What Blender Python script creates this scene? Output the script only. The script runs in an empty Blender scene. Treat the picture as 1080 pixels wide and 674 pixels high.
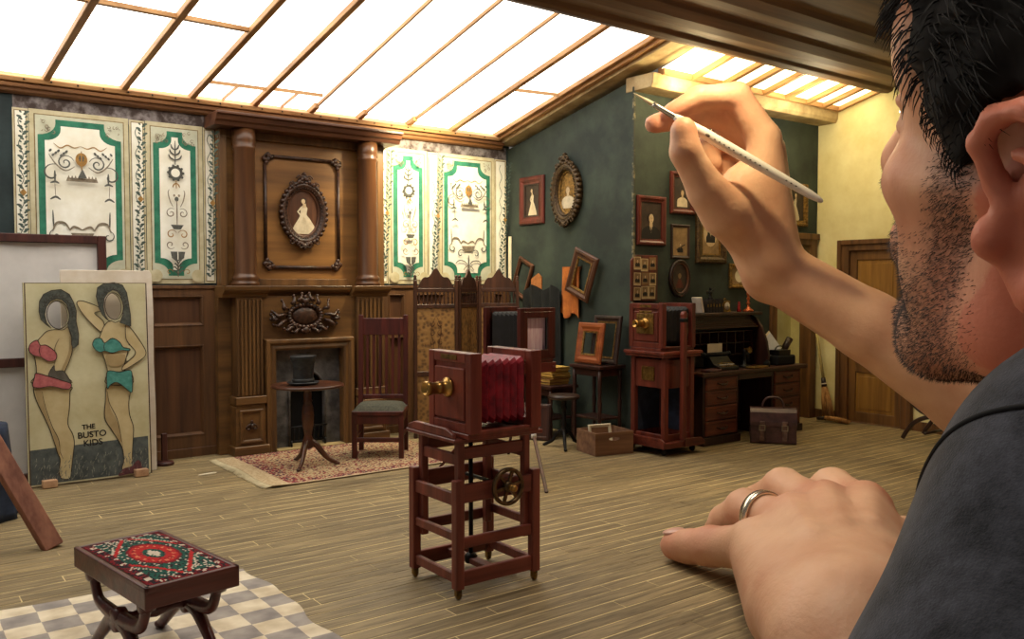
SKY1 = 3.8; SKY2 = 4.5; WORLD = 0.14; WORLD_COL = (1.0, 0.90, 0.78, 1); EXPOSURE = 0.0
def LIGHTS():
    point('passage_fill', (8.2, 6.2, 2.3), 9, (1.0, 0.86, 0.6), 0.05)  # added fill light, brightens the passage walls behind the doorway
    point('bulb_under_alcove_skylight', (6.15, 5.36, 3.32), 28, (1.0, 0.78, 0.42), 0.08)
    point('yellow_wall_fill', (7.75, 5.2, 3.28), 26, (1.0, 0.84, 0.52), 0.08)  # added fill light, brightens the yellow wall
    spot('lamp_under_ceiling', (4.85, 3.95, 3.52), (5.12, 4.4, 2.5), 105, (1.0, 0.80, 0.46), 110)
    spot('lamp_over_papers', (4.45, 6.95, 3.22), (4.65, 7.85, 2.2), 250, (1.0, 0.84, 0.50), 120)
    area('overhead_fill', (2.4, 2.4, 7.0), (2.6, 3.0, 0.0), 2.2, 210, (1.0, 0.88, 0.72))  # added overhead fill for the front floor and the resting hand
HEAD_POSE = (.15, .38, -.26); HEAD_C = (4.82, 1.52, 2.13)
EAR_ROT = .42; EAR_A = -.015; EAR_H = -.003
SLEEVE = (.66, .86)
SHIRT_FILL = []
BR0 = (4.628, 4.658, 2.972); BR1 = (5.585, 3.673, 2.138)
import bpy, math, random
import numpy as np
from mathutils import Vector, Matrix
R = random.Random(11)
pi = math.pi
SC = bpy.context.scene
COL = SC.collection

def lin(r, g, b):
    f = lambda u: (u / 12.92 if u <= 0.04045 else ((u + 0.055) / 1.055) ** 2.4)
    return (f(r / 255), f(g / 255), f(b / 255), 1.0)

# ---------------------------------------------------------------- materials
MATS = {}
def _new(name):
    m = bpy.data.materials.new(name); m.use_nodes = True
    nt = m.node_tree; b = nt.nodes['Principled BSDF']
    return m, nt, b
def mat(name, col, rough=0.6, metal=0.0, var=0.25, scale=14.0, bump=0.0, spec=0.4, stretch=(1, 1, 1), dark=None, emit=None, estr=0.0, trans=0.0, sss=0.0, contrast=(0.35, 0.68), detail=5.0):
    """mottled / grained procedural surface: noise (optionally stretched along a grain) between two tones"""
    if name in MATS: return MATS[name]
    m, nt, b = _new(name)
    N = nt.nodes; L = nt.links
    tc = N.new('ShaderNodeTexCoord'); mp = N.new('ShaderNodeMapping'); nz = N.new('ShaderNodeTexNoise'); cr = N.new('ShaderNodeValToRGB')
    mp.inputs['Scale'].default_value = stretch
    L.new(tc.outputs['Object'], mp.inputs['Vector']); L.new(mp.outputs['Vector'], nz.inputs['Vector'])
    nz.inputs['Scale'].default_value = scale; nz.inputs['Detail'].default_value = detail; nz.inputs['Roughness'].default_value = 0.62
    L.new(nz.outputs['Fac'], cr.inputs['Fac'])
    a = lin(*col)
    d = lin(*dark) if dark else tuple(c * (1 - var) ** 2 for c in a[:3]) + (1,)
    cr.color_ramp.elements[0].position = contrast[0]; cr.color_ramp.elements[1].position = contrast[1]
    cr.color_ramp.elements[0].color = d; cr.color_ramp.elements[1].color = a
    L.new(cr.outputs['Color'], b.inputs['Base Color'])
    b.inputs['Roughness'].default_value = rough; b.inputs['Metallic'].default_value = metal
    b.inputs['Specular IOR Level'].default_value = spec
    if trans: b.inputs['Transmission Weight'].default_value = trans
    if sss:
        b.inputs['Subsurface Weight'].default_value = sss; b.inputs['Subsurface Radius'].default_value = (0.12, 0.05, 0.03)
    if emit:
        b.inputs['Emission Color'].default_value = lin(*emit); b.inputs['Emission Strength'].default_value = estr
    if bump:
        bp = N.new('ShaderNodeBump'); bp.inputs['Strength'].default_value = bump; bp.inputs['Distance'].default_value = 0.02
        L.new(nz.outputs['Fac'], bp.inputs['Height']); L.new(bp.outputs['Normal'], b.inputs['Normal'])
    MATS[name] = m
    return m
def wood(name, light, dark, axis='z', rough=0.45, scale=9.0, bump=0.15, spec=0.4, contrast=(0.32, 0.7)):
    st = {'x': (0.12, 1.6, 1.6), 'y': (1.6, 0.12, 1.6), 'z': (1.6, 1.6, 0.12)}[axis]
    return mat(name, light, rough, dark=dark, scale=scale, stretch=st, bump=bump, spec=spec, contrast=contrast)

# ---------------------------------------------------------------- mesh builder
class MB:
    def __init__(s): s.v = []; s.f = []; s.m = []; s.s = []
    def add(s, vs, fs, mat=0, smooth=False, T=None):
        b = len(s.v)
        if T is not None: vs = [T @ Vector(v) for v in vs]
        s.v += [tuple(v) for v in vs]
        for f in fs:
            s.f.append([b + i for i in f]); s.m.append(mat); s.s.append(smooth)
        return s
    def box(s, x0, x1, y0, y1, z0, z1, mat=0, T=None):
        vs = [(x, y, z) for z in (z0, z1) for y in (y0, y1) for x in (x0, x1)]
        return s.add(vs, [(0, 2, 3, 1), (4, 5, 7, 6), (0, 1, 5, 4), (2, 6, 7, 3), (0, 4, 6, 2), (1, 3, 7, 5)], mat, False, T)
    def beam(s, p, q, w, h, mat=0, up=(0, 0, 1)):
        p = Vector(p); q = Vector(q); d = (q - p).normalized(); u = Vector(up)
        sd = d.cross(u)
        if sd.length < 1e-4: sd = d.cross(Vector((0, 1, 0)))
        sd.normalize(); u = sd.cross(d)
        vs = [tuple(c + sd * (a * w / 2) + u * (b * h / 2)) for c in (p, q) for a, b in ((-1, -1), (1, -1), (1, 1), (-1, 1))]
        return s.add(vs, [(3, 2, 1, 0), (4, 5, 6, 7), (0, 1, 5, 4), (1, 2, 6, 5), (2, 3, 7, 6), (3, 0, 4, 7)], mat)
    def prism(s, poly, a, b, axis='y', mat=0, smooth=False, T=None):
        n = len(poly)
        def P(u, v, w): return {'y': (u, w, v), 'x': (w, u, v), 'z': (u, v, w)}[axis]
        vs = [P(u, v, a) for u, v in poly] + [P(u, v, b) for u, v in poly]
        ar = sum(poly[i][0] * poly[(i + 1) % n][1] - poly[(i + 1) % n][0] * poly[i][1] for i in range(n))
        fl = (ar > 0) ^ (axis == 'y') ^ (b < a)
        side = [(i, (i + 1) % n, n + (i + 1) % n, n + i) for i in range(n)]
        caps = [tuple(range(n))[::-1], tuple(range(n, 2 * n))]
        if not fl:
            side = [f[::-1] for f in side]; caps = [f[::-1] for f in caps]
        s.add(vs, side, mat, smooth, T)
        bb = len(s.v) - 2 * n
        for f in caps:
            s.f.append([bb + i for i in f]); s.m.append(mat); s.s.append(False)
        return s
    def lathe(s, prof, n=24, c=(0, 0, 0), axis='z', mat=0, smooth=True, sc=(1, 1), T=None, closed=False):
        """prof: list of (radius, height)"""
        vs = []
        for r, h in prof:
            for k in range(n):
                a = 2 * pi * k / n; u = r * math.cos(a) * sc[0]; v = r * math.sin(a) * sc[1]
                p = {'z': (u, v, h), 'y': (u, h, v), 'x': (h, u, v)}[axis]
                vs.append((p[0] + c[0], p[1] + c[1], p[2] + c[2]))
        fs = []
        m = len(prof)
        for i in range(m if closed else m - 1):
            for k in range(n):
                i2 = (i + 1) % m
                q = (i * n + k, i * n + (k + 1) % n, i2 * n + (k + 1) % n, i2 * n + k)
                fs.append(q if axis != 'y' else q[::-1])
        c0 = tuple(range(n)); c1 = tuple((m - 1) * n + k for k in range(n))
        if not closed: fs += [c0[::-1] if axis != 'y' else c0, c1 if axis != 'y' else c1[::-1]]
        return s.add(vs, fs, mat, smooth, T)
    def tube(s, pts, r, n=8, mat=0, smooth=True, flat=None, T=None):
        """swept circle along points; r scalar or list; flat=(a,b) scales the section"""
        P = [Vector(p) for p in pts]; k = len(P)
        rs = r if isinstance(r, (list, tuple)) else [r] * k
        vs = []; ref = None
        for i in range(k):
            d = (P[min(i + 1, k - 1)] - P[max(i - 1, 0)])
            d = d.normalized() if d.length > 1e-9 else Vector((0, 0, 1))
            if ref is None:
                ref = d.orthogonal().normalized() if abs(d.z) < 0.99 else Vector((1, 0, 0))
                if abs(d.z) < 0.99: ref = Vector((0, 0, 1)).cross(d).normalized()
            ref = (ref - d * ref.dot(d)).normalized(); o = d.cross(ref)
            for j in range(n):
                a = 2 * pi * j / n
                fa, fb = flat or (1, 1)
                vs.append(tuple(P[i] + ref * (rs[i] * fa * math.cos(a)) + o * (rs[i] * fb * math.sin(a))))
        fs = [(i * n + j, i * n + (j + 1) % n, (i + 1) * n + (j + 1) % n, (i + 1) * n + j) for i in range(k - 1) for j in range(n)]
        fs += [tuple(range(n))[::-1], tuple((k - 1) * n + j for j in range(n))]
        return s.add(vs, fs, mat, smooth, T)
    def ell(s, c, r, n=12, m=8, mat=0, T=None):
        r = r if isinstance(r, (list, tuple)) else (r, r, r)
        vs = [(c[0], c[1], c[2] - r[2])]
        for i in range(1, m):
            t = -pi / 2 + pi * i / m
            for k in range(n):
                a = 2 * pi * k / n
                vs.append((c[0] + r[0] * math.cos(t) * math.cos(a), c[1] + r[1] * math.cos(t) * math.sin(a), c[2] + r[2] * math.sin(t)))
        vs.append((c[0], c[1], c[2] + r[2]))
        fs = [(0, 1 + (k + 1) % n, 1 + k) for k in range(n)]
        for i in range(m - 2):
            for k in range(n):
                a = 1 + i * n + k; b = 1 + i * n + (k + 1) % n
                fs.append((a, b, b + n, a + n))
        l = len(vs) - 1; o = 1 + (m - 2) * n
        fs += [(l, o + k, o + (k + 1) % n) for k in range(n)]
        return s.add(vs, fs, mat, True, T)
    def ring(s, path, prof, mat=0, smooth=False, closed=True, T=None):
        """closed rectangular/oval frame in XZ: path = list of (x,z,nx,nz) with outward mitre normals; prof = list of (offset outward, y)"""
        n = len(path); m = len(prof)
        vs = [(x + nx * o, y, z + nz * o) for x, z, nx, nz in path for o, y in prof]
        fs = []
        for i in range(n if closed else n - 1):
            for j in range(m):
                a = i * m + j; b = i * m + (j + 1) % m; c = ((i + 1) % n) * m + (j + 1) % m; d = ((i + 1) % n) * m + j
                fs.append((a, b, c, d))
        return s.add(vs, fs, mat, smooth, T)
    def build(s, name, m, parent=None, bevel=0.0, seg=1, recalc=True):
        me = bpy.data.meshes.new(name)
        me.from_pydata(s.v, [], s.f)
        ms = m if isinstance(m, (list, tuple)) else [m]
        for q in ms: me.materials.append(q)
        me.polygons.foreach_set('material_index', s.m); me.polygons.foreach_set('use_smooth', s.s)
        if recalc:
            import bmesh
            bm = bmesh.new(); bm.from_mesh(me); bmesh.ops.recalc_face_normals(bm, faces=bm.faces[:]); bm.to_mesh(me); bm.free()
        me.update()
        o = bpy.data.objects.new(name, me); COL.objects.link(o)
        if parent is not None: o.parent = parent
        if bevel:
            b = o.modifiers.new('edge', 'BEVEL'); b.width = bevel; b.segments = seg; b.limit_method = 'ANGLE'; b.angle_limit = 0.7
        return o

def rect_path(w, h): return [(-w / 2, -h / 2, -1, -1), (w / 2, -h / 2, 1, -1), (w / 2, h / 2, 1, 1), (-w / 2, h / 2, -1, 1)]
def oval_path(a, b, n=40):
    out = []
    for i in range(n):
        t = 2 * pi * i / n; nx, nz = math.cos(t) / a, math.sin(t) / b; l = math.hypot(nx, nz)
        out.append((a * math.cos(t), b * math.sin(t), nx / l, nz / l))
    return out
def thing(name, label, cat, loc=(0, 0, 0), rz=0.0, group=None, rot=None):
    o = bpy.data.objects.new(name, None); COL.objects.link(o)
    o.empty_display_size = 0.1
    o.location = loc; o.rotation_euler = rot or (0, 0, rz)
    o['label'] = label; o['category'] = cat
    if group: o['group'] = group
    return o
def tag(o, label, cat, group=None, loc=None, rz=None, rot=None):
    o['label'] = label; o['category'] = cat
    if group: o['group'] = group
    if loc is not None: o.location = loc
    if rz is not None: o.rotation_euler = (0, 0, rz)
    if rot is not None: o.rotation_euler = rot
    return o
def struct(o): o['kind'] = 'structure'; return o
def sroot(name, loc=(0, 0, 0)):
    o = bpy.data.objects.new(name, None); COL.objects.link(o); o.location = loc; o['kind'] = 'structure'; return o
def dup(root, loc, rot, label, group=None):
    r = root.copy(); COL.objects.link(r); r.location = loc; r.rotation_euler = rot; r['label'] = label
    if group: r['group'] = group
    def rec(src, dst):
        for ch in [o for o in bpy.data.objects if o.parent == src]:
            c = ch.copy(); COL.objects.link(c); c.parent = dst; rec(ch, c)
    rec(root, r)
    return r

# ---------------------------------------------------------------- flat drawings (pictures, prints, papers)
class Flat:
    """ink and paint shapes on a sheet standing in local XZ and facing -Y; later layers lie a hair in front"""
    def __init__(s, eps=0.0012, y=0.0): s.mb = MB(); s.y = y; s.eps = eps; s.k = 0
    def layer(s): s.k += 1; return s
    def poly(s, pts, mat=0):
        s.k += 1; y = s.y - s.k * s.eps / 12
        s.mb.add([(p[0], y, p[1]) for p in pts], [tuple(range(len(pts)))], mat); return s
    def rect(s, x0, x1, z0, z1, mat=0): return s.poly([(x0, z0), (x1, z0), (x1, z1), (x0, z1)], mat)
    def oval(s, c, a, b, mat=0, n=20, rot=0.0):
        cr, sr = math.cos(rot), math.sin(rot); P = []
        for i in range(n):
            u = a * math.cos(2 * pi * i / n); v = b * math.sin(2 * pi * i / n)
            P.append((c[0] + u * cr - v * sr, c[1] + u * sr + v * cr))
        return s.poly(P, mat)
    def line(s, pts, w, mat=0, taper=True, closed=False):
        s.k += 1; y = s.y - s.k * s.eps / 12
        n = len(pts)
        if n < 2: return s
        L = []; Rr = []
        for i in range(n):
            if closed: a = pts[(i - 1) % n]; b = pts[(i + 1) % n]
            else: a = pts[max(i - 1, 0)]; b = pts[min(i + 1, n - 1)]
            dx, dz = b[0] - a[0], b[1] - a[1]; l = math.hypot(dx, dz) or 1e-9
            t = 1.0 if (not taper or closed) else 0.35 + 0.65 * math.sin(pi * min(max((i + 0.15) / (n - 0.7), 0), 1))
            ww = w * t / 2
            L.append((pts[i][0] - dz / l * ww, y, pts[i][1] + dx / l * ww)); Rr.append((pts[i][0] + dz / l * ww, y, pts[i][1] - dx / l * ww))
        m = n if closed else n - 1
        s.mb.add(L + Rr, [(i, n + i, n + (i + 1) % n, (i + 1) % n) for i in range(m)], mat); return s
    def build(s, name, m, parent=None): return s.mb.build(name, m, parent, recalc=False)
def smoothpts(P, n=6, closed=False):
    """Catmull-Rom through the points"""
    out = []; k = len(P)
    rng = range(k) if closed else range(k - 1)
    g = lambda i: P[i % k] if closed else P[min(max(i, 0), k - 1)]
    for i in rng:
        p0, p1, p2, p3 = g(i - 1), g(i), g(i + 1), g(i + 2)
        for j in range(n):
            t = j / n
            out.append(tuple(0.5 * (2 * p1[q] + (p2[q] - p0[q]) * t + (2 * p0[q] - 5 * p1[q] + 4 * p2[q] - p3[q]) * t * t + (3 * p1[q] - p0[q] - 3 * p2[q] + p3[q]) * t ** 3) for q in range(len(p1))))
    if not closed: out.append(tuple(P[-1]))
    return out
def spiral(c, r0, r1, a0, a1, n=22):
    return [(c[0] + (r0 + (r1 - r0) * i / n) * math.cos(a0 + (a1 - a0) * i / n), c[1] + (r0 + (r1 - r0) * i / n) * math.sin(a0 + (a1 - a0) * i / n)) for i in range(n + 1)]

# ---------------------------------------------------------------- palette
M_oak = wood('oak_mid', (150, 98, 52), (92, 56, 28), 'x', 0.5, 7.0)
M_oakz = wood('oak_mid_upright', (138, 86, 46), (84, 50, 27), 'z', 0.5, 7.0)
M_walnut = wood('walnut_dark', (112, 64, 40), (62, 33, 22), 'z', 0.42)
M_walnutx = wood('walnut_dark_long', (104, 60, 38), (60, 33, 22), 'x', 0.42)
M_mahog = wood('mahogany', (116, 52, 38), (66, 27, 21), 'z', 0.38)
M_mahogx = wood('mahogany_long', (120, 55, 40), (68, 28, 22), 'x', 0.38)
M_mahogd = wood('mahogany_dark', (92, 38, 30), (48, 18, 16), 'z', 0.36)
M_ebony = wood('ebonised', (58, 40, 34), (28, 18, 16), 'z', 0.4)
M_carve = mat('carved_dark_wood', (74, 46, 32), 0.4, var=0.55, scale=30, bump=0.3)
M_brass = mat('aged_brass', (196, 152, 84), 0.3, metal=0.9, var=0.3, scale=18)
M_brassd = mat('dull_brass_plate', (150, 118, 62), 0.42, metal=0.8, var=0.4, scale=30)
M_iron = mat('black_iron', (34, 32, 32), 0.45, metal=0.5, var=0.4, scale=25)
M_black = mat('black_void', (12, 11, 12), 0.9, var=0.2)
M_cream = mat('cream_paper', (226, 214, 186), 0.85, var=0.12, scale=6)
M_white = mat('white_sheet', (214, 210, 208), 0.9, var=0.08, scale=3)
M_gold = mat('gilt_gesso', (158, 120, 60), 0.45, metal=0.5, var=0.5, scale=40, bump=0.25)
M_gilt_dk = mat('dark_gilt_gesso', (92, 70, 42), 0.45, metal=0.35, var=0.5, scale=40, bump=0.3)
# ---------------------------------------------------------------- the room shell
BY = 7.86; W1 = 5.83; W2 = 5.86; W3 = 8.80
M_green = mat('dark_green_distemper', (58, 68, 58), 0.8, dark=(36, 44, 40), scale=2.2, bump=0.12, detail=9, contrast=(0.38, 0.66))
M_green2 = mat('back_green_distemper', (44, 58, 60), 0.8, dark=(28, 38, 40), scale=3, bump=0.12, detail=9)
M_yell = mat('yellow_distemper', (240, 232, 182), 0.85, dark=(222, 210, 150), scale=3.0, bump=0.12, detail=9)
M_strip = mat('peeling_grey_plaster', (132, 124, 124), 0.9, dark=(66, 54, 50), scale=9.0, bump=0.4, detail=9, contrast=(0.42, 0.6))
M_plaster = mat('cream_plaster_board', (196, 176, 134), 0.85, dark=(150, 126, 90), scale=5, bump=0.2, detail=8)
M_raf = wood('rafter_pine', (196, 152, 100), (140, 98, 60), 'x', 0.6)
M_rafy = wood('rafter_pine_slope', (196, 152, 100), (140, 98, 60), 'y', 0.6)
M_ceil = wood('brown_ceiling_board', (112, 84, 54), (72, 52, 36), 'x', 0.7, 4.0)

# floor: individual worn boards over a paler base showing in the joints
def floor_mat():
    m, nt, b = _new('worn_floorboards'); N = nt.nodes; L = nt.links
    tc = N.new('ShaderNodeTexCoord'); mp = N.new('ShaderNodeMapping'); nz = N.new('ShaderNodeTexNoise'); at = N.new('ShaderNodeAttribute')
    at.attribute_name = 'tone'
    mp.inputs['Scale'].default_value = (0.9, 12, 1)
    L.new(tc.outputs['Object'], mp.inputs['Vector'])
    ad = N.new('ShaderNodeVectorMath'); ad.operation = 'ADD'; L.new(mp.outputs['Vector'], ad.inputs[0]); L.new(at.outputs['Vector'], ad.inputs[1])
    L.new(ad.outputs['Vector'], nz.inputs['Vector']); nz.inputs['Scale'].default_value = 4.0; nz.inputs['Detail'].default_value = 8; nz.inputs['Roughness'].default_value = 0.65
    cr = N.new('ShaderNodeValToRGB'); cr.color_ramp.elements[0].position = 0.3; cr.color_ramp.elements[1].position = 0.72
    cr.color_ramp.elements[0].color = lin(100, 85, 60); cr.color_ramp.elements[1].color = lin(168, 148, 110)
    L.new(nz.outputs['Fac'], cr.inputs['Fac'])
    # large scuffs
    n2 = N.new('ShaderNodeTexNoise'); n2.inputs['Scale'].default_value = 1.1; n2.inputs['Detail'].default_value = 6
    L.new(tc.outputs['Object'], n2.inputs['Vector'])
    c2 = N.new('ShaderNodeValToRGB'); c2.color_ramp.elements[0].position = 0.4; c2.color_ramp.elements[1].position = 0.66
    c2.color_ramp.elements[0].color = (0.84, 0.84, 0.86, 1); c2.color_ramp.elements[1].color = (1.08, 1.06, 1.0, 1)
    L.new(n2.outputs['Fac'], c2.inputs['Fac'])
    mx = N.new('ShaderNodeMix'); mx.data_type = 'RGBA'; mx.blend_type = 'MULTIPLY'; mx.inputs['Factor'].default_value = 1.0
    L.new(cr.outputs['Color'], mx.inputs['A']); L.new(c2.outputs['Color'], mx.inputs['B'])
    m3 = N.new('ShaderNodeMix'); m3.data_type = 'RGBA'; m3.blend_type = 'MULTIPLY'; m3.inputs['Factor'].default_value = 1.0
    L.new(mx.outputs['Result'], m3.inputs['A']); L.new(at.outputs['Color'], m3.inputs['B'])
    L.new(m3.outputs['Result'], b.inputs['Base Color'])
    b.inputs['Roughness'].default_value = 0.55; b.inputs['Specular IOR Level'].default_value = 0.35
    bp = N.new('ShaderNodeBump'); bp.inputs['Strength'].default_value = 0.25; bp.inputs['Distance'].default_value = 0.01
    L.new(nz.outputs['Fac'], bp.inputs['Height']); L.new(bp.outputs['Normal'], b.inputs['Normal'])
    return m
FX0, FX1, FY0, FY1 = -1.6, 8.80, 1.9, 7.86
mb = MB(); tones = []
mb.box(FX0, FX1, FY0, FY1, -0.16, -0.0018, 1)
tones += [1.0] * 24
y = FY0; rr = random.Random(5)
while y < FY1 - 0.01:
    h = min(0.1, FY1 - y); x = FX0 - rr.random() * 0.9
    while x < FX1:
        l = rr.choice((0.75, 0.95, 1.15, 1.3)) + rr.random() * 0.1
        x0 = max(x, FX0); x1 = min(x + l, FX1)
        if x1 - x0 > 0.02:
            g = 0.007 + 0.007 * rr.random(); z = -rr.random() * 0.001
            mb.box(x0 + 0.003, x1 - 0.003, y + g * .5, y + h - g * .5, -0.01, z, 0)
            t = 0.86 + 0.28 * rr.random(); tones += [t] * 24
        x += l
    y += 0.1
M_floor = floor_mat(); M_joint = mat('pale_joint_filler', (226, 204, 152), 0.8, dark=(70, 54, 34), scale=1.4, detail=6, contrast=(0.36, 0.52))
fo = struct(mb.build('floor', [M_floor, M_joint], recalc=False))
ca = fo.data.color_attributes.new('tone', 'FLOAT_COLOR', 'CORNER')
buf = np.ones((len(tones), 4), 'f'); buf[:, 0] = tones; buf[:, 1] = tones; buf[:, 2] = tones
ca.data.foreach_set('color', buf.ravel())

# back wall
mb = MB(); mb.box(FX0, W1 + 0.02, BY, BY + 0.12, 0, 3.3)
struct(mb.build('wall_back', M_green2))
# side wall with the raking top, then the alcove wall behind the desk and the yellow door wall
mb = MB(); mb.prism([(W2 + 0.12, 0), (BY, 0), (BY, 3.06), (W2 + 0.12, 3.445)], W1, W1 + 0.14, 'x')
struct(mb.build('wall_right', M_green))
mb = MB()
D2a, D2b, D2h = 8.03, 8.66, 2.0
mb.prism([(W1 + 0.0, 0), (D2a, 0), (D2a, D2h), (D2b, D2h), (D2b, 0), (W3 + 0.12, 0), (W3 + 0.12, 3.44), (W1, 3.44)], W2, W2 + 0.12, 'y')
struct(mb.build('wall_alcove', M_green))
mb = MB()
DYa, DYb, DYh = 4.80, 5.44, 1.92
mb.prism([(2.4, 0), (DYa, 0), (DYa, DYh), (DYb, DYh), (DYb, 0), (W2, 0), (W2, 3.6), (4.9, 3.82), (2.4, 3.82)], W3, W3 + 0.14, 'x')
struct(mb.build('wall_yellow', M_yell))
mb = MB(); mb.box(7.7, W3 + .5, W2 + 0.62, W2 + 0.7, -.05, 2.6); mb.box(W3 + .4, W3 + .5, W2 + .12, W2 + .62, -.05, 2.6); mb.box(7.6, 7.7, W2 + .12, W2 + .7, -.05, 2.6); mb.box(7.6, W3 + .5, W2 + .12, W2 + .7, 2.6, 2.66); mb.box(7.6, W3 + .5, W2 + .0, W2 + .7, -.1, -.05)
struct(mb.build('wall_passage', M_yell))

# peeling strip between the papers and the cornice, and stains on the side wall corner
mb = MB(); mb.box(0.95, 5.80, BY - 0.006, BY - 0.001, 2.9, 3.08)
struct(mb.build('trim_1', M_strip))
mb = MB(); mb.beam((W1 - 0.004, W2 - 0.006, 0.05), (W1 - 0.004, W2 - 0.006, 3.4), 0.022, 0.022)
struct(mb.build('trim_2', mat('worn_corner_bead', (120, 112, 86), 0.85, dark=(52, 56, 48), scale=16, contrast=(0.5, 0.62))))

# wainscot on the back wall (raised panels)
M_wain = wood('wainscot_wood', (112, 77, 47), (70, 46, 29), 'z', 0.5, 6.0)
M_wainp = wood('wainscot_panel', (104, 68, 43), (62, 39, 26), 'z', 0.5, 5.0)
def wainscot(x0, x1, edges):
    mb = MB(); t = BY - 0.02
    mb.box(x0, x1, t, BY - 0.001, 0, 1.52, 1)
    mb.box(x0, x1, t - 0.03, t, 1.44, 1.52); mb.box(x0, x1, t - 0.045, t - 0.001, 1.50, 1.53)
    mb.box(x0, x1, t - 0.03, t, 1.00, 1.17); mb.box(x0, x1, t - 0.035, t, 0.0, 0.08); mb.box(x0, x1, t - 0.03, t, 0.08, 0.19)
    for a, b in edges: mb.box(a, b, t - 0.0305, t, 0.08, 1.50)
    for (a, b), (c, d) in zip(edges[:-1], edges[1:]):
        for z0, z1 in ((1.17, 1.44), (0.19, 1.00)):
            mb.ring([(x + (b + c) / 2, z + (z0 + z1) / 2, nx, nz) for x, z, nx, nz in rect_path(c - b, z1 - z0)], [(0, t - 0.03), (0.0, t - 0.036), (-0.012, t - 0.036), (-0.03, t - 0.002)])
    return mb
struct(wainscot(-1.2, 2.60, [(-0.3, -0.12), (0.55, 0.73), (1.27, 1.43), (1.80, 1.96), (2.40, 2.60)]).build('trim_3', [M_wain, M_wainp], bevel=0.004))
struct(wainscot(4.12, W1 - 0.003, [(4.12, 4.27), (4.46, 4.58), (4.95, 5.1), (5.45, 5.6), (5.74, 5.82)]).build('trim_4', [M_wain, M_wainp], bevel=0.004))

# roof: a slope that sags towards the left
def slope(X): return max(0.075, min(0.222, 0.08 + 0.062 * (X - 1.18)))
def roofz(X, Y): return 3.16 + slope(X) * (BY - Y)
RT = 5.06
M_pane = mat('lit_frosted_pane', (240, 236, 226), 0.6, var=0.04, emit=(255, 250, 238), estr=SKY1)
M_pane2 = mat('lit_frosted_pane_warm', (240, 230, 205), 0.6, var=0.04, emit=(255, 234, 178), estr=SKY2)
w1 = sroot('window_1')
XR = 5.6; mull = [-0.92, -0.40, 0.12, 0.63, 1.18, 1.76, 2.32, 2.88, 3.43, 3.94, 4.50, 5.04]
edges = [-1.2] + mull + [XR]
for a, b in zip(edges[:-1], edges[1:]):
    mb = MB(); vs = []
    for X in (a, b):
        for Y in (BY - 0.02, RT): vs += [(X, Y, roofz(X, Y) + 0.045), (X, Y, roofz(X, Y) + 0.055)]
    mb.add(vs, [(0, 2, 6, 4), (1, 5, 7, 3), (0, 1, 3, 2), (4, 6, 7, 5), (0, 4, 5, 1), (2, 3, 7, 6)])
    mb.build('pane', M_pane, w1)
for i, X in enumerate(mull):
    mb = MB(); w = 0.05
    ya = BY - 0.02
    thin = X > 3.2 and X < 4.9  # bars slimmed beyond a stub, glare eating into them put into the shape
    if thin:
        yb = ya - 0.2
        mb.beam((X, ya, roofz(X, ya) + 0.018), (X, yb, roofz(X, yb) + 0.018), 0.048, 0.05)
        mb.beam((X + .012, yb, roofz(X, yb) + 0.025), (X + .012, RT, roofz(X, RT) + 0.025), 0.02, 0.036)
    else:
        mb.beam((X, ya, roofz(X, ya) + 0.018), (X, RT, roofz(X, RT) + 0.018), w, 0.05)
    mb.build('muntin', M_rafy, w1, bevel=0.004)
def crossbar(xa, ya, xb, yb, w, nm='crossbar'):
    mb = MB(); mb.beam((xa, ya, roofz(xa, ya) + 0.027), (xb, yb, roofz(xb, yb) + 0.027), w, 0.03); mb.build(nm, M_raf, w1)
crossbar(1.20, 6.02, 2.32, 6.32, 0.045); crossbar(-1.1, 5.9, 1.20, 6.02, 0.045)
crossbar(5.05, 6.75, 5.6, 6.70, 0.012)
for a, b in ((2.36, 2.86), (2.92, 3.40)):
    crossbar(a, 7.42, b, 7.44, 0.006)
    crossbar((a + b) / 2, 7.43, (a + b) / 2 - 0.02, 7.8, 0.006)
# bottom rail, cornice moulding, side rail of the skylight
mb = MB()
mb.prism([(BY - 0.0, 3.12), (BY - 0.10, 3.13), (BY - 0.11, 3.165), (BY - 0.03, 3.21), (BY, 3.23)], -1.2, XR + 0.05, 'x')
rail = mb.build('bottom_rail', M_raf, w1, bevel=0.004)
mb = MB(); rn = random.Random(2)
for i in range(34):
    X = -0.9 + i * 0.192; mb.ell((X, BY - 0.112, 3.15), 0.008, 6, 4)
mb.build('nail_heads', M_iron, rail)
mb = MB()
mb.prism([(BY, 3.045), (BY - 0.03, 3.045), (BY - 0.055, 3.06), (BY - 0.06, 3.085), (BY - 0.085, 3.09), (BY - 0.09, 3.118), (BY, 3.12)], -1.2, XR + 0.12, 'x')
mb.build('cornice', wood('cornice_wood', (140, 96, 56), (92, 58, 34), 'x', 0.55), w1, bevel=0.003)
mb = MB()
X = XR
def sl(Y, d): return 3.16 + 0.222 * (BY - Y) + d
for xa, xb, d0, d1 in ((XR, XR + 0.05, 0.0, 0.06), (XR + 0.05, XR + 0.11, -0.03, 0.05)):
    ya, yb = BY - 0.02, RT
    mb.add([(x, Y, sl(Y, d)) for x in (xa, xb) for Y in (ya, yb) for d in (d0, d1)], [(0, 2, 6, 4), (1, 5, 7, 3), (0, 1, 3, 2), (4, 6, 7, 5), (0, 4, 5, 1), (2, 3, 7, 6)])
mb.build('side_rail', M_rafy, w1, bevel=0.004)
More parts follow.
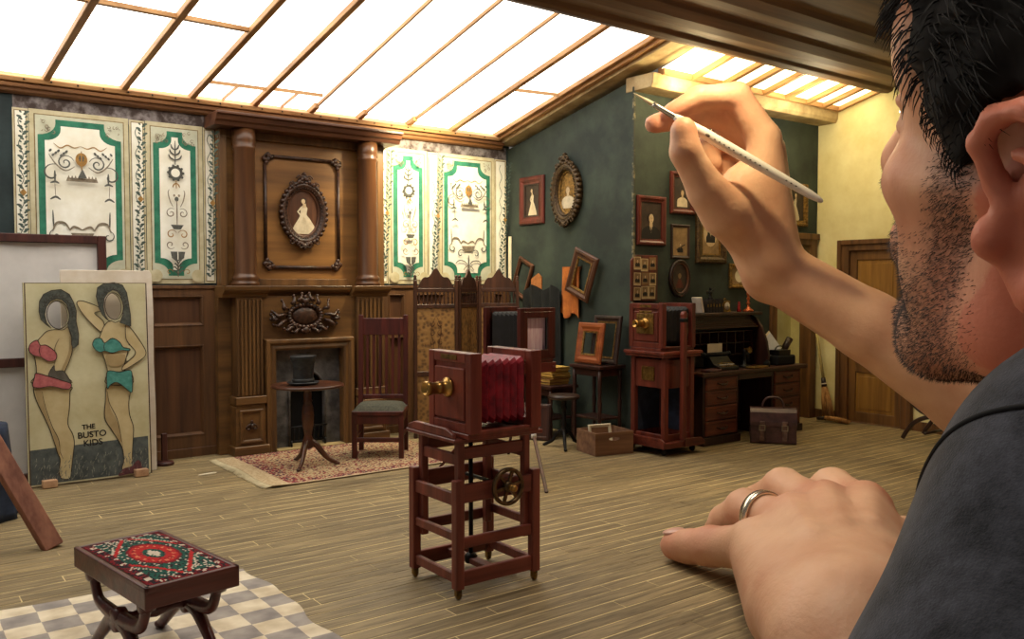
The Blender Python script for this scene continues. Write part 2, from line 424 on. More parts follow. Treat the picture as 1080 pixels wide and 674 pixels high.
# plastered strip of roof between the two skylights
mb = MB(); xa, xb = XR + 0.11, W1 + 0.18
mb.add([(x, Y, sl(Y, d)) for x in (xa, xb) for Y in (BY, RT) for d in (-0.06, 0.08)], [(0, 2, 6, 4), (1, 5, 7, 3), (0, 1, 3, 2), (4, 6, 7, 5), (0, 4, 5, 1), (2, 3, 7, 6)])
struct(mb.build('ceiling_strip', M_plaster))
# alcove skylight
w2 = sroot('window_2')
S0y, S0z, S1y, S1z = 5.60, 3.50, RT, 3.64
xs = [5.98, 6.34, 6.78, 7.08, 7.42, 7.79, 8.17, 8.52]
xa0, xb0 = W1 + 0.10, W3
ed = [xa0] + xs[1:-1] + [8.47, xb0]
for a, b in zip(ed[:-1], ed[1:]):
    mb = MB(); mb.add([(x, Y, z + d) for x in (a, b) for Y, z in ((S0y, S0z), (S1y, S1z)) for d in (0.03, 0.04)], [(0, 2, 6, 4), (1, 5, 7, 3), (0, 1, 3, 2), (4, 6, 7, 5), (0, 4, 5, 1), (2, 3, 7, 6)])
    mb.build('pane', M_pane2, w2)
for X in ed[1:-1] + [xb0 - 0.03]:
    mb = MB(); mb.beam((X, S0y, S0z), (X, S1y, S1z), 0.055, 0.05); mb.build('muntin', M_rafy, w2, bevel=0.004)
mb = MB(); mb.prism([(S0y + 0.05, S0z - 0.02), (S0y - 0.03, S0z - 0.02), (S0y - 0.03, S0z + 0.04), (S0y + 0.05, S0z + 0.05)], xa0, xb0, 'x'); mb.build('bottom_rail', M_raf, w2, bevel=0.004)
mb = MB(); mb.prism([(W2 + 0.1, 3.36), (5.63, 3.36), (5.61, 3.40), (5.60, 3.49), (W2 + 0.1, 3.50)], W1 - 0.01, W3, 'x'); mb.build('sill', M_plaster, w2, bevel=0.006)
# ridge beam and the boarded ceiling towards the open front
mb = MB()
mb.prism([(5.10, 3.95), (5.10, 3.60), (5.02, 3.585), (4.97, 3.60), (4.95, 3.635), (4.86, 3.625), (4.74, 3.595), (4.62, 3.60), (4.52, 3.635), (4.50, 3.665), (4.36, 3.665), (4.33, 3.63), (4.20, 3.615), (4.06, 3.635), (4.02, 3.67), (3.1, 3.67), (3.1, 3.95)], 1.2, W3, 'x')
struct(mb.build('ceiling', M_ceil, bevel=0.008, seg=2))

# doors
M_dframe = wood('door_frame_wood', (122, 84, 48), (74, 48, 28), 'z', 0.5)
M_dpan = wood('door_panel_oak', (168, 124, 58), (118, 82, 38), 'z', 0.45, 6.0)
M_drail = wood('door_rail_wood', (132, 92, 48), (84, 56, 30), 'z', 0.5)
def door_1():
    d = sroot('door_1')
    x = W3 - 0.035
    mb = MB()
    for a, b in ((DYa - 0.12, DYa + .008), (DYb - .008, DYb + 0.13)): mb.box(x, W3 + 0.1, a, b, 0, DYh + 0.1)
    mb.box(x, W3 + 0.1, DYa + .008, DYb - .008, DYh - .008, DYh + 0.1); mb.box(x + .03, W3 + .1, DYa + .008, DYb - .008, -.01, .012)
    for a, b in ((DYa - 0.12, DYa - 0.07), (DYb + 0.08, DYb + 0.13)): mb.box(x - 0.02, x, a, b, 0, DYh + 0.115)
    mb.box(x - 0.02, x, DYa - 0.07, DYb + 0.08, DYh + 0.06, DYh + 0.115)
    mb.build('door_frame', M_dframe, d, bevel=0.006)
    mb = MB(); xl = W3 + 0.0
    mb.box(xl + 0.02, xl + 0.05, DYa, DYb, 0.01, DYh)
    for a, b in ((DYa, DYa + 0.09), (DYb - 0.09, DYb)): mb.box(xl, xl + 0.02, a, b, 0.01, DYh)
    for z0, z1 in ((0.01, 0.12), (0.56, 0.69), (DYh - 0.11, DYh)): mb.box(xl, xl + 0.02, DYa + 0.09, DYb - 0.09, z0, z1)
    leaf = mb.build('door_leaf', M_drail, d, bevel=0.004)
    for z0, z1 in ((0.12, 0.56), (0.69, DYh - 0.11)):
        mb = MB(); mb.prism([(DYa + 0.09, z0), (DYb - 0.09, z0), (DYb - 0.09, z1), (DYa + 0.09, z1)], xl + 0.012, xl + 0.022, 'x')
        mb.prism([(DYa + 0.13, z0 + 0.04), (DYb - 0.13, z0 + 0.04), (DYb - 0.13, z1 - 0.04), (DYa + 0.13, z1 - 0.04)], xl + 0.002, xl + 0.014, 'x')
        mb.build('door_panel', M_dpan, leaf, bevel=0.008)
    mb = MB(); mb.ell((xl - 0.03, DYa + 0.05, 0.98), 0.03); mb.tube([(xl, DYa + 0.05, 0.98), (xl - 0.03, DYa + 0.05, 0.98)], 0.012)
    mb.build('door_knob', M_brass, leaf)
door_1()
def door_2():
    d = sroot('door_2')
    mb = MB(); y0 = W2 - 0.03
    for a, b in ((D2a - 0.10, D2a + .008), (D2b - .008, D2b + 0.11)): mb.box(a, b, y0, W2 + 0.115, 0, D2h + 0.1)
    mb.box(D2a + .008, D2b - .008, y0, W2 + 0.115, D2h - .008, D2h + 0.1)
    mb.box(D2a - 0.12, D2b + 0.13, y0 - 0.02, y0, D2h + 0.05, D2h + 0.12)
    mb.build('door_frame', M_dframe, d, bevel=0.006)
door_2()
mb = MB(); mb.box(W3 - 0.02, W3, DYb + 0.13, W2, 0, 0.1); mb.box(W3 - 0.02, W3, 2.4, DYa - 0.12, 0, 0.1)
struct(mb.build('baseboard_right', M_dframe, bevel=0.004))
# ---------------------------------------------------------------- painted wall papers
M_pap = mat('aged_ivory_paper', (242, 240, 230), 0.85, dark=(222, 216, 196), scale=3.5, detail=8)
M_papedge = mat('tan_paper_margin', (206, 198, 168), 0.85, dark=(178, 166, 130), scale=7, detail=8)
M_papln = mat('brown_paper_rule', (150, 126, 84), 0.85, var=0.3, scale=20)
M_pgreen = mat('marbled_green_border', (56, 130, 102), 0.8, dark=(34, 96, 76), scale=12, detail=9)
M_pgrey = mat('grey_green_paper_ground', (206, 206, 186), 0.85, dark=(176, 176, 152), scale=5, detail=8)
M_ink = mat('sepia_ornament_ink', (146, 132, 112), 0.85, var=0.3, scale=30)
M_inkd = mat('dark_ornament_ink', (98, 98, 92), 0.85, var=0.3, scale=30)
M_inko = mat('ochre_ornament_ink', (176, 132, 70), 0.85, var=0.3, scale=30)
M_leaf = mat('grey_green_leaf_ink', (88, 104, 94), 0.85, var=0.3, scale=40)
PZ0, PZ1 = 1.545, 2.945
def notch(w, h, a, b, r, n=6):
    """border outline with scooped shoulders, centred on x, from z=-h/2 to h/2"""
    right = [(w / 2, 0), (w / 2, h / 2 - b)]
    right += [(w / 2 - a * math.sin(pi / 2 * i / n), h / 2 - b + b * (1 - math.cos(pi / 2 * i / n)) * 0.75) for i in range(1, n + 1)]
    right += [(w / 2 - a, h / 2), (0, h / 2)]
    top = right + [(-x, z) for x, z in right[::-1][1:]]
    return top + [(x, -z) for x, z in top[::-1][1:-1]]
def arabesque_tall(F, zc):
    """narrow panel: stacked candelabrum ornament"""
    L = lambda p, w=0.008, m=1: F.line(smoothpts(p, 5), w, m)
    z = lambda v: zc + v
    def both(p, w=0.008, m=1): L(p, w, m); L([(-x, q) for x, q in p], w, m)
    def bsp(c, r0, r1, a0, a1, w=0.008, m=1):
        s = spiral(c, r0, r1, a0, a1); F.line(s, w, m); F.line([(-x, q) for x, q in s], w, m)
    for i, v in enumerate((0.50, 0.455, 0.41)):
        both([(0, z(v - .03)), (.025 + .008 * i, z(v - .01)), (.035 + .01 * i, z(v + .02))], .014, 2)
    L([(0, z(.34)), (0, z(.55))], .012, 2)
    F.oval((0, z(.27)), .062, .062, 2); F.oval((0, z(.27)), .038, .038, 0)
    for k in range(10): F.oval((.064 * math.cos(k * .628), z(.27) + .064 * math.sin(k * .628)), .012, .012, 2, 7)
    both([(0, z(.18)), (.02, z(.165)), (.03, z(.14))], .012, 3); L([(0, z(.2)), (0, z(.13))], .01, 3)
    both([(.03, z(-.03)), (.055, z(.02)), (.07, z(.09)), (.062, z(.12))], .010, 1)
    F.oval((0, z(.04)), .018, .022, 2, 9); F.oval((-.02, z(.07)), .01, .012, 1, 8); F.oval((.02, z(.07)), .01, .012, 1, 8)
    bsp((.05, z(-.085)), .045, .006, pi * .7, -pi * 1.9, .010, 1)
    L([(0, z(-.2)), (0, z(.03))], .012, 1)
    F.poly([(-.055, z(-.185)), (.055, z(-.185)), (.03, z(-.225)), (-.03, z(-.225))], 2)
    bsp((.05, z(-.27)), .045, .006, pi * .9, -pi * 1.4, .010, 3)
    bsp((.06, z(-.36)), .04, .006, -pi * .8, pi * 1.5, .010, 1)
    F.poly([(-.062, z(-.42)), (.062, z(-.42)), (.052, z(-.475)), (.02, z(-.5)), (-.02, z(-.5)), (-.052, z(-.475))], 2)
    F.rect(-.004, .004, z(-.49), z(-.42), 0)
    L([(0, z(-.64)), (0, z(-.5))], .014, 1)
    for i in range(4): both([(0, z(-.62 + i * .03)), (.03 - i * .004, z(-.585 + i * .03)), (.05 - .008 * i, z(-.59 + i * .03))], .012, 2)
    bsp((.075, z(-.6)), .03, .005, pi, -pi * .9, .007, 3)
def arabesque_wide(F, G, zt):
    z = lambda v: zt + v * .86
    def both(p, w=0.01, m=1):
        s = smoothpts(p, 5); F.line(s, w, m); F.line([(-x, q) for x, q in s], w, m)
    def bsp(c, r0, r1, a0, a1, w=0.01, m=1):
        s = spiral(c, r0, r1, a0, a1); F.line(s, w, m); F.line([(-x, q) for x, q in s], w, m)
    both([(0, z(.0)), (.05, z(-.02)), (.1, z(.0)), (.15, z(-.03)), (.2, z(.01))], .009, 3)
    for k in range(7): both([(.1 + .02 * k, z(-.05 - .02 * (k % 3))), (.115 + .02 * k, z(-.075 - .02 * (k % 3)))], .018, 2)
    F.oval((0, z(-.13)), .045, .055, 3); F.oval((0, z(-.12)), .02, .03, 2, 10)
    L = lambda p, w=0.01, m=1: F.line(smoothpts(p, 5), w, m)
    L([(0, z(-.05)), (0, z(-.24))], .014, 3)
    bsp((.12, z(-.17)), .065, .008, pi * .9, -pi * 2.2, .013, 2)
    both([(.05, z(-.2)), (.12, z(-.245)), (.19, z(-.19)), (.24, z(-.1))], .012, 1)
    bsp((.215, z(-.28)), .08, .01, pi * .6, -pi * 1.2, .014, 2)
    both([(.2, z(-.25)), (.2, z(-.36))], .016, 2); both([(.17, z(-.37)), (.2, z(-.355)), (.235, z(-.37))], .018, 2)
    F.poly([(-.12, z(-.345)), (.12, z(-.345)), (.11, z(-.31)), (-.11, z(-.31))], 1)
    for k in range(9): F.poly([(-.1 + .025 * k - .008, z(-.31)), (-.1 + .025 * k + .008, z(-.31)), (-.1 + .025 * k, z(-.285))], 1)
    F.poly([(-.035, z(-.31)), (.035, z(-.31)), (0, z(-.22))], 2)
    both([(.205, z(-.37)), (.2, z(-.5))], .006, 1); both([(.165, z(-.525)), (.2, z(-.5)), (.24, z(-.525))], .018, 2)
    F = G
    # lower candelabra
    both([(.215, z(-.62)), (.21, z(-.8))], .012, 2)
    both([(0, z(-.8)), (.06, z(-.77)), (.09, z(-.80))], .018, 1)
    both([(.09, z(-.81)), (.13, z(-.74)), (.19, z(-.74)), (.22, z(-.82))], .018, 1)
    bsp((.2, z(-.86)), .05, .008, pi * .4, -pi * 1.6, .012, 2)
    F.poly([(-.09, z(-.83)), (.09, z(-.83)), (.05, z(-.9)), (-.05, z(-.9))], 1)
    bsp((.1, z(-.93)), .05, .008, pi, -pi * 1.1, .011, 2)
    both([(0, z(-1.1)), (.05, z(-1.03)), (.13, z(-1.02)), (.17, z(-1.06))], .012, 2)
    L([(0, z(-1.13)), (0, z(-.95))], .018, 2)
    both([(0, z(-1.08)), (.04, z(-1.1)), (.07, z(-1.14))], .013, 1)
def paper_panel(x0, x1, wide, label):
    cx = (x0 + x1) / 2; w = x1 - x0; h = PZ1 - PZ0; zc = (PZ0 + PZ1) / 2
    t = thing('painted_wallpaper', label, 'wallpaper', (cx, BY - 0.008, zc), 0, 'painted paper panels on the back wall')
    mb = MB(); mb.box(-w / 2, w / 2, 0, 0.005, -h / 2, h / 2); mb.build('paper_margin', M_papedge, t)
    F = Flat(0.02); iw, ih = w - 0.07, h - 0.07
    F.rect(-iw / 2, iw / 2, -ih / 2, ih / 2, 0); F.rect(-iw / 2 + .008, iw / 2 - .008, -ih / 2 + .008, ih / 2 - .008, 1)
    for sx in (-1, 1):
        for k in range(9):
            a = k / 8
            F.line(spiral((sx * (iw / 2 - .05 - .09 * R.random()), ih / 2 - .04 - .1 * R.random()), .018, .004, R.random() * 6, R.random() * 6 + 5, 10), .006, 2)
        F.oval((sx * (iw / 2 - .03), -ih / 2 + .035), .055, .055, 3, 18)
    F.build('paper_ground', [M_papln, M_pgrey, M_ink, M_papedge], t)
    F = Flat(0.012, -0.003); bw, bh = (w - 0.12, h - 0.14)
    a, b = (0.13, 0.13) if wide else (0.115, 0.11)
    F.poly(notch(bw, bh, a, b, .1), 0); F.build('green_border', [M_pgreen], t)
    F = Flat(0.02, -0.005); th = 0.05
    F.poly(notch(bw - 2 * th, bh - 2 * th, a * .9, b * .95, .1), 0); F.build('paper_field', [M_pap], t)
    F = Flat(0.016, -0.008)
    G = Flat(0.016, -0.008)
    if wide:
        arabesque_wide(F, G, h / 2 - 0.27); G.build('painted_candelabra', [M_pap, M_ink, M_inkd, M_inko], t)
    else: arabesque_tall(F, 0.0)
    F.build('painted_ornament', [M_pap, M_ink, M_inkd, M_inko], t)
    return t
def paper_strip(x0, x1, label):
    cx = (x0 + x1) / 2; w = x1 - x0; h = PZ1 - PZ0 - 0.01
    t = thing('wallpaper_border', label, 'wallpaper border', (cx, BY - 0.009, (PZ0 + PZ1) / 2), 0, 'narrow vine borders on the back wall')
    mb = MB(); mb.box(-w / 2, w / 2, 0, 0.006, -h / 2, h / 2); mb.build('paper_margin', M_papedge, t)
    F = Flat(0.012); F.rect(-w / 2 + .012, w / 2 - .012, -h / 2 + .015, h / 2 - .015, 0); F.rect(-w / 2 + .018, w / 2 - .018, -h / 2 + .022, h / 2 - .022, 1)
    F.build('paper_field', [M_papln, M_pap], t)
    F = Flat(0.02, -0.003); n = 34
    F.line([(0.016 * math.sin(i * 0.55), -h / 2 + .06 + (h - .12) * i / 80) for i in range(81)], 0.006, 0, taper=False)
    for i in range(n):
        z = -h / 2 + .07 + (h - .14) * i / (n - 1); s = 1 if i % 2 else -1
        if i == 17: F.poly([(0, z - .03), (.025, z), (0, z + .03), (-.025, z)], 1); continue
        for q in range(2):
            F.oval((s * (.014 + .010 * q) + .006 * math.sin(i * 2.1), z + .014 * q), .019, .0095, 0, 8, s * (0.7 - .5 * q))
        F.oval((-s * .020, z + .012), .012, .007, 0, 8, -s * .8)
    F.build('painted_vine', [M_leaf, M_inko], t)
paper_strip(0.945, 1.056, 'narrow vine border at the far left end of the wallpaper')
paper_panel(1.060, 1.805, True, 'wide ivory wallpaper panel with green border, above the tall white-filled frame')
paper_strip(1.812, 1.936, 'narrow vine border between the two wallpaper panels left of the fireplace')
paper_panel(1.942, 2.424, False, 'narrow ivory wallpaper panel with green border, just left of the fireplace column')
paper_strip(2.430, 2.53, 'narrow vine border touching the left side of the fireplace overmantel')
paper_strip(4.185, 4.288, 'narrow vine border touching the right side of the fireplace overmantel')
paper_panel(4.294, 4.764, False, 'narrow brightly lit wallpaper panel with green border, just right of the fireplace column')
paper_strip(4.772, 4.904, 'narrow vine border between the two wallpaper panels above the folding screen')
paper_panel(4.910, 5.634, True, 'wide brightly lit wallpaper panel with green border, in the corner above the folding screen')
paper_strip(5.640, 5.80, 'narrow vine border in the corner beside the dark green side wall')

# ---------------------------------------------------------------- fireplace with overmantel
M_fp = wood('chimneypiece_oak', (116, 82, 46), (68, 46, 27), 'z', 0.42, 6.0)
M_fpx = wood('chimneypiece_oak_long', (120, 85, 47), (72, 49, 28), 'x', 0.42, 6.0)
M_ovp = wood('overmantel_panel_oak', (142, 100, 54), (84, 55, 30), 'x', 0.4, 3.6, contrast=(0.3, 0.66))
M_col = wood('red_brown_column', (100, 64, 37), (58, 35, 22), 'z', 0.32, 5.0)
M_soot = mat('grey_firebox_iron', (104, 100, 98), 0.7, dark=(44, 42, 42), scale=6, detail=8)
fp = thing('fireplace', 'carved oak fireplace with fluted pilasters and columned overmantel on the back wall', 'fireplace', (0, 0, 0))
FY = 7.57; B0 = BY - 0.012
def pilaster(x0, x1):
    mb = MB(); f = FY + 0.02
    mb.box(x0, x1, f, B0, 0.52, 1.42)
    n = 6; w = (x1 - x0) / (n * 2 + 1)
    for i in range(n + 1):
        a = x0 + i * 2 * w; mb.box(a, a + w, f - 0.02, f, 0.54, 1.40)
    p = mb.build('pilaster', M_fp, fp, bevel=0.004)
    mb = MB(); mb.box(x0 - 0.025, x1 + 0.025, FY - 0.02, B0, 0.46, 0.53); mb.box(x0 - 0.012, x1 + 0.012, FY - 0.005, B0, 0.435, 0.46)
    mb.box(x0 - 0.02, x1 + 0.02, FY, B0, 0.08, 0.44); mb.box(x0 - 0.045, x1 + 0.045, FY - 0.03, B0, 0, 0.085)
    xc = (x0 + x1) / 2; pw = x1 - x0
    mb.ring([(x + xc, z + 0.262, nx, nz) for x, z, nx, nz in rect_path(pw - 0.02, 0.30)], [(0, FY - 0.002), (0, FY - 0.018), (-0.02, FY - 0.018), (-0.034, FY - 0.002)])
    base = mb.build('pilaster_base', M_fpx, fp, bevel=0.005)
    mb = MB()
    mb.ell((xc, FY - 0.02, 0.262), (0.016, 0.02, 0.026)); mb.ell((xc, FY - 0.016, 0.30), (0.012, 0.014, 0.02))
    for s in (-1, 1):
        mb.tube(smoothpts([(xc, FY - 0.015, 0.285), (xc + s * 0.03, FY - 0.018, 0.275), (xc + s * 0.05, FY - 0.014, 0.25), (xc + s * 0.04, FY - 0.012, 0.235)], 5), 0.008, 6)
        mb.ell((xc + s * 0.028, FY - 0.014, 0.236), (0.018, 0.012, 0.012))
    mb.build('carved_rosette', M_carve, base)
pilaster(2.62, 2.855); pilaster(3.80, 4.09)
# breast with the moulded fireplace opening
mb = MB(); f = FY + 0.05
mb.box(2.50, 2.62, FY + 0.16, B0, 0, 1.43); mb.box(4.09, 4.14, FY + 0.16, B0, 0, 1.43)
mb.box(2.855, 3.80, f, B0, 1.0, 1.43); mb.box(2.855, 2.985, f, B0, 0, 1.0); mb.box(3.655, 3.80, f, B0, 0, 1.0)
mb.build('breast_panel', M_fpx, fp, bevel=0.003)
mb = MB()
P = [(2.985, 0, 0, 0), (2.985, 0.93, 0, 0), (3.655, 0.93, 0, 0), (3.655, 0, 0, 0)]
path = [(2.985, 0.0, -1, 0), (2.985, 0.93, -1, 1), (3.655, 0.93, 1, 1), (3.655, 0.0, 1, 0)]
mb.ring(path, [(0.0, f), (0.0, f - 0.03), (0.02, f - 0.045), (0.05, f - 0.035), (0.07, f - 0.06), (0.10, f - 0.06), (0.11, f)], closed=False)
mb.build('opening_moulding', M_fp, fp, bevel=0.003)
# firebox: iron arch plate, dark cavity, grate and ember scraps
mb = MB(); yb = f + 0.06
arch = [(3.14, 0.0), (3.14, 0.52)] + [(3.32 - 0.18 * math.cos(pi * i / 14), 0.52 + 0.2 * math.sin(pi * i / 14)) for i in range(1, 14)] + [(3.50, 0.52), (3.50, 0.0)]
outer = [(2.985, 0.0), (2.985, 0.93), (3.655, 0.93), (3.655, 0.0)]
k = len(arch); ring_o = []
for x, z in arch:
    if z <= 0.001: ring_o.append((2.985 if x < 3.3 else 3.655, 0.0))
    elif z <= 0.53: ring_o.append((2.985 if x < 3.3 else 3.655, 0.62))
    else: ring_o.append((2.985 + (x - 3.14) / 0.36 * 0.67, 0.93))
vs = [(x, yb, z) for x, z in arch] + [(x, yb, z) for x, z in ring_o] + [(x, yb + 0.06, z) for x, z in arch]
fs = [(i, i + 1, k + i + 1, k + i) for i in range(k - 1)] + [(i + 1, i, 2 * k + i, 2 * k + i + 1) for i in range(k - 1)]
mb.add(vs, fs)
mb.tube([(x, yb - 0.006, z) for x, z in arch], 0.012, 6)
mb.build('iron_arch_plate', M_soot, fp)
mb = MB(); mb.box(2.985, 3.655, B0 - 0.012, B0, 0, 0.93); mb.box(2.985, 3.0, yb + .06, B0, 0, .93); mb.box(3.64, 3.655, yb + .06, B0, 0, .93)
mb.build('firebox_back', M_black, fp)
mb = MB(); mb.box(2.985, 3.655, FY - 0.02, B0, 0.0, 0.012); mb.build('hearth_slab', mat('pale_hearth_slab', (176, 152, 104), 0.8, scale=5), fp)
mb = MB()
for i in range(7): mb.tube([(3.17 + i * 0.05, yb - 0.02, 0.06), (3.17 + i * 0.05, yb - 0.05, 0.20)], 0.007, 6)
mb.tube([(3.14, yb - 0.05, 0.2), (3.5, yb - 0.05, 0.2)], 0.009, 6); mb.tube([(3.14, yb - 0.02, 0.06), (3.5, yb - 0.02, 0.06)], 0.009, 6)
for x in (3.15, 3.49): mb.tube([(x, yb - 0.03, 0.012), (x, yb - 0.03, 0.07)], 0.01, 6)
mb.build('grate', M_iron, fp)
# mantel shelf with breaks over the pilasters
mb = MB()
prof = lambda d: [(B0, 1.42), (FY + 0.10 - d, 1.42), (FY + 0.09 - d, 1.45), (FY + 0.05 - d, 1.47), (FY + 0.03 - d, 1.49), (FY + 0.02 - d, 1.525), (B0, 1.525)]
mb.prism(prof(0.07), 2.50, 2.91, 'x'); mb.prism(prof(0.01), 2.91, 3.75, 'x'); mb.prism(prof(0.07), 3.75, 4.15, 'x')
mb.build('mantel_shelf', M_fpx, fp, bevel=0.004)
# overmantel
mb = MB(); oy = 7.78
mb.box(2.535, 4.18, oy, B0, 1.525, 2.93); mb.build('overmantel_panel', M_ovp, fp)
mb = MB()
for a, b in ((2.535, 2.60), (4.11, 4.18)): mb.box(a, b, oy - 0.05, oy, 1.525, 2.93)
mb.box(2.60, 4.11, oy - 0.035, oy, 2.86, 2.93); mb.box(2.86, 3.80, oy - 0.02, oy, 1.525, 1.59)
mb.build('overmantel_frame', M_fp, fp, bevel=0.004)
for x in (2.735, 3.965):
    mb = MB(); cy = oy - 0.11
    pr = [(0.125, 1.527), (0.125, 1.555), (0.11, 1.565), (0.118, 1.585), (0.118, 1.605), (0.104, 1.62), (0.098, 1.64), (0.100, 2.2), (0.094, 2.74), (0.102, 2.755), (0.102, 2.775), (0.094, 2.785), (0.102, 2.82), (0.102, 2.93)]
    mb.lathe(pr, 28, (x, cy, 0)); mb.build('column', M_col, fp)
mb = MB()
pc = [(B0, 2.93), (oy - 0.22, 2.93), (oy - 0.235, 2.96), (oy - 0.26, 2.975), (oy - 0.275, 3.01), (oy - 0.30, 3.02), (oy - 0.30, 3.04), (B0, 3.04)]
mb.prism(pc, 2.44, 4.27, 'x'); mb.build('overmantel_cornice', wood('overmantel_cornice_wood', (104, 66, 44), (60, 34, 26), 'x', 0.4), fp, bevel=0.003)
# applied rope moulding with scrolled corners
mb = MB(); my = oy - 0.012; X0, X1, Z0, Z1 = 2.965, 3.70, 1.70, 2.73; g = 0.07
for p, q in (((X0 + g, Z0), (X1 - g, Z0)), ((X0 + g, Z1), (X1 - g, Z1)), ((X0, Z0 + g), (X0, Z1 - g)), ((X1, Z0 + g), (X1, Z1 - g))):
    mb.tube([(p[0], my, p[1]), (q[0], my, q[1])], 0.017, 8)
for cx, sx in ((X0, 1), (X1, -1)):
    for cz, sz in ((Z0, 1), (Z1, -1)):
        for (a, b) in ((0.0, 0.035), (0.035, 0.0), (0.03, 0.03), (-0.012, 0.03), (0.03, -0.012), (0.065, 0.01), (0.01, 0.065)):
            mb.ell((cx + sx * a, my - 0.004, cz + sz * b), (0.024, 0.02, 0.024), 8, 6)
        mb.tube([(x, my - 0.012, z) for x, z in spiral((cx + sx * 0.02, cz + sz * 0.02), 0.045, 0.008, 0, 8, 20)], 0.008, 5)
mb.build('applied_moulding', M_carve, fp)
# carved acanthus cartouche over the opening
mb = MB(); cx, cz, cy = 3.275, 1.245, FY + 0.045
rr = random.Random(3)
mb.ell((cx, cy - 0.01, cz), (0.13, 0.03, 0.085), 18, 8)
for k in range(26):
    a = 2 * pi * k / 26
    mb.ell((cx + 0.16 * math.cos(a), cy - 0.018, cz + 0.105 * math.sin(a)), (0.026, 0.024, 0.022), 7, 5)
for s in (-1, 1):
    for (u, v, l, an, wd) in ((0.19, 0.0, 0.16, 0.25, .026), (0.17, 0.05, 0.13, 0.9, .024), (0.19, -0.05, 0.15, -0.35, .026), (0.10, 0.10, 0.10, 1.2, .022), (0.12, -0.11, 0.12, -0.2, .022), (0.25, -0.04, 0.12, 0.5, .022), (0.05, 0.13, 0.08, 1.5, .02), (0.06, -0.13, 0.1, -.4, .02), (0.27, 0.0, 0.1, -0.5, .018)):
        pts = []
        for i in range(7):
            t = i / 6; aa = an + (t - .5) * 1.5 * rr.choice((1, -1))
            pts.append((cx + s * (u + l * t * math.cos(an) + 0.02 * math.sin(t * 5)), cy - 0.025 - 0.02 * math.sin(pi * t), cz + v + l * t * math.sin(an) * .8 + 0.015 * math.cos(t * 6)))
        mb.tube(pts, [wd * (0.4 + 0.8 * math.sin(pi * min(.95, i / 6 + .12))) for i in range(7)], 6, flat=(1.0, .7))
        e = pts[-1]; mb.ell(e, (.016, .016, .016), 6, 5)
    mb.tube([(cx + s * (0.13) + x * s, cy - 0.03, cz - 0.12 + z) for x, z in spiral((0, 0), .05, .01, 0, 9, 20)], .011, 5)
for i, (u, v, r) in enumerate(((0, .135, .035), (-.03, .15, .022), (.03, .15, .022), (0, .175, .022), (0, -.135, .035), (-.035, -.14, .02), (.035, -.14, .02))):
    mb.ell((cx + u, cy - .025, cz + v), (r, r * .8, r), 8, 6)
mb.build('carved_cartouche', M_carve, fp)

# ---------------------------------------------------------------- framed pictures
M_photo_dk = mat('dark_photograph', (66, 50, 40), 0.5, dark=(34, 26, 22), scale=8)
M_photo_md = mat('sepia_photograph', (150, 124, 86), 0.6, dark=(110, 86, 56), scale=9)
M_skinp = mat('pale_printed_figure', (206, 180, 142), 0.6, var=0.15, scale=20)
M_dressp = mat('cream_printed_dress', (214, 198, 168), 0.6, var=0.15, scale=14)
M_suitp = mat('black_printed_suit', (24, 20, 20), 0.6, var=0.2)
M_redfr = wood('red_frame_wood', (104, 42, 32), (60, 23, 18), 'z', 0.35)
M_brfr = wood('brown_frame_wood', (92, 56, 36), (52, 30, 20), 'z', 0.4)
def bust(F, w, h, suit=True, cz=0.0, hair=True, skin=1, cloth=2, dark=3):
    """head-and-shoulders portrait in a w x h picture"""
    s = min(w, h * .8)
    F.poly(smoothpts([(-.34 * s, cz - .48 * s), (-.33 * s, cz - .2 * s), (-.22 * s, cz - .1 * s), (-.08 * s, cz - .05 * s), (.08 * s, cz - .05 * s), (.22 * s, cz - .1 * s), (.33 * s, cz - .2 * s), (.34 * s, cz - .48 * s)], 4), cloth)
    F.poly([(-.05 * s, cz + .05 * s), (.05 * s, cz + .05 * s), (.06 * s, cz - .07 * s), (-.06 * s, cz - .07 * s)], skin)
    if suit:
        F.poly([(-.05 * s, cz - .06 * s), (.05 * s, cz - .06 * s), (.0, cz - .24 * s)], skin)
        F.poly([(-.015 * s, cz - .09 * s), (.015 * s, cz - .09 * s), (.02 * s, cz - .22 * s), (-.02 * s, cz - .22 * s)], dark)
    if hair: F.oval((0, cz + .155 * s), .112 * s, .135 * s, dark)
    F.oval((0, cz + .135 * s), .088 * s, .12 * s, skin)
    for sx in (-1, 1): F.oval((sx * .035 * s, cz + .15 * s), .014 * s, .008 * s, dark, 6)
    F.line([(0, cz + .14 * s), (.008 * s, cz + .1 * s)], .01 * s, dark); F.line([(-.03 * s, cz + .07 * s), (.03 * s, cz + .07 * s)], .012 * s, dark)
class Wide:
    def __init__(s, F, k): s.F = F; s.k = k
    def poly(s, P, m): s.F.poly([(x * s.k, z) for x, z in P], m)
    def line(s, P, *a): s.F.line([(x * s.k, z) for x, z in P], *a)
    def oval(s, c, a, b, m): s.F.oval((c[0] * s.k, c[1]), a * .75 * s.k if s.k > 1 else a, b, m)
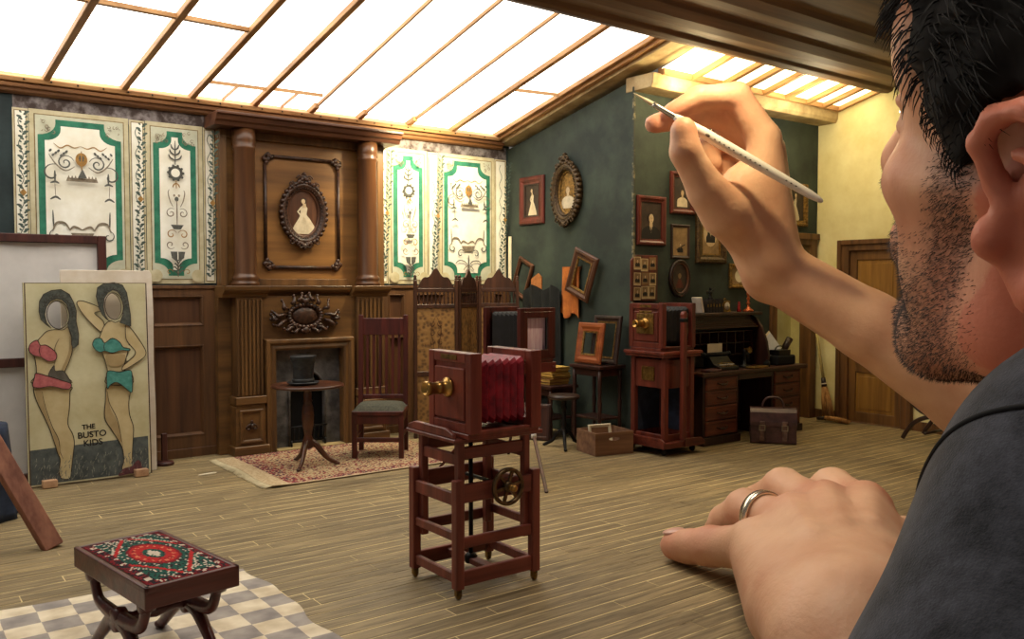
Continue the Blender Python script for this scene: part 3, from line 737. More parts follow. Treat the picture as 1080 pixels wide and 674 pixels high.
def standing_lady(F, w, h, wx=1.0, skin=1, dress=2, dark=3):
    s = h
    F = Wide(F, wx)
    F.poly(smoothpts([(-.02 * s, .14 * s), (.06 * s, .12 * s), (.05 * s, -.02 * s), (.10 * s, -.12 * s), (.17 * s, -.30 * s), (.16 * s, -.40 * s), (-.14 * s, -.40 * s), (-.13 * s, -.28 * s), (-.05 * s, -.08 * s), (-.035 * s, .0)], 5, True), dress)
    F.line([(-.02 * s, .12 * s), (-.07 * s, .03 * s), (-.02 * s, -.06 * s), (.03 * s, -.07 * s)], .035 * s, dress, False)
    for k in range(5): F.line([(.01 * s, -.08 * s), (-.08 * s + .05 * k * s, -.39 * s)], .006 * s, skin)
    F.poly([(-.0 * s, .2 * s), (.035 * s, .2 * s), (.045 * s, .12 * s), (-.01 * s, .12 * s)], skin)
    F.oval((.012 * s, .255 * s), .048 * s, .06 * s, dark); F.oval((.002 * s, .24 * s), .036 * s, .048 * s, skin)
def rect_frame(name, label, cat, w, h, bw, loc, rz, mfr, picture, rot=None, depth=0.03, group=None, field=None, inner=None):
    """picture frame, (w,h) outside, bw border width; back at local y=0, face at y=-depth"""
    t = thing(name, label, cat, loc, rz, group, rot)
    mb = MB(); iw, ih = w - 2 * bw, h - 2 * bw
    mb.ring(rect_path(iw, ih), [(0, 0), (0, -depth * .55), (bw * .25, -depth * .6), (bw * .55, -depth), (bw * .85, -depth * .95), (bw, -depth * .6), (bw, 0)])
    mb.build('frame_moulding', mfr, t, bevel=0.002)
    if inner:
        mb = MB(); mb.ring(rect_path(iw - .02, ih - .02), [(-.004, -.003), (-.004, -.016), (.012, -.02), (.012, -.003)]); mb.build('inner_slip', inner, t)
    if picture:
        F = Flat(0.01, -0.006); mb = F.mb
        mb.box(-iw / 2 - .002, iw / 2 + .002, -0.006, -0.002, -ih / 2 - .002, ih / 2 + .002, 0)
        ms = picture(F, iw, ih); F.build('picture', ms, t)
    return t
def oval_frame(name, label, a, b, bw, loc, rz, mfr, mslip, picture, ornate=True, depth=0.05, group=None, rot=None):
    t = thing(name, label, 'picture frame', loc, rz, group, rot)
    mb = MB(); ia, ib = a - bw, b - bw
    mb.ring(oval_path(ia, ib), [(0, 0), (0, -depth * .5), (bw * .3, -depth * .7), (bw * .6, -depth), (bw * .9, -depth * .7), (bw, 0)], smooth=True)
    mb.build('frame_moulding', mfr, t)
    mb = MB(); mb.ring(oval_path(ia - bw * .25, ib - bw * .25), [(0, -.004), (0, -.014), (bw * .1, -.02), (bw * .3, -.026), (bw * .3, -.004)], smooth=True)
    mb.build('inner_slip', mslip, t)
    if ornate:
        mb = MB(); n = 34
        for x, z, nx, nz in oval_path(a - bw * .15, b - bw * .15, n):
            k = R.random(); mb.ell((x + nx * .006 * k, -depth * .55, z + nz * .006 * k), (bw * .34, depth * .5, bw * .34), 7, 5)
        for x, z, nx, nz in oval_path(ia + bw * .18, ib + bw * .18, 46): mb.ell((x, -depth * .75, z), (bw * .09, bw * .09, bw * .09), 5, 4)
        for sz in (1, -1):
            hgt = .24 * b if sz > 0 else .12 * b
            for (u, v, r) in ((0, .5, .3), (-.42, .16, .26), (.42, .16, .26), (-.2, .42, .22), (.2, .42, .22), (0, 1.0, .2), (-.15, .8, .16), (.15, .8, .16), (-.75, .0, .22), (.75, .0, .22), (-1.05, -.2, .2), (1.05, -.2, .2)):
                mb.ell((u * a * .5, -depth * .7, sz * (b + v * hgt - abs(u) * .12 * b)), (r * a * .42, depth * .5, r * a * .46), 8, 6)
            for s in (-1, 1):
                mb.tube([(s * (x + .2 * a), -depth * 1.0, sz * (b + hgt * .4) + z) for x, z in spiral((0, 0), .14 * a, .03 * a, 0, 8, 18)], .03 * a, 5)
                mb.tube([(s * (x + .55 * a), -depth * .9, sz * (b * .92) + z) for x, z in spiral((0, 0), .12 * a, .03 * a, 2, 10, 18)], .03 * a, 5)
        mb.build('carved_ornament', mfr, t)
    F = Flat(0.008, -0.006)
    F.oval((0, 0), ia, ib, 0, 36)
    F.build('picture', picture(F, ia * 2, ib * 2), t)
    return t
def pic_lady_seated(F, w, h): standing_lady(F, w, h * 1.05, 1.55); return [M_brfr, M_skinp, M_dressp, M_ebony]
def pic_lady_dark(F, w, h): standing_lady(F, w * 1.2, h * 1.22); return [M_photo_dk, M_skinp, M_dressp, M_ebony]
def pic_bust_suit(F, w, h): bust(F, w * 1.35, h * 1.3, True, -.03); return [M_photo_dk, M_skinp, M_suitp, M_ebony]
def pic_bust_cream(F, w, h): bust(F, w * .9, h, False, -.1 * h); return [M_photo_dk, M_skinp, M_dressp, M_photo_md]
def pic_oval_woman(F, w, h): bust(F, w * 1.05, h, False, -.02); return [M_gold, M_skinp, M_dressp, M_photo_md]
def pic_tiny_dark(F, w, h): bust(F, w, h, True, 0); return [M_photo_md, M_skinp, M_suitp, M_ebony]
def pic_vignette_suit(F, w, h):
    F.oval((0, .02 * h), w * .36, h * .33, 1); F.poly([(-.2 * w, -.2 * h), (.2 * w, -.2 * h), (.16 * w, .02 * h), (-.16 * w, .02 * h)], 2)
    bust(F, w * .7, h * .62, True, .0); return [M_photo_md, M_skinp, M_suitp, M_ebony]
def pic_oval_red(F, w, h):
    F.poly(smoothpts([(-.25 * w, -.32 * h), (-.1 * w, -.05 * h), (.1 * w, -.05 * h), (.25 * w, -.32 * h)], 4), 2); F.oval((0, .08 * h), .1 * w, .09 * h, 1, 12); return [M_photo_dk, M_photo_md, M_redfr, M_ebony]

oval_frame('oval_portrait', 'ornate black oval frame with a seated lady in white, above the fireplace', 0.235, 0.295, 0.07, (3.335, oy - 0.003, 2.215), 0, M_carve, M_brfr, pic_lady_seated, depth=0.055)
# ---------------------------------------------------------------- left side: framed sheet, boards, easel, footstool
from mathutils.geometry import tessellate_polygon
M_darkfr = wood('dark_red_brown_frame', (84, 44, 36), (48, 24, 22), 'z', 0.45)
t = thing('backdrop_screen', 'tall dark wooden frame filled with white sheet, leaning behind the pin-up board', 'backdrop screen', (0.66, 7.56, 0.0), 0, rot=(math.radians(-1.5), 0, 0))
mb = MB(); w, h = 0.90, 1.93
mb.box(-w, -w + .065, -.03, .03, 0, h); mb.box(w - .065, w, -.03, .03, 0, h); mb.box(-w + .065, w - .065, -.03, .03, h - .065, h); mb.box(-w + .065, w - .065, -.03, .03, 0, .07)
mb.build('frame', M_darkfr, t, bevel=0.005)
mb = MB(); mb.box(-w + .065, w - .065, -.028, .0, .90, .97); mb.build('cross_bar', M_darkfr, t, bevel=0.004)
mb = MB()
nx, nz = 16, 20
vs = [(-w + .06 + (2 * w - .12) * i / nx, .012 + .006 * math.sin(i * 1.1 + j * .4), .06 + (h - .12) * j / nz) for j in range(nz + 1) for i in range(nx + 1)]
vs += [(x, y + .006, z) for x, y, z in vs]; q = (nx + 1) * (nz + 1)
fs = [(j * (nx + 1) + i, j * (nx + 1) + i + 1, (j + 1) * (nx + 1) + i + 1, (j + 1) * (nx + 1) + i) for j in range(nz) for i in range(nx)]
mb.add(vs, fs + [tuple(q + k for k in f[::-1]) for f in fs], 0, True); mb.build('white_sheet', M_white, t)

mb = MB()
out = [(1.20, 0.0), (1.885, 0.0), (1.888, .5), (1.88, .9), (1.886, 1.3), (1.878, 1.62), (1.86, 1.655), (1.80, 1.648), (1.62, 1.652), (1.5, 1.65), (1.2, 1.65)]
mb.prism([(x - 1.5, z) for x, z in out], -.012, .012, 'y')
o = mb.build('white_board', mat('off_white_board', (226, 216, 204), 0.85, dark=(206, 192, 172), scale=4), None, bevel=0.003)
tag(o, 'plain white board with ragged edge, standing just behind the pin-up board', 'board', loc=(1.5, 7.44, 0.001), rot=(math.radians(-1.5), 0, 0))
t = thing('low_stanchion', 'short brown post on a round foot beside the white board', 'post', (1.99, 7.60, 0))
mb = MB(); mb.box(-.022, .022, -.02, .02, .03, .27); mb.build('post', M_darkfr, t, bevel=.004)
mb = MB(); mb.lathe([(.075, 0), (.08, .012), (.07, .03), (.03, .036)], 18); mb.build('round_foot', M_darkfr, t)

# pin-up cutout board, painted
M_bd = mat('aged_cream_board', (212, 206, 172), 0.8, dark=(188, 178, 138), scale=3.2, detail=8)
M_bde = mat('board_edge', (92, 70, 48), 0.8)
M_fl1 = mat('painted_flesh', (204, 188, 146), 0.8, dark=(186, 166, 122), scale=6)
M_fl2 = mat('painted_flesh_deep', (174, 152, 110), 0.8, dark=(156, 134, 94), scale=8)
M_hairp = mat('painted_grey_hair', (92, 96, 88), 0.8, dark=(56, 60, 56), scale=26)
M_out = mat('painted_outline', (62, 50, 40), 0.8)
M_pink = mat('painted_pink_bikini', (190, 108, 108), 0.8, dark=(158, 80, 84), scale=26)
M_teal = mat('painted_teal_bikini', (86, 154, 144), 0.8, dark=(58, 122, 114), scale=26)
M_sea = mat('painted_grey_sea', (96, 102, 100), 0.8, dark=(66, 72, 72), scale=14, detail=8)
M_foam = mat('painted_foam', (150, 150, 138), 0.8, dark=(104, 106, 98), scale=40, contrast=(.45, .6))
M_glove = mat('painted_grey_glove', (104, 98, 88), 0.8)
M_wine = mat('painted_wine_frill', (122, 74, 78), 0.8, var=.4, scale=40)
def bd(px, py):
    bot = 516 - 17 * (px - 22) / 136
    return ((px - 22) / 136 * .87, (bot - py) / (bot - 297.5) * 1.54)
A = lambda *P: [bd(10 + x / 5.62, 285 + y / 5.62) for x, y in P]
Bq = lambda *P: [bd(10 + x / 5.1875, 395 + y / 5.1875) for x, y in P]
t = thing('cutout_board', 'painted pin-up photo board of two women in bikinis with cut-out faces', 'photo cutout board', (0.93, 7.30, 0.012), 0, rot=(math.radians(-3.0), 0, 0))
def oval_pts(c, a, b, n=24, rot=0.0):
    return [(c[0] + a * math.cos(2 * pi * i / n) * math.cos(rot) - b * math.sin(2 * pi * i / n) * math.sin(rot), c[1] + a * math.cos(2 * pi * i / n) * math.sin(rot) + b * math.sin(2 * pi * i / n) * math.cos(rot)) for i in range(n)]
h1 = oval_pts(A((265, 265))[0], .076, .107, 26, .08); h2 = oval_pts(A((613, 212))[0], .067, .106, 26, .06)
W, H = .87, 1.54
outer = [(0, 0), (W, 0), (W, H), (0, H)]
def holed(mb, loops, y0, y1, mat=0):
    flat = [p for l in loops for p in l]; n = len(flat)
    tri = tessellate_polygon([[Vector((x, z, 0)) for x, z in l] for l in loops])
    mb.add([(x, y0, z) for x, z in flat] + [(x, y1, z) for x, z in flat], [tuple(f) for f in tri] + [tuple(n + i for i in f)[::-1] for f in tri], mat)
    b = len(mb.v) - 2 * n; k = 0
    for l in loops:
        m = len(l)
        for i in range(m):
            mb.f.append([b + k + i, b + k + (i + 1) % m, b + n + k + (i + 1) % m, b + n + k + i]); mb.m.append(1); mb.s.append(False)
        k += m
mb = MB(); holed(mb, [outer, h1, h2], -.012, .012); mb.build('board', [M_bd, M_bde], t)
cl = lambda P: smoothpts(P, 4, True)
def fig(F, P, m, ow=.0055):
    F.poly(P, m); F.line(P, ow, OUT, False, True)
OUT = 5
# sea and foam
F = Flat(.004, -.0125)
F.poly([(0.012, .012), (W - .012, .012), (W - .012, .30), (0.012, .275)], 0)
rr = random.Random(8)
for k in range(150):
    x = .03 + rr.random() * (W - .06); z = .02 + rr.random() ** 1.3 * .17; a = rr.uniform(-.8, .8) + 1.2
    F.line([(x, z), (x + .02 * math.cos(a), z + .03 * math.sin(a))], .008, 1)
F.line([(0.006, .006), (W - .006, .006), (W - .006, H - .006), (.006, H - .006)], .010, 2, False, True)
F.build('painted_sea', [M_sea, M_foam, M_bde], t)
# first woman
F = Flat(.02, -.0130)
legs = Bq((118, 60), (104, 78), (112, 130), (135, 190), (180, 290), (212, 390), (226, 440), (238, 470), (232, 530), (238, 572), (268, 580), (292, 570), (300, 520), (312, 440), (320, 380), (312, 330), (287, 275), (298, 190), (304, 100), (306, 70))
fig(F, cl(legs), 0); F.line(smoothpts(Bq((150, 95), (165, 180), (200, 290), (232, 360), (240, 430), (255, 468)), 5), .005, OUT)
F.poly(cl(Bq((112, 85), (140, 190), (190, 300), (225, 430), (240, 440), (228, 360), (196, 290), (160, 180), (148, 95))), 1)
body = A((245, 352), (200, 362), (165, 395), (135, 425), (95, 455), (92, 478), (120, 508), (130, 560), (132, 605), (118, 640), (112, 674), (330, 674), (320, 640), (300, 610), (330, 540), (350, 480), (352, 420), (340, 370), (325, 335), (300, 352))
fig(F, cl(body), 0); F.line(smoothpts(A((272, 405), (245, 460), (248, 520), (235, 570)), 5), .005, OUT)
F.poly(cl(A((335, 390), (350, 430), (346, 480), (325, 540), (295, 600), (280, 590), (310, 530), (330, 470))), 1)
fig(F, cl(A((236, 565), (242, 598), (290, 598), (322, 640), (332, 674), (270, 664), (200, 632))), 3, .004)
fig(F, cl(A((130, 612), (118, 640), (106, 690), (150, 700), (215, 690), (300, 708), (330, 700), (334, 674), (280, 655), (200, 630))), 2)
fig(F, cl(A((90, 465), (102, 435), (140, 415), (158, 445), (195, 445), (250, 490), (245, 532), (200, 540), (160, 515), (122, 508), (96, 487))), 2)
F.line(smoothpts(A((158, 445), (150, 480), (160, 512)), 4), .005, OUT)
hair = A((225, 345), (195, 322), (165, 292), (155, 245), (160, 182), (185, 140), (232, 118), (290, 112), (340, 140), (365, 190), (380, 240), (376, 300), (390, 380), (386, 440), (356, 465), (344, 440), (345, 385), (325, 328), (333, 290), (338, 250), (322, 200), (292, 172), (262, 166), (225, 180), (200, 215), (188, 262), (198, 312))
fig(F, hair, 4, .005)
for q in range(14):
    a = 2.6 - q * .21; c0 = A((265, 265))[0]; F.line(spiral((c0[0] + .105 * math.cos(a), c0[1] + .15 * math.sin(a)), .016, .004, a, a + 5, 9), .005, OUT)
F.line(h1, .006, OUT, False, True)
F.build('painted_woman_in_pink', [M_fl1, M_fl2, M_pink, M_glove, M_hairp, M_out], t)
# second woman
F = Flat(.02, -.0130)
fig(F, cl(Bq((520, 60), (508, 140), (499, 240), (540, 310), (585, 378), (602, 420), (604, 480), (592, 520), (620, 530), (652, 510), (658, 430), (668, 330), (668, 280), (648, 220), (646, 150), (655, 75), (590, 40))), 0)
F.poly(cl(Bq((516, 90), (508, 150), (503, 240), (545, 310), (588, 372), (594, 350), (575, 270), (535, 190), (522, 110))), 1)
F.line(smoothpts(Bq((520, 95), (530, 160), (570, 240), (590, 330), (600, 400)), 5), .005, OUT)
F.poly(cl(Bq((570, 560), (600, 520), (650, 505), (690, 470), (715, 500), (700, 540), (640, 545))), 6)
fig(F, cl(A((388, 186), (425, 180), (515, 212), (535, 240), (495, 252), (545, 295), (555, 330), (545, 358), (525, 360), (488, 328), (430, 268), (395, 215))), 0)
fig(F, cl(A((552, 330), (590, 298), (625, 308), (655, 300), (700, 322), (712, 400), (705, 470), (680, 545), (668, 590), (715, 600), (722, 674), (556, 674), (566, 600), (546, 520), (528, 470), (500, 430), (522, 395))), 0)
fig(F, cl(A((694, 322), (742, 362), (812, 460), (818, 500), (785, 530), (705, 575), (660, 592), (668, 565), (700, 540), (752, 488), (706, 430), (690, 395))), 0)
F.poly(cl(A((700, 440), (745, 486), (700, 535), (690, 520), (706, 490))), 7)
F.poly(cl(A((560, 500), (680, 500), (660, 560), (600, 570), (575, 560))), 1)
fig(F, cl(A((475, 440), (490, 408), (530, 404), (552, 430), (600, 402), (648, 425), (670, 455), (712, 464), (706, 476), (655, 474), (600, 490), (552, 478), (520, 486), (490, 468))), 2)
F.line(smoothpts(A((552, 430), (545, 455), (552, 478)), 4), .005, OUT)
fig(F, cl(A((565, 598), (640, 603), (712, 592), (722, 640), (722, 690), (712, 725), (665, 690), (620, 665), (580, 680), (560, 705), (556, 660))), 2)
fig(F, A((590, 305), (562, 285), (540, 262), (522, 225), (505, 152), (515, 100), (552, 78), (620, 70), (676, 85), (702, 130), (712, 190), (722, 262), (722, 330), (700, 326), (678, 316), (652, 310), (672, 262), (680, 212), (662, 148), (640, 122), (612, 114), (580, 130), (556, 165), (548, 215), (558, 265), (578, 296)), 4, .005)
for q in range(13):
    a = 2.9 - q * .24; c0 = A((613, 212))[0]; F.line(spiral((c0[0] + .095 * math.cos(a), c0[1] + .14 * math.sin(a)), .014, .004, a, a + 5, 9), .005, OUT)
F.line(h2, .006, OUT, False, True)
F.build('painted_woman_in_teal', [M_fl1, M_fl2, M_teal, M_glove, M_hairp, M_out, M_wine, M_bd], t)
def lettering(name, text, size, loc, m, parent, rot=(pi / 2, 0, 0), bold=0.0, align='CENTER', shear=0.0, spacing=1.0):
    c = bpy.data.curves.new(name, 'FONT'); c.body = text; c.size = size; c.align_x = align; c.offset = bold; c.shear = shear; c.space_character = spacing; c.extrude = 0.0004
    o = bpy.data.objects.new('tmp_' + name, c); COL.objects.link(o)
    dg = bpy.context.evaluated_depsgraph_get(); me = bpy.data.meshes.new_from_object(o.evaluated_get(dg))
    bpy.data.objects.remove(o); bpy.data.curves.remove(c)
    me.name = name; me.materials.clear(); me.materials.append(m)
    n = bpy.data.objects.new(name, me); COL.objects.link(n); n.parent = parent; n.location = loc; n.rotation_euler = rot
    return n
M_letter = mat('brushed_black_letters', (38, 32, 30), 0.8)
for s, sz, u, v in (('THE', .052, Bq((405, 293))[0], 0), ('BUSTO', .066, Bq((424, 338))[0], 0), ('KIDS', .066, Bq((428, 383))[0], 0)):
    lettering('lettering', s, sz, (u[0], -.0136, u[1] - .012), M_letter, t, (pi / 2, -.03, 0), .0014, spacing=1.0)
for px, py in ((44, 516), (146, 503)):
    u = (px - 22) / 136 * .87
    mb = MB(); mb.box(u - .055, u + .045, -.09, .03, -.011, .045); mb.build('foot_block', mat('pine_block', (196, 158, 122), .7, dark=(160, 120, 90), scale=14), t, bevel=.004)

# dark cloth bundle and the painted easel leg
mb = MB(); n = 40; rows = 12; vs = []
for j in range(rows + 1):
    z = .001 + .60 * j / rows
    for i in range(n):
        a = 2 * pi * i / n; k = 1 - j / rows
        rx = (.215 + .05 * k) * (1 + .05 * math.sin(9 * a + 1) * k + .03 * math.sin(5 * a)); ry = (.25 + .05 * k) * (1 + .05 * math.sin(8 * a) * k)
        e = 2.6; ca, sa = math.cos(a), math.sin(a)
        x = rx * math.copysign(abs(ca) ** (2 / e), ca); y = ry * math.copysign(abs(sa) ** (2 / e), sa)
        vs.append((x, y, z))
fs = [(j * n + i, j * n + (i + 1) % n, (j + 1) * n + (i + 1) % n, (j + 1) * n + i) for j in range(rows) for i in range(n)]
c = len(vs); vs.append((0, 0, .625)); fs += [(rows * n + i, rows * n + (i + 1) % n, c) for i in range(n)]; fs.append(tuple(range(n))[::-1])
mb.add(vs, fs, 0, True)
o = mb.build('cloth_covered_pedestal', mat('navy_velvet', (44, 56, 80), .9, dark=(22, 28, 44), scale=7, bump=.4), None)
tag(o, 'low pedestal draped in dark navy cloth at the left edge, behind the easel leg', 'draped pedestal', loc=(0.515, 6.62, 0.001))
M_easel = wood('worn_red_brown_easel', (166, 112, 88), (112, 66, 52), 'z', .6)
t = thing('easel', 'worn red-brown wooden easel whose slanting leg meets the floor at the left edge', 'easel', (0.0, 0, 0))
top = Vector((.04, 6.14, 1.62))
for nm, q in (('leg', (.83, 5.57, .0)), ('leg', (-.72, 5.90, .0))):
    mb = MB(); mb.beam(Vector(q) + Vector((0, 0, .0)), top + Vector(((.06 if q[0] > 0 else -.06), 0, 0)), .05, .115, up=(1, .3, 0)); mb.build(nm, M_easel, t, bevel=.006)
mb = MB(); mb.beam((-.15, 7.05, .0), top + Vector((0, .08, -.1)), .06, .06); mb.build('rear_leg', M_easel, t, bevel=.006)
mb = MB(); mb.beam((-.42, 5.95, .72), (.42, 5.78, .72), .05, .09); mb.build('ledge', M_easel, t, bevel=.006)
mb = MB(); mb.beam((-.14, 6.06, 1.5), (.18, 6.04, 1.5), .04, .08); mb.build('top_bar', M_easel, t, bevel=.006)

# checkered floor cloth
M_chk = None
def checker_mat():
    m, nt, b = _new('checkered_floor_cloth'); N = nt.nodes; L = nt.links
    tc = N.new('ShaderNodeTexCoord'); ck = N.new('ShaderNodeTexChecker'); ck.inputs['Scale'].default_value = 1 / .15
    wob = N.new('ShaderNodeTexNoise'); wob.inputs['Scale'].default_value = 9; mx = N.new('ShaderNodeVectorMath'); mx.operation = 'MULTIPLY_ADD'
    L.new(tc.outputs['Object'], wob.inputs['Vector']); L.new(wob.outputs['Color'], mx.inputs[0]); mx.inputs[1].default_value = (.012, .012, 0); L.new(tc.outputs['Object'], mx.inputs[2])
    L.new(mx.outputs['Vector'], ck.inputs['Vector'])
    def tone(a, c, sc):
        n = N.new('ShaderNodeTexNoise'); n.inputs['Scale'].default_value = sc; n.inputs['Detail'].default_value = 7; r = N.new('ShaderNodeValToRGB')
        r.color_ramp.elements[0].position = .35; r.color_ramp.elements[1].position = .65; r.color_ramp.elements[0].color = lin(*a); r.color_ramp.elements[1].color = lin(*c)
        L.new(tc.outputs['Object'], n.inputs['Vector']); L.new(n.outputs['Fac'], r.inputs['Fac']); return r
    L.new(tone((206, 188, 158), (236, 222, 196), 8).outputs['Color'], ck.inputs['Color1']); L.new(tone((136, 128, 124), (172, 162, 154), 8).outputs['Color'], ck.inputs['Color2'])
    L.new(ck.outputs['Color'], b.inputs['Base Color']); b.inputs['Roughness'].default_value = .85
    return m
mb = MB(); nx, ny = 40, 44; x0, x1, y0, y1 = -.75, 1.60, 2.35, 4.62
vs = []
for j in range(ny + 1):
    for i in range(nx + 1):
        u, v = i / nx, j / ny
        x = x0 + (x1 - x0) * u; y = y0 + (y1 - y0) * v
        if i == nx: x += .018 * math.sin(y * 6.5) + .01 * math.sin(y * 15)
        if j == ny: y += .012 * math.sin(x * 7)
        y += -.07 * (x - .5) * v
        vs.append((x, y, .004 + .0025 * (math.sin(x * 5) * math.sin(y * 4) + 1)))
q = len(vs); vs += [(x, y, .0012) for x, y, z in vs]
fs = [(j * (nx + 1) + i, j * (nx + 1) + i + 1, (j + 1) * (nx + 1) + i + 1, (j + 1) * (nx + 1) + i) for j in range(ny) for i in range(nx)]
bd_ = [(i, i + 1) for i in range(nx)] + [(j * (nx + 1) + nx, (j + 1) * (nx + 1) + nx) for j in range(ny)] + [(ny * (nx + 1) + i + 1, ny * (nx + 1) + i) for i in range(nx)] + [((j + 1) * (nx + 1), j * (nx + 1)) for j in range(ny)]
mb.add(vs, fs + [tuple(q + k for k in f[::-1]) for f in fs] + [(b, a, q + a, q + b) for a, b in bd_], 0, False)
o = mb.build('checkered_floor_cloth', checker_mat(), None); tag(o, 'cream and grey checkered floor cloth under the footstool', 'floor cloth')

# footstool with a carpet seat on curule legs
M_stool = wood('footstool_mahogany', (104, 44, 34), (54, 22, 18), 'x', .3, spec=.6)
t = thing('footstool', 'dark mahogany footstool with red oriental carpet seat on crossed curule legs', 'footstool', (.912, 3.665, .0085), math.radians(9))
hw, hl, zt = .187, .36, .415
mb = MB(); mb.box(-hw, hw, -hl, hl, zt - .085, zt - .012)
mb.box(-hw, hw, -hl, -hl + .022, zt - .02, zt); mb.box(-hw, hw, hl - .022, hl, zt - .02, zt); mb.box(-hw, -hw + .022, -hl, hl, zt - .02, zt); mb.box(hw - .022, hw, -hl, hl, zt - .02, zt)
mb.build('seat_frame', M_stool, t, bevel=.005, seg=2)
def rugmat(name, size, cols):
    m, nt, b = _new(name); N = nt.nodes; L = nt.links
    vc = N.new('ShaderNodeVertexColor'); vc.layer_name = 'weave'; nz = N.new('ShaderNodeTexNoise'); nz.inputs['Scale'].default_value = size; nz.inputs['Detail'].default_value = 2
    tc = N.new('ShaderNodeTexCoord'); L.new(tc.outputs['Object'], nz.inputs['Vector'])
    mx = N.new('ShaderNodeMix'); mx.data_type = 'RGBA'; mx.blend_type = 'OVERLAY'; mx.inputs['Factor'].default_value = .45
    L.new(vc.outputs['Color'], mx.inputs['A']); L.new(nz.outputs['Fac'], mx.inputs['B']); L.new(mx.outputs['Result'], b.inputs['Base Color'])
    b.inputs['Roughness'].default_value = .95; b.inputs['Specular IOR Level'].default_value = .1
    bp = N.new('ShaderNodeBump'); bp.inputs['Strength'].default_value = .6; bp.inputs['Distance'].default_value = .004; L.new(nz.outputs['Fac'], bp.inputs['Height']); L.new(bp.outputs['Normal'], b.inputs['Normal'])
    return m
def woven(name, w, l, nx, ny, zf, colf, m, parent=None, thick=.01):
    """a knotted carpet: one coloured face per knot block"""
    vs = []
    for j in range(ny + 1):
        for i in range(nx + 1):
            x = -w / 2 + w * i / nx; y = -l / 2 + l * j / ny; vs.append((x, y, zf(x, y)))
    q = len(vs); vs += [(x, y, z - thick) for x, y, z in vs]
    fs = [(j * (nx + 1) + i, j * (nx + 1) + i + 1, (j + 1) * (nx + 1) + i + 1, (j + 1) * (nx + 1) + i) for j in range(ny) for i in range(nx)]
    cols = [colf((i + .5) / nx, (j + .5) / ny) for j in range(ny) for i in range(nx)]
    nt_ = len(fs)
    e = [(i, i + 1) for i in range(nx)] + [(j * (nx + 1) + nx, (j + 1) * (nx + 1) + nx) for j in range(ny)] + [(ny * (nx + 1) + i + 1, ny * (nx + 1) + i) for i in range(nx)] + [((j + 1) * (nx + 1), j * (nx + 1)) for j in range(ny)]
    fs += [tuple(q + k for k in f[::-1]) for f in fs] + [(b, a, q + a, q + b) for a, b in e]
    mb = MB(); mb.add(vs, fs, 0, True); o = mb.build(name, m, parent, recalc=False)
    ca = o.data.color_attributes.new('weave', 'FLOAT_COLOR', 'CORNER'); arr = []
    side = lin(110, 90, 70)
    for k, p in enumerate(o.data.polygons): arr += list(cols[k] if k < nt_ else side) * p.loop_total
    ca.data.foreach_set('color', arr); return o
KR, KRD, KG, KW, KN, KO, KB = lin(176, 44, 44), lin(120, 34, 40), lin(40, 84, 74), lin(206, 190, 172), lin(46, 38, 42), lin(206, 120, 90), lin(58, 64, 84)
def seatcol(u, v):
    a, b = abs(u - .5) * 2, (v - .5) * 2
    j = R.random()
    if a > .93 or abs(b) > .955: return KRD if j > .3 else KN
    if a > .78 or abs(b) > .88:
        return KW if (int(v * 26) + int(u * 18)) % 3 == 0 and j > .3 else (KN if j > .35 else KRD)
    d = (a / .62) + abs(b) / .58
    dd = (a / .5) ** 2 + (abs(b) / .44) ** 2
    if dd < .1: return KW if (abs(a / .5) + abs(b / .44)) < .36 and j > .1 else KG
    if dd < .22: return KG if j > .3 else KN
    if dd < .95: return KO if (int(math.atan2(b, a) * 8) % 3 == 0 and .5 < dd < .75) else (KR if j > .08 else KRD)
    if d < 1.5 and dd < 1.2: return KRD
    if abs(d - 1.62) < .09: return KR
    if abs(d - 1.82) < .07: return KW if int((u + v) * 40) % 2 else KG
    return KG if j > .35 else (KN if j > .12 else KW)
woven('carpet_seat', 2 * hw - .046, 2 * hl - .046, 44, 66, lambda x, y: zt - .006 + .016 * (1 - (x / hw) ** 4) * (1 - (y / hl) ** 4), seatcol, rugmat('carpet_seat_weave', 160, 0), t, .012)
for sx in (-1, 1):
    mb = MB(); x = sx * (hw - .045)
    for s in (-1, 1):
        pts = smoothpts([(x, s * .262, .335), (x, s * .245, .27), (x, s * .20, .215), (x, s * .10, .20), (x, 0, .19), (x, -s * .08, .17), (x, -s * .17, .10), (x, -s * .235, .045), (x, -s * .275, .014)], 5)
        k = len(pts); mb.tube(pts, [.022 + .012 * math.exp(-((i / k - .5) / .2) ** 2) for i in range(k)], 9, flat=(.85, 1.1))
        mb.lathe([(.006, -.03), (.03, -.026), (.034, 0), (.03, .026), (.006, .03)], 14, (x, s * .262, .318), 'x'); mb.ell((x, -s * .275, .016), (.026, .032, .016))
    mb.lathe([(.02, -.028), (.046, -.024), (.05, 0), (.046, .024), (.02, .028)], 16, (x, 0, .19), 'x')
    mb.build('crossed_legs', M_stool, t)
mb = MB(); L_ = hw - .05
mb.lathe([(.016, -L_), (.024, -L_ + .03), (.016, -L_ + .05), (.022, -.05), (.03, 0), (.022, .05), (.016, L_ - .05), (.024, L_ - .03), (.016, L_)], 12, (0, 0, .19), 'x'); mb.build('stretcher', M_stool, t)
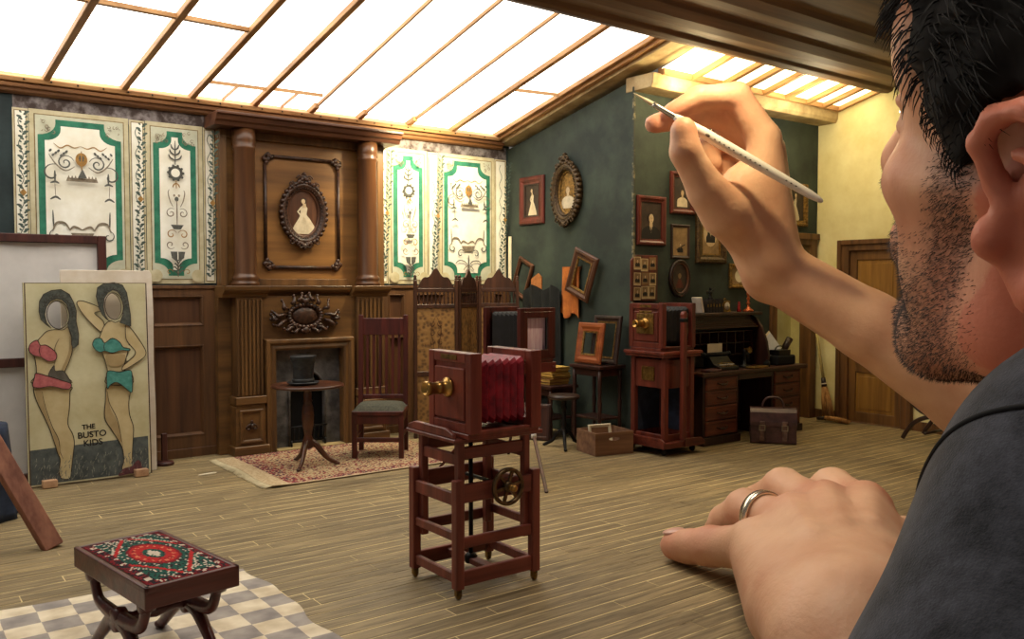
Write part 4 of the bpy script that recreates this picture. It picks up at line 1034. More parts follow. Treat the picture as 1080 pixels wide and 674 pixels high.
# ---------------------------------------------------------------- rug, table, hat, chair
RX0, RX1, RY0, RY1 = 2.40, 4.22, 6.22, 7.52
M_rug = rugmat('hearth_rug_weave', 220, 0)
rg = random.Random(4)
C1, C2, C3, C4, C5 = lin(136, 62, 62), lin(176, 152, 116), lin(72, 46, 58), lin(192, 170, 136), lin(128, 104, 72)
def rugcol(u, v):
    x = u * 1.82; j = rg.random()
    if x < .15: return C4 if j > .4 else C2
    if v < .02: return C4
    e = min(x - .15, v * 1.3, (1 - v) * 1.3)
    if e < .13: return C1 if j > .62 else (C3 if j > .34 else (C4 if j > .2 else C2))
    if e < .19: return C2 if j > .4 else C1
    return C2 if j > .5 else (C1 if j > .3 else (C3 if j > .16 else C4))
def rugz(x, y):
    e = max(0, 1 - (x + .91) / .22); return .011 + .014 * e * (0.5 + .5 * math.sin(y * 7 + 1))
t = thing('hearth_rug', 'worn red and tan patterned rug with fringed end in front of the fireplace', 'rug', ((RX0 + RX1) / 2, (RY0 + RY1) / 2, 0))
woven('rug_pile', RX1 - RX0, RY1 - RY0, 130, 92, rugz, rugcol, M_rug, t, .0095)
mb = MB()
for i in range(110):
    y = -.645 + 1.29 * i / 109; a = rg.uniform(-.012, .012); z = rugz(-.91, y)
    mb.tube([(-.905, y, z - .003), (-.935, y + a * .5, z - .006), (-.965 - rg.random() * .012, y + a, .004)], .0035, 4)
fr = mb.build('fringe', mat('cream_fringe', (214, 198, 160), .9, var=.15), t); fr['kind'] = 'stuff'
RZ = .0135
M_tab = wood('tea_table_mahogany', (98, 56, 36), (52, 28, 20), 'x', .28, spec=.55)
t = thing('pedestal_table', 'small round mahogany pedestal table standing on the rug, top hat on it', 'table', (2.945, 6.80, RZ))
mb = MB(); mb.lathe([(.05, .655), (.28, .66), (.298, .666), (.302, .676), (.296, .686), (.285, .684), (.01, .684)], 40); mb.build('tabletop', M_tab, t)
mb = MB(); mb.lathe([(.028, .14), (.05, .16), (.052, .19), (.04, .22), (.03, .25), (.034, .28), (.046, .34), (.05, .42), (.044, .49), (.03, .53), (.04, .545), (.03, .56), (.034, .60), (.028, .63), (.06, .655)], 20); mb.build('turned_column', M_tab, t)
for a in (-.50, -2.3, 1.6):
    mb = MB(); c, s = math.cos(a), math.sin(a)
    P = smoothpts([(c * .02, s * .02, .20), (c * .07, s * .07, .165), (c * .12, s * .12, .10), (c * .17, s * .17, .05), (c * .235, s * .235, .014)], 6); k = len(P)
    mb.tube(P, [.026 - .010 * i / k for i in range(k)], 9, flat=(.8, 1.15)); mb.ell((c * .242, s * .242, .012), (.024, .024, .0115)); mb.build('leg', M_tab, t)
M_hat = mat('rubbed_black_silk', (50, 52, 54), .38, dark=(20, 20, 22), scale=14, bump=.3, stretch=(1, 1, 2.5))
t = thing('top_hat', 'black silk top hat standing on the small round table', 'hat', (2.90, 6.785, RZ + .6865))
mb = MB()
pr = [(.062, .004), (.085, .001), (.108, .006), (.125, .018), (.121, .026), (.105, .014), (.086, .010), (.080, .022), (.078, .05), (.079, .10), (.084, .16), (.095, .215), (.103, .238), (.099, .244), (.05, .240), (.005, .238)]
mb.lathe(pr, 32, sc=(1.1, .95)); mb.build('hat_body', M_hat, t)
mb = MB(); mb.lathe([(.0815, .018), (.0835, .02), (.0825, .052), (.0795, .052)], 32, sc=(1.1, .95)); mb.build('hat_band', mat('black_ribbon', (24, 24, 26), .6), t)
# high slat-back chair
t = thing('slat_back_chair', 'tall red-brown slat-back chair with grey cushioned seat, right of the fireplace', 'chair', (3.665, 6.86, RZ), math.radians(-35.6))
M_ch = M_mahogd
cw, cd2 = .205, .19
for sx in (-1, 1):
    mb = MB(); mb.box(sx * cw - .022, sx * cw + .022, -cd2 - .022, -cd2 + .022, 0, .40); mb.build('front_leg', M_ch, t, bevel=.004)
    mb = MB(); mb.beam((sx * cw, cd2 + .01, 0), (sx * cw, cd2 - .01, .42), .044, .044, up=(0, 1, 0)); mb.beam((sx * cw, cd2 - .01, .42), (sx * cw, cd2 + .055, 1.245), .044, .04, up=(0, 1, 0))
    mb.build('back_post', M_ch, t, bevel=.004)
mb = MB(); mb.box(-cw - .022, cw + .022, -cd2 - .022, cd2 + .02, .375, .415); mb.box(-cw, cw, -cd2 - .012, -cd2 + .012, .30, .375); mb.box(-cw - .012, -cw + .012, -cd2, cd2, .31, .375); mb.box(cw - .012, cw + .012, -cd2, cd2, .31, .375)
mb.build('seat_frame', M_ch, t, bevel=.004)
mb = MB(); mb.box(-cw, cw, -cd2 - .01, -cd2 + .01, .14, .18); mb.build('stretcher', M_ch, t, bevel=.003)
for sx in (-1, 1):
    mb = MB(); mb.box(sx * cw - .01, sx * cw + .01, -cd2, cd2, .17, .20); mb.build('stretcher', M_ch, t, bevel=.003)
mb = MB(); nx = 14; vs = []
for j in range(nx + 1):
    for i in range(nx + 1):
        u, v = 2 * i / nx - 1, 2 * j / nx - 1
        vs.append((u * (cw + .015), v * (cd2 + .005) - .005, .416 + .055 * ((1 - abs(u) ** 4) * (1 - abs(v) ** 4)) ** .4))
q = len(vs); vs += [(x, y, .4155) for x, y, z in vs]
fs = [(j * (nx + 1) + i, j * (nx + 1) + i + 1, (j + 1) * (nx + 1) + i + 1, (j + 1) * (nx + 1) + i) for j in range(nx) for i in range(nx)]
mb.add(vs, fs + [tuple(q + k for k in f[::-1]) for f in fs], 0, True); mb.build('seat_cushion', mat('olive_grey_cloth', (86, 84, 70), .9, dark=(52, 52, 44), scale=60), t)
yb = lambda z: cd2 - .01 + .065 * (z - .42) / .825
mb = MB()
mb.add([(x, yb(z) + d, z) for x in (-cw + .02, cw - .02) for z in (1.06, 1.215) for d in (-.012, .012)], [(0, 2, 6, 4), (1, 5, 7, 3), (0, 1, 3, 2), (4, 6, 7, 5), (0, 4, 5, 1), (2, 3, 7, 6)])
mb.build('crest_rail', M_ch, t, bevel=.004)
mb = MB(); mb.box(-cw + .02, cw - .02, yb(.5) - .01, yb(.5) + .01, .475, .515); mb.build('lower_rail', M_ch, t, bevel=.003)
for i in range(6):
    x = -cw + .06 + i * (2 * cw - .12) / 5
    mb = MB(); mb.beam((x, yb(.51), .51), (x, yb(1.065), 1.065), .026, .012, up=(0, 1, 0)); mb.build('slat', M_ch, t, bevel=.002)

# ---------------------------------------------------------------- folding screen
M_scr = wood('screen_frame_wood', (74, 44, 30), (38, 22, 17), 'z', .42)
def screen_panel_mat():
    m, nt, b = _new('stamped_leather_panel'); N = nt.nodes; L = nt.links
    tc = N.new('ShaderNodeTexCoord'); vo = N.new('ShaderNodeTexVoronoi'); vo.inputs['Scale'].default_value = 26
    wv = N.new('ShaderNodeTexNoise'); wv.inputs['Scale'].default_value = 40; L.new(tc.outputs['Object'], wv.inputs['Vector']); L.new(tc.outputs['Object'], vo.inputs['Vector'])
    cr = N.new('ShaderNodeValToRGB'); cr.color_ramp.elements[0].color = lin(84, 58, 32); cr.color_ramp.elements[1].color = lin(128, 94, 52); cr.color_ramp.elements[0].position = .2; cr.color_ramp.elements[1].position = .6
    L.new(vo.outputs['Distance'], cr.inputs['Fac']); L.new(cr.outputs['Color'], b.inputs['Base Color']); b.inputs['Roughness'].default_value = .5
    bp = N.new('ShaderNodeBump'); bp.inputs['Strength'].default_value = .3; bp.inputs['Distance'].default_value = .01; L.new(vo.outputs['Distance'], bp.inputs['Height']); L.new(bp.outputs['Normal'], b.inputs['Normal'])
    return m
M_leath = screen_panel_mat()
t = thing('folding_screen', 'dark three-panel folding screen with spindle gallery and arched crests in the corner', 'folding screen', (0, 0, 0.001))
SP = [(4.33, 7.42), (4.76, 7.25), (5.20, 7.55), (5.57, 7.30)]
for (p, q) in zip(SP[:-1], SP[1:]):
    p = Vector((*p, 0)); q = Vector((*q, 0)); d = q - p; w = d.length - .012
    mid = (p + q) / 2; a = math.atan2(d.y, d.x)
    mb = MB()
    for sx in (-1, 1):
        mb.box(sx * w / 2 - (.035 if sx > 0 else 0), sx * w / 2 + (0 if sx > 0 else .035), -.018, .018, 0, 1.58)
        mb.lathe([(.008, 1.58), (.02, 1.59), (.012, 1.605), (.018, 1.62), (.004, 1.635)], 10, (sx * (w / 2 - .0175), 0, 0))
    for z0, z1 in ((.05, .12), (.62, .67), (1.30, 1.34), (1.46, 1.50)): mb.box(-w / 2 + .035, w / 2 - .035, -.014, .014, z0, z1)
    pan = mb.build('screen_leaf', M_scr, t, bevel=.003); pan.location = (mid.x, mid.y, 0); pan.rotation_euler = (0, 0, a)
    mb = MB(); hw_ = w / 2 - .036
    cre = [(-hw_, 1.50)] + [(u * hw_, 1.525 + .15 * max(0, math.cos(u * 1.5)) ** 1.6 + .025 * math.cos(u * 9)) for u in [i / 12 for i in range(-12, 13)]] + [(hw_, 1.50)]
    mb.prism(cre, -.010, .010, 'y'); mb.build('crest', M_scr, pan, bevel=.002)
    mb = MB(); n = 9
    for k in range(n):
        x = -hw_ + 2 * hw_ * (k + .5) / n
        mb.lathe([(.005, 1.34), (.011, 1.36), (.006, 1.375), (.013, 1.40), (.006, 1.425), (.011, 1.44), (.005, 1.46)], 8, (x, 0, 0))
    mb.build('spindle_gallery', M_scr, pan)
    mb = MB(); mb.box(-hw_, hw_, -.006, .006, .67, 1.30); mb.box(-hw_, hw_, -.006, .006, .12, .62); mb.build('leather_panel', M_leath, pan)
    F = Flat(.01, -.0065)
    for sgn in (1, -1):
        for zc in (1.0, .37):
            for i in range(4):
                F.line(spiral((sgn * .045, zc + .14 - i * .09), .035, .006, 1.6 + (0 if sgn > 0 else 0), 1.6 + sgn * 6, 14), .007, 0)
            F.line(smoothpts([(0, zc + .23), (sgn * .05, zc + .1), (sgn * .03, zc - .05), (0, zc - .24)], 5), .006, 0)
    F.build('stamped_ornament', [M_scr], pan)

# ---------------------------------------------------------------- studio camera on wheeled stand (middle of the floor)
M_st = wood('stand_red_mahogany', (142, 72, 56), (86, 39, 31), 'z', .42, 8.0)
M_stx = wood('stand_red_mahogany_rail', (138, 69, 54), (84, 38, 31), 'x', .42, 8.0)
M_cam = wood('camera_body_mahogany', (144, 68, 50), (88, 37, 29), 'z', .36, 6.0)
M_bel = mat('crimson_leather_bellows', (170, 36, 50), .45, dark=(108, 18, 30), scale=18, bump=.15)
M_belt = mat('worn_bellows_edges', (150, 118, 96), .7, var=.4, scale=30)
t = thing('camera_stand', 'red mahogany wheeled camera stand with crank wheel, in the middle of the floor', 'camera stand', (2.50, 3.665, 0.001))
sx_, sy_ = .235, .205
for ax, ay in ((-1, -1), (1, -1), (1, 1), (-1, 1)):
    mb = MB(); x, y = ax * sx_, ay * sy_
    mb.box(x - .024, x + .024, y - .024, y + .024, .05, .585); leg = mb.build('leg', M_st, t, bevel=.006, seg=2)
    mb = MB(); mb.tube([(x, y, .06), (x, y, .032)], .012, 8); mb.lathe([(.006, -.010), (.020, -.008), (.022, 0), (.020, .008), (.006, .010)], 14, (x, y, .022), 'x'); mb.box(x - .014, x - .011, y - .012, y + .012, .018, .05); mb.box(x + .011, x + .014, y - .012, y + .012, .018, .05)
    mb.build('caster', M_brassd, leg)
    mb = MB(); ix, iy = x * .86 , y * .83
    mb.box(ix - .020, ix + .020, iy - .020, iy + .020, .23, .765); mb.build('inner_post', M_st, t, bevel=.005)
for z0, z1, th in ((.47, .56, .014), (.245, .30, .012), (.06, .135, .014)):
    for s in (-1, 1):
        mb = MB(); mb.box(-sx_ + .024, sx_ - .024, s * sy_ - th, s * sy_ + th, z0, z1); mb.build('rail', M_stx, t, bevel=.004)
for z0, z1 in ((.455, .52), (.28, .325), (.075, .125)):
    for s in (-1, 1):
        mb = MB(); mb.box(s * sx_ - .012, s * sx_ + .012, -sy_ + .024, sy_ - .024, z0, z1); mb.build('rail', M_st, t, bevel=.004)
for s in (-1, 1):
    mb = MB(); mb.box(-sx_ * .86 + .02, sx_ * .86 - .02, s * sy_ * .83 - .012, s * sy_ * .83 + .012, .675, .735); mb.build('rail', M_stx, t, bevel=.004)
    mb = MB(); mb.box(s * sx_ * .86 - .012, s * sx_ * .86 + .012, -sy_ * .83 + .02, sy_ * .83 - .02, .645, .70); mb.build('rail', M_st, t, bevel=.004)
mb = MB(); mb.box(-sx_ - .03, sx_ + .045, -sy_ - .02, sy_ + .04, .766, .787); mb.build('platform', M_stx, t, bevel=.005)
mb = MB(); mb.prism([(-sy_ - .005, .7875), (-sy_ + .005, .81), (-sy_ + .07, .832), (sy_ - .05, .832), (sy_ + .02, .812), (sy_ + .03, .7875)], -sx_ - .028, -sx_ - .006, 'x'); mb.build('end_lip', M_st, t, bevel=.004)
# crank wheel on the front rail
mb = MB(); wy = -sy_ - .045; wx, wz = .035, .525
mb.lathe([(.078, -.011), (.094, -.011), (.096, 0), (.094, .011), (.078, .011), (.076, 0)], 32, (wx, wy, wz), 'y', closed=True)
mb.lathe([(.008, -.016), (.026, -.014), (.028, .014), (.008, .016)], 16, (wx, wy, wz), 'y')
for k in range(6):
    a = k * pi / 3 + .2; mb.beam((wx + .02 * math.cos(a), wy, wz + .02 * math.sin(a)), (wx + .08 * math.cos(a), wy, wz + .08 * math.sin(a)), .014, .014, up=(0, 1, 0))
wheel = mb.build('crank_wheel', mat('aged_bronze_wheel', (120, 96, 66), .4, metal=.7, var=.5, scale=26), t)
mb = MB(); mb.tube([(wx, wy - .012, wz), (wx, wy - .045, wz)], [.013, .017], 10); mb.ell((wx, wy - .05, wz), .018); mb.build('crank_handle', M_brass, wheel)
mb = MB(); mb.tube([(wx, wy, wz), (wx, sy_ * .6, wz)], .010, 8); mb.build('axle', M_iron, wheel)
mb = MB(); mb.tube([(-.02, .0, .10), (-.02, .0, .76)], .012, 8); mb.lathe([(.03, .09), (.034, .10), (.034, .125), (.02, .14)], 14, (-.02, 0, 0)); mb.build('lifting_screw', M_iron, t)
mb = MB(); mb.beam((-.02, -sy_ + .01, .105), (-.02, sy_ - .01, .105), .05, .03); mb.build('screw_bearer', M_st, t, bevel=.003)
# the camera itself
def bellows(mb, x0, x1, w0, h0, w1, h1, zc0, zc1, n, edge):
    """pleated box bellows along local x; edge: pleat depth"""
    sec = []
    for i in range(2 * n + 1):
        f = i / (2 * n); d = 0 if i % 2 else -edge
        sec.append((x0 + (x1 - x0) * f, (w0 + (w1 - w0) * f) / 2 + d, (h0 + (h1 - h0) * f) / 2 + d, zc0 + (zc1 - zc0) * f))
    vs = []
    for x, a, b, zc in sec:
        c = min(a, b) * .12
        vs += [(x, -a + c, zc - b), (x, a - c, zc - b), (x, a, zc - b + c), (x, a, zc + b - c), (x, a - c, zc + b), (x, -a + c, zc + b), (x, -a, zc + b - c), (x, -a, zc - b + c)]
    fs = [(8 * i + j, 8 * i + (j + 1) % 8, 8 * i + 8 + (j + 1) % 8, 8 * i + 8 + j) for i in range(len(sec) - 1) for j in range(8)]
    mb.add(vs, fs, 0, False)
def studio_camera(name, label, loc, rz, L, W, H, m_body, m_bel, m_edge, lens=True, glass=False, plate=None, th=.05, fw=None):
    """lens board at local -x, focusing back at +x, base at z=0"""
    t = thing(name, label, 'camera', loc, rz)
    mb = MB(); mb.box(-L / 2, L / 2, -W / 2 + .02, W / 2 - .02, 0, .025); mb.box(-L / 2 + .02, L / 2, -W / 2 + .01, -W / 2 + .045, .022, .04); mb.box(-L / 2 + .02, L / 2, W / 2 - .045, W / 2 - .01, .022, .04)
    mb.build('base_board', m_body, t, bevel=.003)
    z0, z1 = .026, H
    def std(xc, nm, inner):
        mb = MB(); b = .05
        x0, x1 = xc - th / 2, xc + th / 2
        mb.box(x0, x1, -W / 2, -W / 2 + b, z0, z1); mb.box(x0, x1, W / 2 - b, W / 2, z0, z1); mb.box(x0, x1, -W / 2 + b, W / 2 - b, z1 - b, z1); mb.box(x0, x1, -W / 2 + b, W / 2 - b, z0, z0 + b)
        return mb.build(nm, m_body, t, bevel=.005, seg=2)
    fs = std(-L / 2 + th / 2, 'front_standard', True); rs = std(L / 2 - th / 2, 'rear_standard', True)
    zc = (z0 + z1) / 2; hi = z1 - z0
    if lens:
        xf = -L / 2
        mb = MB(); mb.box(xf + .012, xf + .03, -W / 2 + .045, W / 2 - .045, z0 + .045, z1 - .045); mb.box(xf - .002, xf + .014, -W / 2 + .06, W / 2 - .06, z0 + .06, z1 - .075)
        lb = mb.build('lens_board', m_body, fs, bevel=.006, seg=2)
        mb = MB(); R0 = plate or .042
        if plate:
            mb2 = MB(); mb2.box(xf - .010, xf - .002, -.105, .105, zc - .075, zc + .11); mb2.box(xf - .006, xf - .002, -.08, .08, zc + .115, zc + .135); mb2.build('brass_plate', M_brassd, lb, bevel=.006)
        mb.lathe([(.048, 0.002), (.05, -.012), (.040, -.018), (.033, -.022), (.030, -.05), (.034, -.056), (.030, -.062), (.028, -.10), (.034, -.105), (.037, -.125), (.034, -.135), (.028, -.135), (.025, -.115)], 24, (xf - .004, 0, zc + .02), 'x')
        mb.build('lens_barrel', M_brass, lb)
        mb = MB(); mb.ell((xf - .112, 0, zc + .02), (.008, .025, .025), 16, 8); mb.build('lens_glass', mat('dark_lens_glass', (18, 16, 14), .05, spec=.8), lb)
        mb = MB(); mb.box(xf - .004, xf + .004, -.07, .07, z1 - .036, z1 - .014); mb.build('name_plate', M_brassd, fs)
    mb = MB(); bellows(mb, -L / 2 + th, L / 2 - th, W - .09, hi - .08, W - .07, hi - .06, zc, zc, 7 if not fw else fw, .022); mb.build('bellows', m_bel, t)
    if glass:
        mb = MB(); xr = L / 2 - .012; b = .05
        mb.box(xr - .006, xr + .014, -W / 2 + .03, -W / 2 + .075, z0 + .03, z1 - .03); mb.box(xr - .006, xr + .014, W / 2 - .075, W / 2 - .03, z0 + .03, z1 - .03); mb.box(xr - .006, xr + .014, -W / 2 + .075, W / 2 - .075, z1 - .08, z1 - .03); mb.box(xr - .006, xr + .014, -W / 2 + .075, W / 2 - .075, z0 + .03, z0 + .075)
        mb.build('focusing_back', m_body, rs, bevel=.003)
        mb = MB(); mb.box(xr - .05, xr - .046, -W / 2 + .06, W / 2 - .06, z0 + .06, z1 - .06)
        mb.build('ground_glass', mat('frosted_lilac_glass', (246, 230, 244), .3, dark=(206, 166, 198), scale=9, stretch=(1, 9, .6)), rs)
    return t
studio_camera('studio_camera', 'red mahogany studio camera with brass lens and crimson bellows, on the wheeled stand', (2.495, 3.56, .7895), 0, .43, .385, .415, M_cam, M_bel, M_belt, th=.065)

# ---------------------------------------------------------------- second camera on a tripod
M_bel2 = mat('black_bellows', (26, 22, 24), .55, dark=(10, 9, 10), scale=16)
t = thing('camera_tripod', 'slender wooden camera tripod behind the crimson-bellows camera', 'tripod', (0, 0, 0.002))
tc_ = Vector((4.29, 5.62, .80))
mb = MB(); mb.box(4.12, 4.50, 5.40, 5.90, .822, .905); mb.ell((4.465, 5.392, .865), (.012, .012, .01)); head = mb.build('tripod_head', wood('tripod_red_box', (118, 44, 40), (70, 24, 24), 'x', .4), t, bevel=.005)
for q in ((3.97, 4.87), (3.74, 6.02), (4.62, 6.22)):
    d = (Vector((q[0], q[1], 0)) - tc_); a = tc_ + d * .02; b = tc_ + d * .5; e = Vector((q[0], q[1], .0))
    mb = MB(); s = Vector((-d.y, d.x, 0)).normalized() * .035
    mb.beam(a + s, b + s * .4, .016, .02); mb.beam(a - s, b - s * .4, .016, .02); mb.beam(tc_ + d * .42, e, .024, .022); lg = mb.build('leg', M_mahogd, t, bevel=.003)
    mb = MB(); c = tc_ + d * .55; mb.lathe([(.006, -.02), (.02, -.018), (.02, .018), (.006, .02)], 12, c, 'z'); mb.build('clamp', M_white, lg)
studio_camera('plate_camera', 'dark mahogany plate camera with black bellows and frosted glass back, on the tripod', (4.31, 5.66, .909), -pi / 2, .52, .36, .44, M_mahogd, M_bel2, M_belt, lens=True, glass=True, th=.045)
# ---------------------------------------------------------------- pictures on the side wall and the alcove wall
RW = -pi / 2
rect_frame('picture_frame', 'small red-brown frame with a lady in white, nearest the back corner of the side wall', 'picture frame', .43, .52, .085, (W1 - .003, 7.40, 2.455), RW, M_redfr, pic_lady_dark, inner=M_ebony)
oval_frame('oval_portrait', 'ornate dark gilt oval frame with a pale woman, high on the dark side wall', .225, .31, .085, (W1 - .003, 6.80, 2.49), RW, M_gilt_dk, M_gold, pic_oval_woman, depth=.07)
rect_frame('picture_frame', 'red frame with a young man in black, nearest the wall corner in the alcove', 'picture frame', .395, .475, .06, (6.06, W2 - .003, 2.153), 0, M_redfr, pic_bust_suit)
rect_frame('picture_frame', 'red-brown frame with a bust in white, above the small pale photograph', 'picture frame', .355, .415, .055, (6.50, W2 - .003, 2.445), 0, M_redfr, pic_bust_cream)
rect_frame('picture_frame', 'small black-framed pale photograph of two figures, above the dark oval portrait', 'picture frame', .27, .34, .032, (6.475, W2 - .003, 1.965), 0, M_ebony, lambda F, w, h: (bust(F, w * .6, h * .55, True, -.05, cloth=2), F.line([(-w * .3, -h * .3), (w * .3, -h * .1)], .02, 3), [M_photo_md, M_skinp, M_suitp, M_ebony])[-1], depth=.02)
oval_frame('oval_portrait', 'small plain black oval frame with a reddish portrait, above the tall stand camera', .155, .19, .04, (6.47, W2 - .003, 1.60), 0, M_ebony, M_brfr, pic_oval_red, ornate=False, depth=.03)
rect_frame('picture_frame', 'large dark carved frame with a vignette of a bearded man, beside the raised wrist', 'picture frame', .46, .62, .085, (6.93, W2 - .003, 2.065), 0, M_gilt_dk, pic_vignette_suit, depth=.045, inner=M_gold)
rect_frame('picture_frame', 'small low gold frame half hidden behind the forearm, above the desk', 'picture frame', .34, .26, .045, (7.40, W2 - .003, 1.63), 0, M_gold, lambda F, w, h: (F.oval((0, 0), w * .3, h * .4, 1), [M_photo_md, M_cream])[-1], depth=.03)
rect_frame('picture_frame', 'gold frame with a standing lady in white, at the right end of the alcove wall', 'picture frame', .44, .48, .065, (8.36, W2 - .003, 2.435), 0, M_gold, pic_lady_dark, depth=.035)
# card board with nine portrait cards
t = thing('portrait_card_board', 'dark red board pinned with nine small portrait cards, at the alcove corner', 'card board', (5.965, W2 - .003, 1.60), 0)
mb = MB(); mb.prism([(-.18, -.22), (.18, -.22), (.18, .22), (-.12, .22), (-.18, .17)], -.02, 0, 'y'); mb.build('backing_board', M_redfr, t, bevel=.004)
rr = random.Random(6)
M_card = mat('buff_portrait_card', (206, 188, 146), .8, dark=(176, 154, 110), scale=10)
M_cardd = mat('brown_portrait_card', (150, 112, 74), .8, dark=(118, 84, 54), scale=10)
for r in range(3):
    for c in range(3):
        F = Flat(.003, -.0225 - .001 * c); w, h = .092, .122
        F.mb.box(-w / 2, w / 2, -.0225 - .001 * c, -.0205, -h / 2, h / 2, 0)
        F.rect(-w * .4, w * .4, -h * .36, h * .44, 4); bust(F, w * .95, h, c != 1, .01)
        o = F.build('portrait_card', [M_cardd if (r, c) in ((1, 1), (0, 2)) else M_card, M_skinp, M_suitp, M_ebony, M_photo_md], t)
        o.location = (-.105 + c * .104 + rr.uniform(-.008, .008), 0, .135 - r * .14 + rr.uniform(-.01, .01)); o.rotation_euler = (0, rr.uniform(-.06, .06), 0)
# frames and cloths hanging lower on the side wall
t = thing('orange_cloth', 'orange cloth hanging on the dark side wall beside a tilted empty frame', 'cloth', (W1 - .006, 6.73, 1.47), RW)
mb = MB(); nx, nz = 16, 20; vs = []
for j in range(nz + 1):
    for i in range(nx + 1):
        u = i / nx - .5; v = j / nz - .5
        vs.append((u * .29 * (1 - .08 * v), -.03 - .014 * math.sin(u * 16 + v * 2) - .01 * (.5 - v), v * .5 + (.03 * math.sin(u * 9) if j == 0 else 0)))
q = len(vs); vs += [(x, y + .012, z) for x, y, z in vs]
fs = [(j * (nx + 1) + i, j * (nx + 1) + i + 1, (j + 1) * (nx + 1) + i + 1, (j + 1) * (nx + 1) + i) for j in range(nz) for i in range(nx)]
mb.add(vs, fs + [tuple(q + k for k in f[::-1]) for f in fs], 0, True); mb.build('cloth', mat('orange_felt', (196, 116, 52), .9, dark=(150, 80, 32), scale=9), t)
mb = MB(); mb.box(-.15, .15, -.012, 0, .225, .255); mb.build('hanging_batten', M_brfr, t)
rect_frame('empty_frame', 'dark brown empty frame hung tilted over the orange cloth', 'picture frame', .37, .47, .075, (W1 - .065, 6.51, 1.635), RW, M_brfr, None, rot=(0, math.radians(21), RW), inner=M_gold)
rect_frame('empty_frame', 'narrow empty frame hung askew beside the back corner, behind the folding screen', 'picture frame', .27, .42, .045, (W1 - .012, 7.56, 1.61), RW, M_brfr, None, rot=(0, math.radians(24), RW))
mb = MB(); mb.prism([(-.1, -.16), (.09, -.2), (.1, .12), (.04, .16), (-.08, .1)], -.01, 0, 'y'); o = mb.build('hanging_orange_paper', mat('orange_tan_paper', (178, 112, 60), .9, var=.3), None)
tag(o, 'scrap of orange-tan paper on the side wall beside the askew frame', 'paper', loc=(W1 - .004, 7.33, 1.50), rz=RW)
mb = MB(); mb.box(-.025, .025, -.015, 0, 0, .55); o = mb.build('pale_slat', M_cream, None, bevel=.004)
tag(o, 'pale narrow board standing in the back corner above the folding screen', 'board', loc=(W1 - .006, 7.80, 1.531), rz=RW)

# black cloth added over a very dark patch of the side wall
mb = MB(); nx, nz = 30, 24; vs = []
for j in range(nz + 1):
    for i in range(nx + 1):
        u = i / nx - .5; v = j / nz - .5
        vs.append((u * .62 * (1 + .10 * v), -.045 - .022 * math.sin(u * 26 + 1.5 * v) - .014 * math.sin(u * 9 - v * 4), v * 1.15 + .03 * math.sin(u * 8) * (1 if j == 0 else 0) + (-.035 * math.cos(u * 13) if j == nz else 0)))
q = len(vs); vs += [(x, y + .012, z) for x, y, z in vs]
fs = [(j * (nx + 1) + i, j * (nx + 1) + i + 1, (j + 1) * (nx + 1) + i + 1, (j + 1) * (nx + 1) + i) for j in range(nz) for i in range(nx)]
mb.add(vs, fs + [tuple(q + k for k in f[::-1]) for f in fs], 0, True); o = mb.build('hanging_cloth', mat('black_velvet', (24, 26, 27), .95, dark=(13, 14, 15), scale=9), None)
tag(o, 'black cloth hanging on the dark side wall left of the orange cloth', 'cloth', loc=(W1 - .012, 7.17, .93), rz=RW)
# tall side table with two leaning frames
M_dt = wood('dark_side_table', (66, 36, 28), (34, 18, 15), 'z', .4)
def four_leg_table(name, label, x0, x1, y0, y1, h, m, shelf=None, r=.02):
    t = thing(name, label, 'table', ((x0 + x1) / 2, (y0 + y1) / 2, .001)); w, d = (x1 - x0) / 2, (y1 - y0) / 2
    mb = MB(); mb.box(-w, w, -d, d, h - .03, h); mb.build('tabletop', m, t, bevel=.006, seg=2)
    mb = MB(); mb.box(-w + .04, w - .04, -d + .03, -d + .045, h - .1, h - .03); mb.box(-w + .04, w - .04, d - .045, d - .03, h - .1, h - .03); mb.box(-w + .03, -w + .045, -d + .045, d - .045, h - .1, h - .03); mb.box(w - .045, w - .03, -d + .045, d - .045, h - .1, h - .03)
    mb.build('apron', m, t, bevel=.003)
    for ax in (-1, 1):
        for ay in (-1, 1):
            mb = MB(); mb.lathe([(.014, 0), (.022, .01), (.016, .03), (r, .1), (r * .8, h * .4), (r * 1.1, h * .55), (r * .8, h * .6), (r, h * .8), (r * 1.1, h - .03)], 10, (ax * (w - .04), ay * (d - .04), 0)); mb.build('leg', m, t)
    if shelf:
        mb = MB(); mb.box(-w + .04, w - .04, -d + .04, d - .04, shelf - .012, shelf + .008); mb.build('shelf', m, t, bevel=.003)
    return t
four_leg_table('side_table', 'tall dark side table against the side wall with two frames leaning on it', 5.46, 5.80, 5.92, 6.36, .765, M_dt, .26)
rect_frame('empty_frame', 'orange-brown empty frame leaning in front on the tall dark side table', 'picture frame', .37, .40, .085, (5.60, 6.20, .968), RW, wood('orange_frame_wood', (168, 92, 46), (112, 54, 26), 'x', .4), None, rot=(math.radians(-9), 0, RW), inner=M_gold)
rect_frame('empty_frame', 'black and gold empty frame leaning behind the orange-brown one on the tall side table', 'picture frame', .38, .47, .06, (5.70, 6.08, 1.004), RW, M_ebony, None, rot=(math.radians(-9), 0, RW), inner=M_gold)
